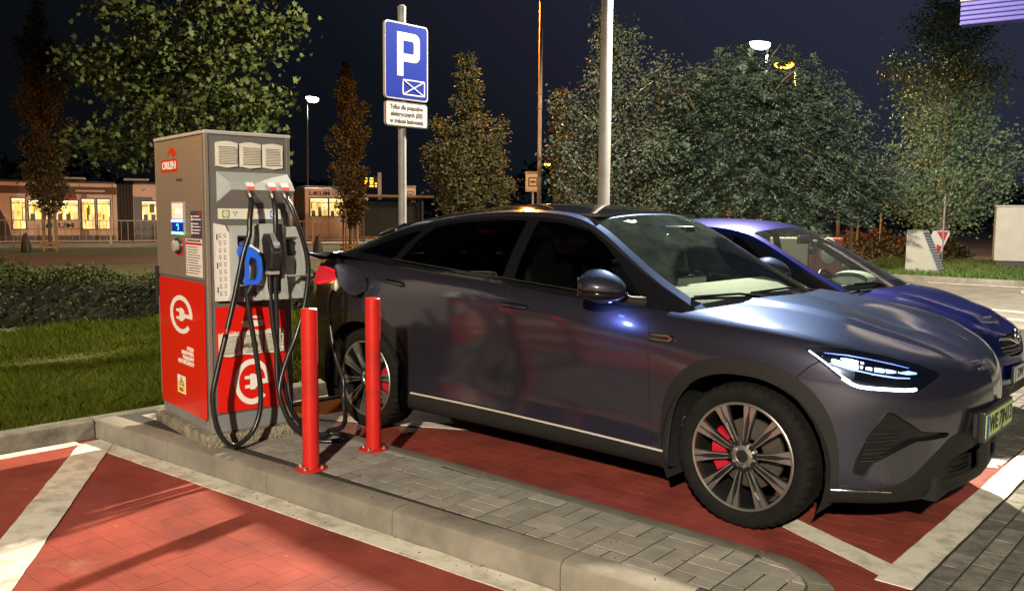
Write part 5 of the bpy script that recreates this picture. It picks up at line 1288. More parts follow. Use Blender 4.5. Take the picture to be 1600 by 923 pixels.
    # chrome V bar with the round emblem, dark slats
    for z, am in ((.655, .31), (.60, .32), (.57, .30), (.545, .24)):
        pts = [az(a, z+(-.0 if z < .64 else -.05*max(0, 1-a/.16)), .002 if z > .65 else -.012) for a in np.linspace(0, am, 7)]
        P2 = [Vector((p.x, -p.y, p.z)) for p in pts[::-1]]+[Vector((p.x, p.y, p.z)) for p in pts[1:]]
        mb = MB(); mb.tube(P2, .011 if z > .65 else .008, 8); mb.build('grille_bar', CHROME if z > .65 else M('slat_grey', (.06, .06, .062), .35), gr, smooth=60)
    c = az(0, .65, .012); mb = MB(); mb.tube([(c.x+.002, .052*math.cos(t), c.z+.052*math.sin(t)) for t in np.linspace(0, 2*pi, 33)], .009, 8, caps=False); em = mb.build('emblem', CHROME, gr, smooth=60)
    mb = MB(); mb.prism([(-.062, -.006), (.012, -.006), (-.004, .006), (.062, .006), (-.0, .002)], (c.x, 0, c.z), Y, Z, X*.006); mb.build('emblem_flash', CHROME, em)
    for z in (.25, .28, .305):
        pts = [az(a, z, -.02) for a in np.linspace(0, .40, 6)]; mb = MB(); mb.tube([Vector((p.x, -p.y, p.z)) for p in pts[::-1]]+pts[1:], .007, 6); mb.build('intake_slat', M('slat_grey', (.06, .06, .062), .35), lo, smooth=60)
    for sg in (-1, 1):
        for dz in (0, -.03):
            p = az(.50, .305+dz, .004); mb = MB(); mb.box((p.x-.006, sg*p.y, p.z), (.02, .07, .012), sg*-.4, ch=.003); mb.build('fog_trim', CHROME, car)
    mb = MB(); mb.box((.505, 0, .40), (.02, .535, .125), ch=.006); pf = mb.build('number_plate', PLF, car)
    mb = MB(); mb.box((.5165, 0, .401), (.003, .515, .112)); ps = mb.build('plate_sheet', M('plate_pale', (.60, .60, .58), .45, var=.05, scale=30), pf)
    text('lettering', 'DW 199', .10, ink, ps, (.519, .01, .403), Y, Z, width=.36, bold=.002)
    mb = MB(); mb.box((.5185, -.238, .401), (.001, .035, .11)); mb.build('plate_band', M('plate_blue', (.02, .06, .4), .5), ps)
    # glasshouse
    ws, T2 = TP.split(AND(lambda V: .25-V[:, 6], lambda V: V[:, 6]-3.1, lambda V: V[:, 7]-.93)); part(ws, 'windscreen', glass_mat('clear_glass', (.75, .82, .80), dust=.035), car, (-1, 1))
    fr, T2 = T2.split(AND(lambda V: V[:, 6]-.25, lambda V: V[:, 7]-.93)); part(fr, 'windscreen_frit', GLOSSB, car, (-1, 1))
    bk, T2 = T2.split(AND(lambda V: 7.2-V[:, 6], lambda V: V[:, 7]-.86)); part(bk, 'rear_screen', MATS['clear_glass'], car, (-1, 1))
    part(T2, 'roof', PB, car, (-1, 1), thick=.006)
    rl, S2 = SD.split(lambda V: .9-V[:, 7]); both(rl, 'roof_rail', PB, car, thick=.005)
    for nm, pol in (('front_window', [(-.98,1.0),(-1.30,1.21),(-1.52,1.365),(-1.74,1.40),(-1.75,1.0)]), ('rear_window', [(-1.82,1.0),(-1.81,1.40),(-2.3,1.405),(-2.7,1.37),(-2.85,1.25),(-2.9,1.02)])):
        w_, S2 = S2.split(poly_phi(pol, 0, 2)); both(w_, nm, glass_mat('clear_side', (.6, .64, .64)), car, off=-.002)
    both(S2, 'window_trim', GLOSSB, car, thick=.006)
    for sg in (-1, 1):
        mr = empty('door_mirror', (-.98, sg*.98, 1.0)); mr.parent = car
        blob((0, 0, 0), (.10, .12, .075), 'mirror_shell', PB, mr, lambda p: Vector((p.x if p.x > 0 else p.x*.4, p.y, p.z*(1-.2*max(0, p.x)))))
        mb = MB(); mb.tube([(.02, -sg*.09, -.04), (.05, -sg*.17, -.055)], .025, 8); mb.build('mirror_arm', blackp, mr, smooth=60)
    for sg in (-1, 1):
        for x in (FX, RX): wheel(car, x, sg*.845, .31, sg, R=.31, rim=.205, width=.2, spokes=8, double=False); liner(car, x, .31, .35, .48, .82, sg)
    mb = MB(); mb.box((-1.5, 0, .26), (3.9, 1.0, .1)); mb.build('underbody', M('underbody', (.01, .01, .01), .9), car)
    cab = empty('cabin'); cab.parent = car
    d = MB(); V = []
    for y in np.linspace(-.66, .66, 11): V += [(-.50-.2*(y/.66)**2, y, .93), (-.70, y, .965), (-.98, y, .945), (-1.05, y, .80), (-.9, y, .55), (-.55, y, .55)]
    d.add(V, [(6*i+k2, 6*i+(k2+1) % 6, 6*i+6+(k2+1) % 6, 6*i+6+k2) for i in range(10) for k2 in range(6)]); d.build('dashboard', M('dash_pale', (.26, .30, .27), .7), cab, smooth=50)
    mb = MB(); mb.lathe([(.0, .0), (.11, .0), (.12, -.02), (.10, -.12)], 20, axis='Y'); o = mb.build('instrument_hood', MATS['dash_pale'], cab, smooth=50); o.location = (-.92, .42, 1.0); o.scale = (1.6, 1.2, .6)
    mb = MB(); mb.box((-.62, -.42, .975), (.14, .2, .006)); mb.build('paper_sheet', M('paper_grey', (.4, .42, .42), .7), cab)
    mb = MB(); mb.box((-1.23, 0, 1.345), (.03, .24, .075), ch=.012); mb.build('rear_view_mirror', blackp, cab)
    mb = MB(); mb.cyl((-1.13, .0, 1.34), (-1.15, .03, 1.27), .02, n=12); mb.box((-1.16, .03, 1.245), (.05, .07, .055), ch=.012); mb.build('dash_camera', blackp, cab)
    sm = M('seat_cloth', (.06, .06, .065), .8, var=.1, scale=15)
    for y in (-.36, .36): seat(cab, -1.55, y, sm)
    for y in (-.36, .36): seat(cab, -2.45, y, sm)
    sl = empty('steering_wheel', (-1.12, .36, .90)); sl.parent = cab; sl.rotation_euler = (0, math.radians(-25), 0)
    mb = MB(); mb.tube([(0, .18*math.cos(t), .18*math.sin(t)) for t in np.linspace(0, 2*pi, 36)], .015, 8, caps=False); mb.build('wheel_ring', blackp, sl, smooth=60)
    for y0, y1 in ((.42, -.2), (-.12, -.6)):
        mb = MB(); a0, b0 = Vector((-.42-.2*(y0/.7)**2, y0, .985)), Vector((-.55, y1, 1.01)); mb.tube([a0, a0.lerp(b0, .5)+Z*.03, b0+Z*.015], .008, 6); mb.build('wiper', MATS['wiper_black'], car, smooth=60)
bc = build_blue(2.6)
cowl_tray(bpy.data.objects['blue_car'], lambda w: -.375-.235*(w/.70)**2, lambda w: .992-.03*(w/.7)**2, .72)
# ---------------------------------------------------------------- street lamps
def lamp_post(name, base, H, head, col, power, label, r0=.08, r1=.06, mat=None, arm=True, cat='street lamp', size=.16, lit=True, spot=176, hs=1.):
    """tapered pole, arm and a flat luminaire; the light hangs under its glass"""
    e = empty(name, base, 0, label, cat)
    mat = mat or galv; h = Vector(head)-Vector(base)
    mb = MB(); mb.cyl((0, 0, -.05), (0, 0, H), r0, r1, n=20); mb.lathe([(r0*1.5, -.04), (r0*1.5, .25), (r0*1.02, .30)], 20); mb.build('pole', mat, e, smooth=40)
    d = Vector((h.x, h.y, 0)); L = d.length; d = d.normalized() if L > .05 else Vector((1, 0, 0))
    if arm and L > .05:
        mb = MB(); mb.tube(catmull([(0, 0, H-.3), (0, 0, H), d*L*.35+Z*(h.z+.12), d*(L-.15)+Z*(h.z+.06)], 6), r1*.6, 10); mb.build('arm', mat, e, smooth=60)
    p = Vector((h.x, h.y, h.z)); s = MB(); q = d.cross(Z)
    R = Matrix((d, Z.cross(d), Z)).transposed()
    hh = min(hs, 1.); s.box(p+Z*.05*hh, (.55*hh, .26*hh, .09*hh), R=R, ch=.03*hh); s.build('lamp_head', M('lamp_grey', (.05, .05, .055), .6), e, smooth=40)
    s = MB(); s.lathe([(.0, -.10), (.07, -.095), (.12, -.07), (.15, -.03), (.155, .012), (.0, .012)], 20)
    s.v = [p+R@Vector((v[0]*1.35*hs, v[1]*.72*hs, v[2]*hs)) for v in s.v]
    s.build('lamp_glass', M('lamp_glass_%d_%d' % (int(col[2]*100), int(power)), (.8, .8, .8), .3, emis=col, estr=22), e, smooth=50)
    if power:
        l = bpy.data.lights.new(name, 'SPOT'); l.energy = power; l.color = col; l.spot_size = math.radians(spot); l.spot_blend = .12; l.shadow_soft_size = size
        lo = bpy.data.objects.new('lamp_light', l); COL.objects.link(lo); lo.parent = e; lo.location = p-Z*(.12*hs+size+.02)
    return e
WARM = (1., .89, .67); WARM2 = (1., .88, .67); COOL = (.92, .97, 1.); SODIUM = (1., .38, .035)
lamp_post('street_lamp', (-5.16, 5.04, 0), 7.0, (-3.75, 5.95, 7.0), WARM, 14000, 'thick grey lamp post rising behind the roof of the grey car', r0=.088, r1=.078)
lamp_post('street_lamp', (7.2, -13.6, 0), 6.3, (5.8, -12.6, 6.4), WARM2, 13800, 'grey lamp post across the driveway lighting the charger and the car side')
# ---------------------------------------------------------------- vegetation
BARK = M('bark', (.085, .065, .045), .9, var=.3, scale=18, bump=.8, bscale=50)
BARKP = M('bark_pale', (.30, .27, .22), .85, var=.3, scale=14, bump=.5, bscale=50)
SHAPES = {'oval': ([(0, 0), (.28, .32), (.24, .72), (0, 1), (-.24, .72), (-.28, .32)]),
          'maple': ([(0, 0), (.18, .12), (.50, .10), (.36, .34), (.58, .62), (.24, .58), (0, 1), (-.24, .58), (-.58, .62), (-.36, .34), (-.50, .10), (-.18, .12)])}
def leaves(C, size, shape='oval', up=.35, fold=.18, droop=.35, out=None):
    """leaf polygons at points C (n,3), random turn, leaning outwards/upwards"""
    n = len(C); S = np.array(SHAPES[shape]); k = len(S)
    d = rng.normal(size=(n, 3)); d[:, 2] = d[:, 2]*.6-droop
    if out is not None: d += out*.9
    d /= np.linalg.norm(d, axis=1, keepdims=True)
    nn = rng.normal(size=(n, 3)); nn[:, 2] += up*2; nn -= d*(nn*d).sum(1, keepdims=True); nn /= np.linalg.norm(nn, axis=1, keepdims=True)
    s = np.cross(d, nn); sz = size*rng.uniform(.65, 1.25, (n, 1))
    V = np.zeros((n, k, 3))
    for i, (a, b) in enumerate(S): V[:, i] = C+sz*(s*a+d*b-nn*fold*abs(a)-nn*.12*b*b)
    F = np.arange(n*k).reshape(n, k); return V.reshape(-1, 3), F
def tubes(mb, pts, r0, r1, n=6):
    m = len(pts); mb.tube(pts, [r0+(r1-r0)*i/(m-1) for i in range(m)], n)
def make_tree(name, base, H, trunk_h, rad, nleaf, lsize, mat, label, cat='tree', bark=BARK, shape='oval', limbs=26, group=None, r0=.07, spread=.22, profile=None, rise=.9, extra=(), lean=(0, 0), bare=0.):
    """tapered trunk, limbs following an outline profile, leaf clusters along the limbs"""
    e = empty(name, base, 0, label, cat, group)
    profile = profile or (lambda t: math.sin(pi*min(1, .12+t*.9))**.8)
    mb = MB(); tp = [Vector((lean[0]*t*t+.05*math.sin(4*t), lean[1]*t*t+.05*math.cos(3*t)-.05, H*t*.96)) for t in np.linspace(0, 1, 9)]
    tubes(mb, tp, r0, r0*.15, 8); C = []; Od = []
    at = lambda z: tp[0].lerp(tp[-1], 0) if z <= 0 else (lambda f: tp[int(f)].lerp(tp[min(8, int(f)+1)], f-int(f)))(min(7.999, z/(H*.96)*8))
    for i in range(limbs):
        t = (i+random.random()*.9)/limbs; z = trunk_h+(H-trunk_h)*t; L = rad*profile(t)*random.uniform(.5, 1.2)
        a = i*2.4+random.uniform(-.5, .5); p = at(max(trunk_h*.8, z-L*rise*.6)); d = Vector((math.cos(a), math.sin(a), 0))
        q = p+d*L+Z*(L*rise*random.uniform(.5, 1.0)); mid_ = p.lerp(q, .5)-Z*.08*L+Vector((random.gauss(0, .06), random.gauss(0, .06), 0))*L
        tubes(mb, [p, mid_, q], r0*.32*(1-t*.6), r0*.06, 5)
        C.append((p, mid_, q, L)); 
    for (dx, dy, z0, dz) in extra:
        p = at(z0); q = p+Vector((dx, dy, dz)); mid_ = p.lerp(q, .5)+Z*.1; tubes(mb, [p, mid_, q], r0*.3, r0*.08, 5); C.append((p, mid_, q, Vector((dx, dy, dz)).length*1.3))
    C.append((at(H*.8), at(H*.9), at(H*.96), rad*.5))
    mb.build('trunk', bark, e, smooth=60)
    tot = sum(c[3] for c in C); pts = []; outs = []
    for p, m_, q, L in C:
        k = max(4, int(nleaf*2.3*(1-bare)*L/tot))
        f = rng.beta(2.0, 1.3, k)[:, None]; P = np.where(f < .5, np.array(p)+(np.array(m_)-np.array(p))*f*2, np.array(m_)+(np.array(q)-np.array(m_))*(f*2-1))
        s = spread*(.55+.6*np.sin(pi*np.clip(f, 0, 1)))*max(.25, L)**.5
        pts.append(P+rng.normal(size=(k, 3))*s*[1, 1, .8]); o = np.array(q-p); outs.append(np.repeat((o/max(1e-6, np.linalg.norm(o)))[None], k, 0))
    pts = np.concatenate(pts); outs = np.concatenate(outs)
    V, F = leaves(pts, lsize*.66, shape, out=outs); npmesh('crown', V, F, mat, e)
    return e
def leafmat(name, col, isl=.35): return M(name, col, .6, spec=.15, isl=isl, subs=0)
G_MAPLE = leafmat('leaf_maple', (.042, .056, .015)); G_BROWN = leafmat('leaf_brown', (.055, .045, .020)); G_OLIVE = leafmat('leaf_olive', (.050, .044, .018)); G_GREY = leafmat('leaf_greygreen', (.034, .042, .028)); G_LIME = leafmat('leaf_lime', (.11, .17, .095)); G_SUM = leafmat('leaf_frond', (.066, .094, .068)); G_RUST = leafmat('leaf_rust', (.075, .038, .018))
# maple behind the charger: open crown of separate boughs
make_tree('maple_tree', (-13.3, 3.2, 0), 7.4, 2.3, 1.0, 4200, .155, G_MAPLE, 'broad green maple with spreading boughs behind the charger', shape='maple', limbs=14, spread=.19, rise=.85, r0=.10,
          profile=lambda t: (.8+.3*math.sin(5.1*t+.6))*(1-.2*t), extra=((-1.65, -1.25, 3.3, 1.0), (-1.55, -1.2, 2.65, .1), (1.45, 1.25, 3.5, 1.55), (1.35, 1.1, 2.9, .7), (-1.15, -.9, 4.2, 1.5), (1.15, 1.05, 2.5, .25), (-.7, -.5, 3.2, 1.2), (.6, .5, 3.4, 1.3), (-1.0, -.8, 3.6, .7), (.9, .7, 4.0, 1.2)))
col_prof = lambda t: (.75+.35*math.sin(pi*(t*.9+.05)))*(1 if t < .8 else max(.15, 1-(t-.8)*4.2))
make_tree('columnar_tree', (-33.3, 8.1, 0), 9.4, 1.6, .72, 5200, .17, G_BROWN, 'slim brownish columnar tree in front of the tram doors', limbs=46, rise=2.2, spread=.17, profile=col_prof, group='columnar trees along the tram line')
make_tree('columnar_tree', (-24.8, 15.8, 0), 7.2, 1.2, .58, 4600, .16, G_BROWN, 'slim brownish columnar tree in front of the tram cab', limbs=42, rise=2.2, spread=.16, profile=col_prof, group='columnar trees along the tram line')
make_tree('columnar_tree', (-24.0, 20.6, 0), 5.1, .9, .62, 3800, .16, G_BROWN, 'short brownish columnar tree behind the parking sign post', limbs=36, rise=2.0, spread=.17, profile=col_prof, group='columnar trees along the tram line')
make_tree('columnar_tree', (-18.3, 20.6, 0), 6.3, .8, .50, 3600, .15, G_BROWN, 'dark columnar tree behind the tall rusty lamp pole', limbs=40, rise=2.2, spread=.15, profile=col_prof, group='columnar trees along the tram line')
make_tree('columnar_tree', (-40.5, 1.8, 0), 9.5, 1.4, .8, 4200, .18, G_OLIVE, 'dark columnar tree beside the timber boards', limbs=42, rise=2.2, spread=.18, profile=col_prof, group='columnar trees along the tram line')
make_tree('young_tree', (-13.6, 11.0, 0), 5.55, 1.5, 1.0, 7000, .125, G_OLIVE, 'egg-shaped olive tree with pointed top beside the parking sign', limbs=48, rise=1.2, spread=.16, profile=lambda t: (1.05*math.sin(pi*min(1, .28+t*.75))) if t < .62 else max(.12, .42-(t-.62)*.7), r0=.05)
make_tree('park_tree', (-9.86, 11.75, 0), 6.1, 1.35, 1.15, 8500, .12, G_GREY, 'tall grey-green tree behind the thick lamp post', limbs=24, rise=.95, spread=.22, bark=BARKP, profile=lambda t: (.8+.4*math.sin(5*t+.5))*(1 if t < .7 else .62), r0=.06, extra=((.95, .85, 3.7, 1.1), (-.85, -.75, 3.3, .8), (.95, .8, 2.7, .5), (-.9, -.8, 2.4, .6), (.3, .2, 4.6, 1.0)))
make_tree('park_tree', (-6.6, 25.9, 0), 8.6, 1.5, 2.1, 9500, .17, G_LIME, 'bright green tree with pale trunk on the lawn behind the white machine', limbs=52, rise=.95, spread=.30, bark=BARKP, profile=lambda t: 1.0*math.sin(pi*min(1, .3+t*.6)) if t < .75 else max(.12, .75-(t-.75)*2.1), r0=.12)
make_tree('bare_tree', (-5.3, 34.5, 0), 5.6, 1.0, 1.0, 700, .12, G_OLIVE, 'small nearly leafless tree behind the white container', limbs=26, rise=1.8, spread=.18, profile=col_prof, r0=.05)
for (x, y, h, r, nm) in ((-17.2, 21.2, 3.1, .42, 'rusty little tree right of the bus stop board'), (-14.2, 22.8, 2.5, .40, 'rusty little tree behind the front of the grey car roof'), (-13.1, 23.6, 2.7, .42, 'rusty little tree under the left of the frond tree'), (-10.2, 13.3, 2.5, .35, 'rusty little tree at the foot of the thick lamp post')):
    make_tree('young_tree', (x, y, 0), h, .5, r, 1300, .12, G_RUST, nm, limbs=22, rise=1.5, spread=.14, profile=col_prof, group='rusty saplings', r0=.03)
# big tree with feathery fronds
def frond_tree(base, label):
    e = empty('frond_tree', base, 0, label, 'tree'); mb = MB(); ends = []
    for i in range(9):
        a = i*2.399; r = .35+.12*i; p = Vector((.25*math.cos(a), .25*math.sin(a), 0)); q = Vector((r*1.25*math.cos(a), r*1.25*math.sin(a), 3.2+1.9*math.cos(r*.8))); m_ = p.lerp(q, .5)+Z*.35
        tubes(mb, [p, m_, q], .10, .03, 7)
        for j in range(7):
            b = a+random.uniform(-1.4, 1.4); s = m_.lerp(q, random.uniform(.0, 1)); t = s+Vector((math.cos(b)*random.uniform(.5, 1.2), math.sin(b)*random.uniform(.5, 1.2), random.uniform(-.2, .7))); tubes(mb, [s, s.lerp(t, .5)+Z*.08, t], .03, .01, 5); ends.append(t)
    mb.build('trunk', BARK, e, smooth=60)
    # dome of fronds over the limbs
    Vs = []
    def frond(o, d, L):
        d = np.array(d)/np.linalg.norm(d); s = np.cross(d, [0, 0, 1.]); s /= max(1e-6, np.linalg.norm(s)); n = np.cross(s, d); K = 12
        for i in range(K):
            f = (i+.6)/K; c = np.array(o)+d*L*f-np.array([0, 0, 1.])*L*.45*f*f; w = .15*math.sin(pi*min(1, f*.85+.12))*rng.uniform(.8, 1.1)
            for sg in (-1, 1):
                dd = s*sg*.9+d*.42-n*.25+rng.normal(size=3)*.3; dd /= np.linalg.norm(dd); q = np.cross(dd, n); h = .020
                Vs.append([c, c+dd*w*.45+q*h, c+dd*w, c+dd*w*.45-q*h])
    k = 0
    for i in range(7000):
        a = rng.uniform(0, 2*pi); u = rng.uniform(-.6, 1); rr = math.sqrt(max(0, 1-max(0, u)**2))
        lob = 1+.16*math.sin(3*a+1)+.12*math.sin(5*a)
        sh = rng.uniform(.60, 1.0)
        o = np.array([2.35*lob*rr*math.cos(a)*sh, 2.35*lob*rr*math.sin(a)*sh, 2.8+2.75*u*sh+.2*math.sin(4*a)])
        if o[2] < .9: continue
        frond(o, (math.cos(a)+rng.normal()*.8, math.sin(a)+rng.normal()*.8, .18+.12*max(0, u)+rng.normal()*.3), rng.uniform(.35, .6))
    for i in range(480):   # the side bough
        o = np.array((2.16, 1.93, 0))+rng.normal(size=3)*[.45, .45, .28]+[0, 0, 2.3]; frond(o, (.746+rng.normal()*.6, .666+rng.normal()*.6, .2+rng.normal()*.2), .55)
    V = np.array(Vs).reshape(-1, 3); npmesh('crown', V, np.arange(len(V)).reshape(-1, 4), G_SUM, e)
frond_tree((-8.35, 15.35, 0), 'large rounded tree with feathery fronds beyond the blue car')
# bushes
def bush(base, r, h, n, ls, mat, label, group=None, name='bush'):
    e = empty(name, base, 0, label, 'bush', group); mb = MB()
    for i in range(9):
        a = i*.7; tubes(mb, [(0, 0, -.02), (r*.5*math.cos(a), r*.5*math.sin(a), h*.5), (r*.8*math.cos(a), r*.8*math.sin(a), h*.8)], .02, .006, 5)
    mb.build('stem', BARK, e)
    d = rng.normal(size=(n, 3)); d /= np.linalg.norm(d, axis=1, keepdims=True); d[:, 2] = np.abs(d[:, 2]); q = rng.uniform(.55, 1, (n, 1))**.5*(1+.22*np.sin(d[:, :1]*7+d[:, 1:2]*5))
    P = d*q*[r, r, h]; V, F = leaves(P, ls, out=d*.5, droop=.0); npmesh('foliage', V, F, mat, e)
bush((-6.7, 15.2, 0), .62, 1.75, 2600, .10, G_LIME, 'glossy green bush directly behind the roof of the blue car')
bush((-9.8, 16.3, 0), .7, 1.7, 2200, .10, G_GREY, 'dull green bush left of the glossy bush')
for x, y, r, h, lb in ((-11.6, 34.0, 1.6, 1.0, 'broad dark red shrub in the amber light beyond the lawn'), (-9.2, 33.0, 1.2, .7, 'low dark red shrub near the leaning red and white board'), (-9.0, 27.0, 1.3, .75, 'dark brownish shrub left of the white slanted machine'), (-7.4, 28.6, 1.0, .9, 'dark brownish shrub right behind the white slanted machine')):
    bush((x, y, 0), r, h, 1700, .12, G_RUST if 'red' in lb else G_OLIVE, lb, 'shrubs in the amber light', 'shrub')
# clipped hedge beyond the lawn
def hedge(p, q, wd, h, n, label):
    p, q = Vector(p), Vector(q); d = (q-p); L = d.length; d.normalize(); s = Vector((-d.y, d.x, 0))
    e = empty('hedge', p, 0, label, 'hedge'); mb = MB()
    for i in range(int(L/.35)):
        o = d*(i*.35+random.uniform(0, .2))+s*random.uniform(-.2, .2); tubes(mb, [o, o+Vector((random.gauss(0, .06), random.gauss(0, .06), h*.45)), o+Vector((random.gauss(0, .12), random.gauss(0, .12), h*.85))], .018, .006, 5)
    mb.build('stem', BARK, e)
    f = rng.uniform(0, 1, n); side = rng.uniform(0, 1, n); u = f*L
    top = side < .45; a = np.where(top, rng.uniform(-1, 1, n), np.where(rng.uniform(size=n) < .8, -1., 1.)); z = np.where(top, 1., rng.uniform(.02, 1, n))
    wob = 1+.10*np.sin(u*2.3)+.08*np.sin(u*5.1+2); dep = rng.uniform(.72, 1.0, n)
    P = np.array(d)[None]*u[:, None]+np.array(s)[None]*(-a*wd/2*wob*dep)[:, None]+np.array([0, 0, 1.])[None]*(z*h*wob*np.where(top, dep, 1))[:, None]
    P += rng.normal(size=P.shape)*.035
    o = np.array(s)[None]*(-a)[:, None]*.7+np.array([0, 0, 1.])[None]*np.where(top, .8, .1)[:, None]
    V, F = leaves(P, .05, out=o, droop=.05); npmesh('foliage', V, F, M('leaf_hedge', (.034, .042, .014), .7, spec=.08, isl=.45), e)
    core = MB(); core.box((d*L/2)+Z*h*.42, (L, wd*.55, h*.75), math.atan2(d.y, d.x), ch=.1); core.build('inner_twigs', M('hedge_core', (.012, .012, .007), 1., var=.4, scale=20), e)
hedge((-14.6, -8.6, 0), (-7.4, 5.4, 0), 1.0, .74, 52000, 'clipped green hedge beyond the lawn left of the charger')
# grass
def blades(region, n, h, w, mat, name, z=0., label=None, clump=None):
    """region: sampler returning (n,2) points"""
    P = region(n); k = len(P); a = rng.uniform(0, 2*pi, k); hh = h*rng.uniform(.45, 1.25, k)*(clump(P) if clump is not None else 1); b = rng.normal(size=(k, 2))*.42
    root = np.column_stack([P, np.full(k, z)]); sdir = np.column_stack([np.cos(a), np.sin(a), np.zeros(k)])*w/2
    tip = root+np.column_stack([b*hh[:, None], hh]); midp = root+np.column_stack([b*hh[:, None]*.3, hh*.55])
    V = np.stack([root-sdir, root+sdir, midp+sdir*.7, tip, midp-sdir*.7], 1).reshape(-1, 3); F = np.arange(k*5).reshape(k, 5)
    return tag(npmesh(name, V, F, mat), label, kind='stuff')
def in_quad(A, B, C, D):
    A, B, C, D = map(np.array, (A, B, C, D))
    def f(n):
        u, v = rng.uniform(size=(n, 1)), rng.uniform(size=(n, 1)); return (A*(1-u)+B*u)*(1-v)+(D*(1-u)+C*u)*v
    return f
GRASS = M('grass_blade', (.045, .058, .004), .75, spec=.05, isl=.4)
soil = M('lawn_soil', (.055, .06, .012), .95, var=.5, scale=2.2, bump=.8, bscale=60, dirt=(.085, .068, .038))
lw = MB(); lw.prism([(-4.17, -9.4), (-4.17, 4.6), (-9.2, 4.6), (-9.45, -3), (-9.8, -9.4)], (0, 0, -.02), (1, 0, 0), (0, 1, 0), (0, 0, .11)); tag(lw.build('lawn', soil), 'mown lawn behind the charger', kind='structure')
patch = lambda P: np.clip(1.15-.95*np.exp(-(((P[:, 0]+6.9)/.35)**2+((P[:, 1]+1.6)/1.1)**2)), .1, 2)*(1+.35*np.sin(P[:, 0]*2.1+P[:, 1]*1.3)*np.sin(P[:, 1]*2.7))
# thin trodden strip and bare spots show the soil between
blades(in_quad((-4.2, -5.5), (-4.2, 4.4), (-7.0, 4.4), (-7.0, -5.5)), 150000, .07, .0045, GRASS, 'grass', .085, 'short green grass of the lawn behind the kerb', patch)
blades(in_quad((-7.0, -5.5), (-7.0, 4.5), (-9.3, 4.5), (-9.3, -5.5)), 70000, .075, .007, GRASS, 'grass', .085, 'short green grass of the lawn towards the hedge', patch)
# ---------------------------------------------------------------- background: path, road, tram
def sheet(name, poly, z, mat, label, h=.05): mb = MB(); mb.prism(poly, (0, 0, z-h), (1, 0, 0), (0, 1, 0), (0, 0, h)); return tag(mb.build(name, mat), label, kind='structure')
sheet('path', [(-9.25, 5), (-9.5, -3), (-9.85, -9.5), (-10.9, -9.5), (-10.5, -3), (-10.2, 5)], .02, M('path_grit', (.20, .18, .14), .9, var=.2, scale=5, bump=.4, bscale=60), 'pale footpath in front of the hedge')
VERGE = M('verge', (.07, .085, .025), .95, var=.4, scale=1.5, bump=.6, bscale=30)
sheet('verge', [(-10.9, -12), (-10.3, 5), (-4.2, 9), (-4.2, 16), (-60, 60), (-60, -12)], -.012, VERGE, 'rough grass verge beyond the hedge', .012)
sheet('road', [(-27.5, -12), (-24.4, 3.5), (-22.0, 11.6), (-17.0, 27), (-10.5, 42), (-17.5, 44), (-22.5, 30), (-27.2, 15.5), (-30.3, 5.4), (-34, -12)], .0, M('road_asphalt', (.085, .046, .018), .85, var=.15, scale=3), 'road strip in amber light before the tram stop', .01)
# tram stop platform, railing, tram
TA = Vector((-40.3, 8.65, 0)); tt = Vector((.395, .9187, 0)).normalized(); tn = Vector((tt.y, -tt.x, 0))
def tp(s, off=0, z=0): return TA+tt*s+tn*off+Z*z
tang = math.atan2(tt.y, tt.x)
sheet('tram_platform', [tuple(tp(-20, 1.0)[:2]), tuple(tp(-20, 3.2)[:2]), tuple(tp(30, 3.2)[:2]), tuple(tp(30, 1.0)[:2])], .10, M('platform', (.22, .2, .18), .9, var=.15, scale=4), 'low tram stop platform', .12)
tram = empty('tram', tp(0, 0, 0), tang, 'pale advertising tram with lit yellow windows behind the railing', 'tram')
# local frame of the tram: x along, y away from the camera (so the near side is y = 0), z up
TB = M('tram_body', (.52, .38, .33), .45, var=.10, scale=1.2); TBD = M('tram_dark', (.05, .04, .04), .6); TBR = M('tram_brown', (.085, .05, .04), .6, var=.1, scale=3)
def tbox(x0, x1, z0, z1, y0, y1, name, mat, ch=.0, parent=tram): mb = MB(); mb.box(((x0+x1)/2, (y0+y1)/2, (z0+z1)/2), (x1-x0, y1-y0, z1-z0), ch=ch); return mb.build(name, mat, parent)
LIT = M('tram_light', (.8, .7, .4), .5, emis=(1, .80, .36), estr=1.1)
t_ = LIT.node_tree; nzz = t_.nodes.new('ShaderNodeTexNoise'); nzz.inputs['Scale'].default_value = 2.6; nzz.inputs['Detail'].default_value = 3; gz = t_.nodes.new('ShaderNodeNewGeometry'); t_.links.new(gz.outputs['Position'], nzz.inputs['Vector']); rz_ = t_.nodes.new('ShaderNodeMapRange'); rz_.inputs[1].default_value = .35; rz_.inputs[2].default_value = .65; rz_.inputs[3].default_value = .15; rz_.inputs[4].default_value = 1.15; t_.links.new(nzz.outputs['Fac'], rz_.inputs[0]); t_.links.new(rz_.outputs[0], t_.nodes['Principled BSDF'].inputs['Emission Strength'])
YB = M('grab_yellow', (.8, .55, .05), .5, emis=(1, .66, .08), estr=1.0)
secs = [(-9.5, 4.70), (5.36, 12.75), (13.30, 16.3)]
for i, (x0, x1) in enumerate(secs):
    sec = tbox(x0, x1, .15, 2.78, 0, 2.4, 'car_body', TB, .08)
    tbox(x0+.05, x1-.05, 2.781, 2.88, .25, 2.15, 'roof', TBD, .04, sec)
    tbox(x0, x1, .0, .149, .1, 2.3, 'skirt', TBD, 0, sec)
    tbox(x0+.02, x1-.02, 2.28, 2.62, -.006, .05, 'fascia', TBR if i == 0 else TB, 0, sec)
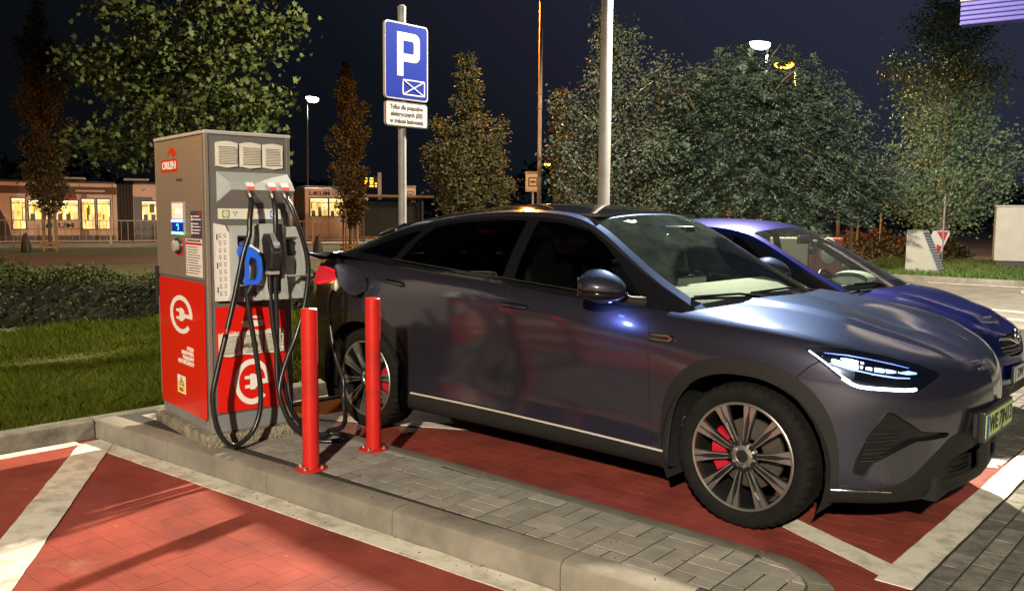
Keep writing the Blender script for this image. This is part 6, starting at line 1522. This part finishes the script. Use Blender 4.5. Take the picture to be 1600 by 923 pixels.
for x0, x1 in ((4.70, 5.36), (12.75, 13.30)):
    bl = tbox(x0, x1, .2, 2.75, .12, 2.3, 'bellows', M('bellows', (.035, .025, .022), .8), 0)
    for k2 in range(5): tbox(x0+(k2+.3)*(x1-x0)/5, x0+(k2+.7)*(x1-x0)/5, .2, 2.8, .06, 2.34, 'bellows_fold', MATS['bellows'], 0, bl)
def window(x0, x1, z0=1.13, z1=1.98, door=False, seats=True):
    w = tbox(x0-.05, x1+.05, z0-.05, z1+.05, -.010, .02, 'door' if door else 'window', M('tram_frame', (.03, .028, .03), .4), 0)
    tbox(x0, x1, z0, z1, -.016, -.0105, 'pane', LIT, 0, w)
    tbox(x0, x1, z1-.22, z1-.19, -.022, -.0165, 'transom', MATS['tram_frame'], 0, w)
    if x1-x0 > .3:
        for q in (.22, .62): tbox(x0+(x1-x0)*q, x0+(x1-x0)*q+.07, z0, z1-.05, -.022, -.0165, 'grab_pole', YB, 0, w)
    rs = random.Random(int(x0*100))
    for k2 in range(4):
        u = rs.uniform(.02, .8); wq = rs.uniform(.05, .22); zz = rs.uniform(0, .5); tbox(x0+(x1-x0)*u, x0+(x1-x0)*min(.99, u+wq), z0+(z1-z0)*zz, z0+(z1-z0)*min(.97, zz+rs.uniform(.15, .5)), -.0200, -.0162, 'interior_shape', M('inside_%d' % (k2 % 3), ((.06, .05, .04), (.3, .3, .26), (.12, .1, .05))[k2 % 3], .6, emis=((.10, .07, .03), (.75, .72, .55), (.35, .24, .06))[k2 % 3], estr=.8), 0, w)
    tbox(x0, x1, z1-.05, z1-.01, -.0205, -.0165, 'ceiling_strip', M('strip_white', (.8, .8, .7), .5, emis=(1, .95, .7), estr=1.6), 0, w)
    if seats and not door:
        n = max(1, int((x1-x0)/.35))
        for k2 in range(n): tbox(x0+.06+k2*.33, x0+.24+k2*.33, z0, z0+.26, -.0225, -.0165, 'seat_back', M('tram_seat', (.12, .13, .15), .6), 0, w)
for x0, x1 in ((-8.6, -7.4), (-7.0, -5.8), (-3.6, -2.4), (-2.0, -.8), (1.11, 1.62), (1.78, 2.10), (2.19, 3.07), (5.75, 6.9), (7.3, 8.5), (8.9, 10.1), (10.9, 12.1)): window(x0, x1)
for x0, x1 in ((13.58, 14.46), (14.55, 15.25)): window(x0, x1, 1.38, 2.24)
for x0, x1 in ((-5.2, -4.7), (-4.6, -4.1), (.46, .96), (3.24, 3.74), (3.88, 4.38)): window(x0, x1, .72, 2.06, True)
# driver's cab: sloping nose
mb = MB(); prof = [(16.3, .15), (17.0, .15), (17.12, .6), (17.05, 1.25), (16.55, 2.35), (16.3, 2.75)]
mb.prism(prof, (0, 0, 0), X, Z, Y*2.4); cabn = mb.build('driver_cab', TB, tram)
mb = MB(); mb.prism([(16.42, 1.3), (16.98, 1.3), (16.52, 2.25), (16.42, 2.25)], (0, -.008, 0), X, Z, Y*.006); mb.build('side_pane', GLOSSB, cabn)
mb = MB(); mb.add([(17.06, .2, 1.30), (17.06, 2.2, 1.30), (16.585, 2.2, 2.32), (16.585, .2, 2.32)], [(0, 1, 2, 3)]); mb.build('windscreen', GLOSSB, cabn)
text('lettering', 'L KUM', .30, ink, tram, (2.25, -.012, .86), X, Z, bold=.008, width=1.25)
mb = MB(); mb.cyl((1.86, -.012, .86), (1.86, -.016, .86), .10, n=16); mb.build('letter_dot', ink, tram)
text('lettering', 'L KUM', .26, ink, tram, (14.05, -.012, 2.50), X, Z, bold=.008, width=1.05)
mb = MB(); mb.cyl((13.79, -.012, 2.50), (13.79, -.016, 2.50), .07, n=14); mb.build('letter_dot', ink, tram)
tbox(3.0, 4.2, 2.40, 2.47, -.012, -.0065, 'print_line', M('print_pale', (.5, .42, .36), .6))
for x in (2.3, 5.0): tbox(x, x+1.1, 2.96, 3.06, .5, 1.6, 'roof_box', M('roof_box', (.3, .3, .3), .6), .03)
# advertising wrap and panel seams
for x in (-6.2, -3.9, -.4, 1.7, 3.15, 4.5, 7.1, 8.7, 10.4, 12.3, 13.5, 14.5, 15.4): tbox(x, x+.02, .2, 2.75, -.0045, .01, 'panel_seam', TBD)
mb = MB(); mb.prism(arc_poly(2.55, 2.06, .001, .50, 0, 180, 20), (0, -.0035, 0), X, Z, Y*.003); mb.build('wrap_figure', M('wrap_red', (.20, .03, .02), .5), tram)
mb = MB(); mb.prism([(-.1, .25), (.42, .25), (.30, .9), (-.05, 1.7)], (0, -.0035, 0), X, Z, Y*.003); mb.build('wrap_figure', M('wrap_dark', (.05, .045, .05), .5), tram)
mb = MB(); mb.prism([(3.1, .3), (3.5, .3), (3.45, 2.3), (3.3, 2.55), (3.2, 2.2)], (0, -.0030, 0), X, Z, Y*.002); mb.build('wrap_figure', M('wrap_ochre', (.22, .10, .04), .5), tram)
mb = MB(); mb.prism([(5.4, .3), (6.6, .3), (6.2, 2.2), (5.4, 2.2)], (0, -.0035, 0), X, Z, Y*.003); mb.build('wrap_figure', M('wrap_blue', (.10, .10, .14), .5), tram)
tbox(-9.4, 4.6, .2, .42, -.004, .01, 'skirt_band', M('wrap_grey', (.09, .08, .075), .6)); tbox(5.4, 12.7, .2, .42, -.004, .01, 'skirt_band', MATS['wrap_grey'])
# railing in panels, each bar its own part
RM = M('railing_grey', (.30, .25, .20), .5, metal=.3, var=.1, scale=4)
barm = None
def railing(s0, n, label):
    e = empty('railing', tp(s0, 2.4, .1), tang, label, 'railing', 'tram stop railings'); global barm
    for z in (.12, 1.02):
        mb = MB(); mb.box((n*.135, 0, z), (n*.27, .035, .035)); mb.build('rail', RM, e)
    if barm is None:
        mb = MB(); mb.cyl((0, 0, .12), (0, 0, 1.02), .012, n=6, caps=False); o = mb.build('bar', RM); barm = o.data; bpy.data.objects.remove(o)
    for k2 in range(n):
        o = bpy.data.objects.new('bar', barm); COL.objects.link(o); o.parent = e; o.location = ((k2+.5)*.27, 0, 0)
    for x in (0, n*.27):
        mb = MB(); mb.box((x, 0, .58), (.05, .05, 1.2)); mb.build('post', RM, e)
for i in range(9): railing(-2.2+i*2.2, 8, 'grey barred railing panel along the tram stop')
# timber boards at the far left
tb = empty('timber_screen', tp(-1.3, 4.2, 0), tang, 'brown timber board screen before the tram', 'screen')
for k2 in range(9):
    mb = MB(); mb.box((-1.0+k2*.225, 0, .50), (.21, .05, 1.0), ch=.008); mb.build('board', M('timber', (.22, .12, .06), .8, var=.25, scale=6, objvar=.2), tb)
# tree guards with stakes, dark watering bags
ST = M('stake_wood', (.20, .13, .07), .85, var=.25, scale=8)
def guard(base, label, h=1.7, w=.42):
    e = empty('tree_guard', base, tang, label, 'tree guard', 'wooden tree guards')
    for sx in (-1, 1):
        for sy in (-1, 1): mb = MB(); mb.cyl((sx*w/2, sy*w/2, 0), (sx*w/2, sy*w/2, h), .035, n=8); mb.build('stake', ST, e, smooth=40)
    for sy in (-1, 1):
        for z in (h-.05, .15, .30): mb = MB(); mb.box((0, sy*(w/2+.03), z), (w+.22, .025, .09)); mb.build('cross_board', ST, e)
guard((-33.3, 8.1, 0), 'wooden stake guard round the columnar tree before the tram doors'); guard((-24.8, 15.8, 0), 'wooden stake guard round the columnar tree before the tram cab'); guard((-30.5, 13.4, 0), 'wooden stake guard partly hidden by the left edge of the charger')
def bag(base, label):
    e = empty('watering_bag', base, .4, label, 'bag', 'dark watering bags by the tree guards')
    mb = MB(); mb.lathe([(.20, .0), (.21, .12), (.17, .38), (.10, .62), (.04, .74), (.0, .75)], 9); o = mb.build('sack', M('bag_black', (.012, .012, .013), .5, bump=.6, bscale=14), e, smooth=50); o.scale = (1, .7, 1)
    mb = MB(); mb.box((0, -.03, .70), (.09, .03, .07)); mb.build('label_tab', M('bag_tab', (.3, .28, .25), .6), e)
bag((-32.6, 7.0, 0), 'dark bag left of the tree guard before the tram doors'); bag((-30.2, 12.6, 0), 'dark bag just left of the charger by a tree guard'); bag((-25.2, 14.6, 0), 'dark bag left of the tree guard before the tram cab')
# bus and tram stop signs
def stop_board(base, H, w, h, label, rot):
    e = empty('stop_sign', base, rot, label, 'sign')
    mb = MB(); mb.cyl((0, 0, -.02), (0, 0, H), .04, n=12); mb.build('post', galv, e, smooth=40)
    mb = MB(); mb.box((0, -.05, H-h/2), (w, .04, h), ch=.008); b_ = mb.build('board', M('board_cream', (.46, .42, .34), .5), e)
    iw = w*.62; zc = H-h*.45
    mb = MB(); mb.prism([(-iw/2, -iw/2), (iw/2, -iw/2), (iw/2, iw/2), (-iw/2, iw/2)], (0, -.071, zc), X, Z, -Y*.004); f = mb.build('pictogram_frame', ink, b_)
    mb = MB(); mb.prism([(-iw*.38, -iw*.38), (iw*.38, -iw*.38), (iw*.38, iw*.38), (-iw*.38, iw*.38)], (0, -.0756, zc), X, Z, -Y*.003); mb.build('pictogram_field', MATS['board_cream'], b_)
    mb = MB(); mb.prism([(-iw*.28, -iw*.08), (iw*.28, -iw*.08), (iw*.30, iw*.02), (iw*.24, iw*.12), (-iw*.24, iw*.12), (-iw*.30, iw*.02)], (0, -.0792, zc), X, Z, -Y*.003); mb.build('tram_pictogram', ink, b_)
    mb = MB(); mb.box((0, -.05, H+.06), (w*1.05, .04, .10)); hb_ = mb.build('header', M('board_header', (.30, .26, .2), .5), e); text('lettering', 'WAŁOWA', .09, ink, hb_, (0, -.072, H+.06), X, Z, width=w*.7)
    mb = MB(); mb.box((0, -.05, H-h+.06), (w*.98, .044, .07)); mb.build('line_strip', MATS['board_header'], b_)
cyaw = YAW
stop_board((-21.6, 22.8, 0), 3.2, .62, .72, 'cream tram stop board with black tram symbol beside the tall rusty pole', cyaw)
stop_board((-30.8, 24.2, 0), 2.8, .50, .72, 'smaller cream tram stop board left of the egg-shaped tree', cyaw)
e = empty('display_post', (-32.0, 23.2, 0), cyaw, 'grey post carrying an orange departure display', 'display')
mb = MB(); mb.box((0, 0, 1.75), (.16, .16, 3.6)); mb.build('post', galv, e)
mb = MB(); mb.box((-.42, 0, 3.05), (.72, .16, .62), ch=.02); dp = mb.build('display_case', blackp, e)
LED = M('led_amber', (1, .5, .05), .4, emis=(1, .48, .04), estr=3.2)
for k2 in range(4):
    for x0, x1 in ((-.74, -.58), (-.5, -.28), (-.22, -.12)):
        if random.random() < .8: mb = MB(); mb.box(((x0+x1)/2, -.083, 3.25-k2*.125), ((x1-x0)*random.uniform(.6, 1), .006, .07)); mb.build('led_row', LED, dp)
e = empty('stop_shelter', tp(15.5, 3.6, .1), tang, 'dark tram stop shelter beside the parking sign post', 'shelter')
for x in (0, 3.0): mb = MB(); mb.box((x, .6, 1.1), (.08, .08, 2.2)); mb.build('post', TBD, e)
mb = MB(); mb.box((1.5, .4, 2.25), (3.6, 1.5, .12), ch=.03); mb.build('roof', M('shelter_roof', (.12, .07, .04), .6), e)
mb = MB(); mb.box((1.5, .95, 1.2), (3.0, .03, 1.8)); mb.build('back_pane', M('shelter_pane', (.02, .022, .025), .15), e)
# ---------------------------------------------------------------- right-hand side: lawn, machine, container, canopy
FC = M('forecourt', (.17, .155, .125), .8, var=.2, scale=2.5, bump=.3, bscale=80)
sheet('forecourt', [(-4.6, 9), (9, 9), (20, 17.35), (20, 40), (-1.2, 17.35), (-4.6, 17.35)], -.004, FC, 'pale paved forecourt beyond the blue car', .012)
rl = empty('lawn_kerb'); tag(rl, 'pale kerb along the lawn on the right', kind='structure')
for k2 in range(8): kerb_stone(rl, [(-6.6+k2, 17.5), (-5.606+k2, 17.5)], [(0, 1)]*2, m_kerb, wd=.14)
sheet('side_lawn', [(-7.0, 17.63), (2, 17.63), (2, 27), (-4, 30.5), (-9, 28), (-8, 22)], .09, soil, 'lawn strip with the white machine')
blades(in_quad((-6.8, 17.65), (1.5, 17.65), (-2, 28), (-8.4, 26)), 26000, .13, .022, M('grass_right', (.075, .12, .025), .6, spec=.3, isl=.4), 'grass', .085, 'rough green grass of the lawn on the right')
for a, b, w1 in (((-4.4, 17.33), (2.5, 17.33), -.10), ((-2.2, 11.6), (1.2, 10.7), .12), ((-1.4, 10.2), (2.2, 9.35), .12), ((-.9, 11.9), (-.3, 9.9), .12)):
    line('painted_line', ragged(a, b, w1, 20), 'white marking on the pale forecourt', z=.002)
WH = M('white_panel', (.36, .35, .31), .5, var=.06, scale=3)
e = empty('container', (-3.0, 24.6, .09), .25, 'plain white box container standing on the lawn', 'container')
mb = MB(); mb.box((0, 0, 1.0), (3.3, 2.0, 1.55), ch=.02); mb.build('box', WH, e)
mb = MB(); mb.box((0, 0, 1.80), (3.36, 2.06, .05), ch=.01); mb.build('lid', M('lid_grey', (.3, .3, .28), .5), e)
mb = MB(); mb.box((0, 0, .11), (3.2, 1.9, .22)); mb.build('base', M('base_dark', (.04, .04, .04), .7), e)
# slanted machine: a white wedge with a gridded sloping face
e = empty('slanted_machine', (-5.15, 19.6, .09), -.05, 'white wedge-shaped machine with a black gridded sloping face', 'machine')
pr = [(-.42, 0), (.42, 0), (-.06, 1.12), (-.42, 1.12)]
mb = MB(); mb.prism(pr, (0, -.28, 0), X, Z, Y*.56); mb.build('housing', WH, e)
sl = Vector((-.48, 0, 1.12)).normalized(); nn_ = Vector((1.12, 0, .48)).normalized()
fr_ = MB(); fr_.prism([(-.25, .04), (.25, .04), (.25, 1.17), (-.25, 1.17)], Vector((.42, 0, 0))+nn_*.001, Y, sl, nn_*.012); gf = fr_.build('grid_frame', M('grid_white', (.36, .36, .37), .5), e)
for i in range(5):
    for j in range(14):
        mb = MB(); mb.prism(rrect(.072, .055, .008, 1, -.19+i*.095, .10+j*.078), Vector((.42, 0, 0))+nn_*.0135, Y, sl, nn_*.003); mb.build('grid_cell', M('cell_black', (.012, .014, .02), .3), gf)
# poster stand
e = empty('poster_stand', (-2.0, 15.6, 0), YAW-.5, 'clear poster stand with blue and red print on the forecourt', 'stand')
mb = MB(); mb.box((.45, 0, .72), (.95, .05, 1.3), ch=.01); mb.build('panel', M('poster_grey', (.36, .35, .34), .15, var=.3, scale=3), e)
for x in (0, .92): mb = MB(); mb.box((x, 0, .72), (.05, .07, 1.42), ch=.005); mb.build('frame_post', alu, e)
mb = MB(); mb.box((.45, 0, .03), (1.1, .45, .06), ch=.01); mb.build('foot', M('foot_grey', (.3, .29, .27), .6), e)
mb = MB(); mb.prism(rrect(.6, .3, .12, cx=.36, cy=1.16), (0, -.026, 0), X, Z, -Y*.002); mb.build('print_blue', M('poster_blue', (.02, .14, .5), .4), e)
mb = MB(); mb.prism([(.06, 1.30), (.8, 1.30), (.8, 1.35), (.06, 1.35)], (0, -.026, 0), X, Z, -Y*.002); mb.build('print_red', M('poster_red', (.5, .03, .05), .4), e)
# leaning red and white board
e = empty('warning_board', (-6.55, 24.6, .09), YAW+.1, 'red and white warning board leaning against the pale tree trunk', 'board')
mb = MB(); o_ = Vector((0, -.35, 0)); u_ = Vector((.10, .05, .995)).normalized()
mb.prism([(-.5, .05), (.05, .05), (.42, .95), (.38, 1.05), (-.14, 1.05)], o_, X, u_, Y*.02); wb_ = mb.build('panel', M('board_white', (.6, .57, .55), .5), e)
for pol in (((-.02, 1.02), (.36, 1.02), (.24, .66)), ((.02, .62), (.2, .55), (.06, .10))):
    mb = MB(); mb.prism(pol, o_-Y*.003, X, u_, Y*.002); mb.build('red_field', M('board_red', (.5, .04, .04), .5), wb_)
mb = MB(); mb.cyl(o_+Vector((.28, .04, 0)), o_+Vector((.30, .06, 2.2)), .03, n=8); mb.build('prop', galv, e)
# stakes round the saplings on the right
for x, y, h in ((-9.3, 20.3, 2.2), (-8.9, 20.6, 2.0), (-8.3, 21.6, 2.2), (-8.0, 21.9, 2.0), (-10.2, 28.5, 1.7), (-9.6, 29.2, 1.7), (-7.6, 30.4, 2.0), (-6.2, 31.4, 2.1), (-5.2, 30.6, 1.9)):
    o = MB().cyl((0, 0, -.05), (0, 0, h), .055, .05, n=10).build('tree_stake', ST, None, smooth=40); o.location = (x, y, 0); tag(o, 'rough wooden stake standing by the saplings on the right', 'stake', 'wooden stakes on the right')
# canopy of the filling station, corner only
q0, q1 = Vector((-2.717, 12.422, 0)), Vector((-1.457, 12.614, 0)); cd = (q1-q0).normalized()
e = empty('fascia_beam', (q0.x, q0.y, 0), math.atan2(cd.y, cd.x), 'end of a cream and ribbed violet filling station fascia beam', 'fascia')
mb = MB(); mb.box((4.5, .16, 5.72), (9.0, .34, .64), ch=.02); mb.build('upper_band', M('canopy_cream', (.22, .19, .15), .6, spec=.2, emis=(.5, .44, .36), estr=.08), e)
for k2 in range(5):
    mb = MB(); mb.box((4.5, .16, 5.355-k2*.082), (8.98, .30, .074), ch=.018); mb.build('fascia_rib', M('canopy_violet', (.035, .03, .15), .5, spec=.2, emis=(.10, .08, .34), estr=.10), e)
mb = MB(); mb.box((4.5, .16, 5.19), (8.9, .22, .40)); mb.build('backing', M('canopy_soffit', (.05, .05, .12), .6), e)
mb = MB(); mb.box((5.0, .16, 2.5), (.3, .2, 5.0), ch=.02); mb.build('column', WH, e)
# pay post with green screen behind the blue car
e = empty('pay_post', (-2.45, 6.05, 0), YAW, 'slim red post with an oval silver reader and green screen behind the blue car', 'terminal')
mb = MB(); mb.box((0, 0, .64), (.42, .25, 1.28), ch=.02); mb.build('post', M('post_red', (.20, .06, .05), .5), e)
mb = MB(); mb.box((-.42, .05, .64), (.42, .25, 1.28), ch=.02); mb.build('cabinet', M('post_cream', (.42, .38, .31), .5), e)
blob((.02, -.13, 1.12), (.11, .04, .17), 'reader', M('reader_silver', (.5, .5, .48), .3, metal=.6), e, None, 12)
mb = MB(); mb.box((.02, -.172, 1.15), (.10, .01, .07)); mb.build('green_screen', M('screen_green', (.05, .8, .3), .4, emis=(.04, 1, .3), estr=1.6), e)
# more lamps
lamp_post('street_lamp', (-14.23, 14.44, 0), 7.7, (-15.45, 14.14, 7.85), SODIUM, 5000, 'tall rusty lamp pole between the sign and the thick lamp post', r0=.055, r1=.05, mat=M('pole_rusty', (.26, .16, .11), .6, var=.15, scale=6))
lamp_post('street_lamp', (-31.0, -12.0, 0), 8.4, (-31.6, -10.8, 8.5), SODIUM, 6500, 'amber street lamp left of the road strip', mat=MATS['pole_rusty'])
DK = M('pole_dark', (.03, .03, .032), .7)
lamp_post('street_lamp', (-36.1, 21.8, 0), 7.3, (-36.3, 22.3, 7.45), (1, .95, .8), 4500, 'slim lamp post with white lamp behind the tram', r0=.06, r1=.045, hs=2.2, mat=DK)
lamp_post('street_lamp', (-29.7, 34.3, 0), 6.7, (-29.75, 35.0, 6.8), (1, .98, .85), 1500, 'slim lamp post with small white lamp far beyond the stop board', r0=.06, r1=.045, hs=1.1, mat=DK)
lamp_post('street_lamp', (-42.3, 49.6, 0), 5.5, (-43.1, 49.8, 5.6), SODIUM, 1500, 'short amber lamp far beyond the stop board', r0=.07, r1=.05, hs=1.6, mat=DK)
lamp_post('street_lamp', (-13.4, 27.0, 0), 7.9, (-13.55, 26.65, 8.1), (1, .97, .9), 4000, 'bright white lamp above the frond tree', hs=2.2, mat=DK)
lamp_post('street_lamp', (-13.8, 30.5, 0), 7.7, (-14.16, 30.12, 7.86), SODIUM, 7000, 'amber lamp beside the frond tree top', hs=2.0, mat=DK)
lamp_post('street_lamp', (3.6, 15.4, 0), 6.8, (2.4, 15.6, 6.8), (.93, .98, 1), 2600, 'white forecourt lamp right of the poster stand')
# far dark tree line
pts = []
for i in range(9000):
    a = rng.uniform(-1.25, 1.0); r = 125+rng.uniform(-6, 10); h = 5.5+2.2*math.sin(a*9)+1.6*math.sin(a*23+1)+1.2*math.sin(a*51); d_ = np.array((-.666, .746, 0))*math.cos(a)+np.array((.746, .666, 0))*math.sin(a); z = h*rng.uniform(0, 1)**.6; pts.append([CAM.x+d_[0]*r, CAM.y+d_[1]*r, z])
V, F = leaves(np.array(pts), 1.1, droop=0); tag(npmesh('far_trees', V, F, leafmat('leaf_far', (.035, .04, .02))), 'dark far line of trees along the horizon', kind='stuff')

# twigs and crumbs in the gutter and on the blocks
lit = MB()
for i in range(150):
    x = random.uniform(-3.8, .6); y = kerb_y(x)-random.uniform(.005, .14) if i < 90 else random.uniform(kerb_y(x)+.05, FARY-.05); z = .004 if i < 90 else TOP+.003
    a = random.uniform(0, pi); L = random.uniform(.006, .035) if i % 3 == 0 else random.uniform(.004, .010); w = .002 if i % 3 == 0 else L*.6
    lit.box((x, y, z), (L, w, .003), a)
tag(lit.build('litter', M('litter', (.09, .075, .05), .9, isl=.5)), 'small twigs and crumbs scattered along the kerb', kind='stuff')
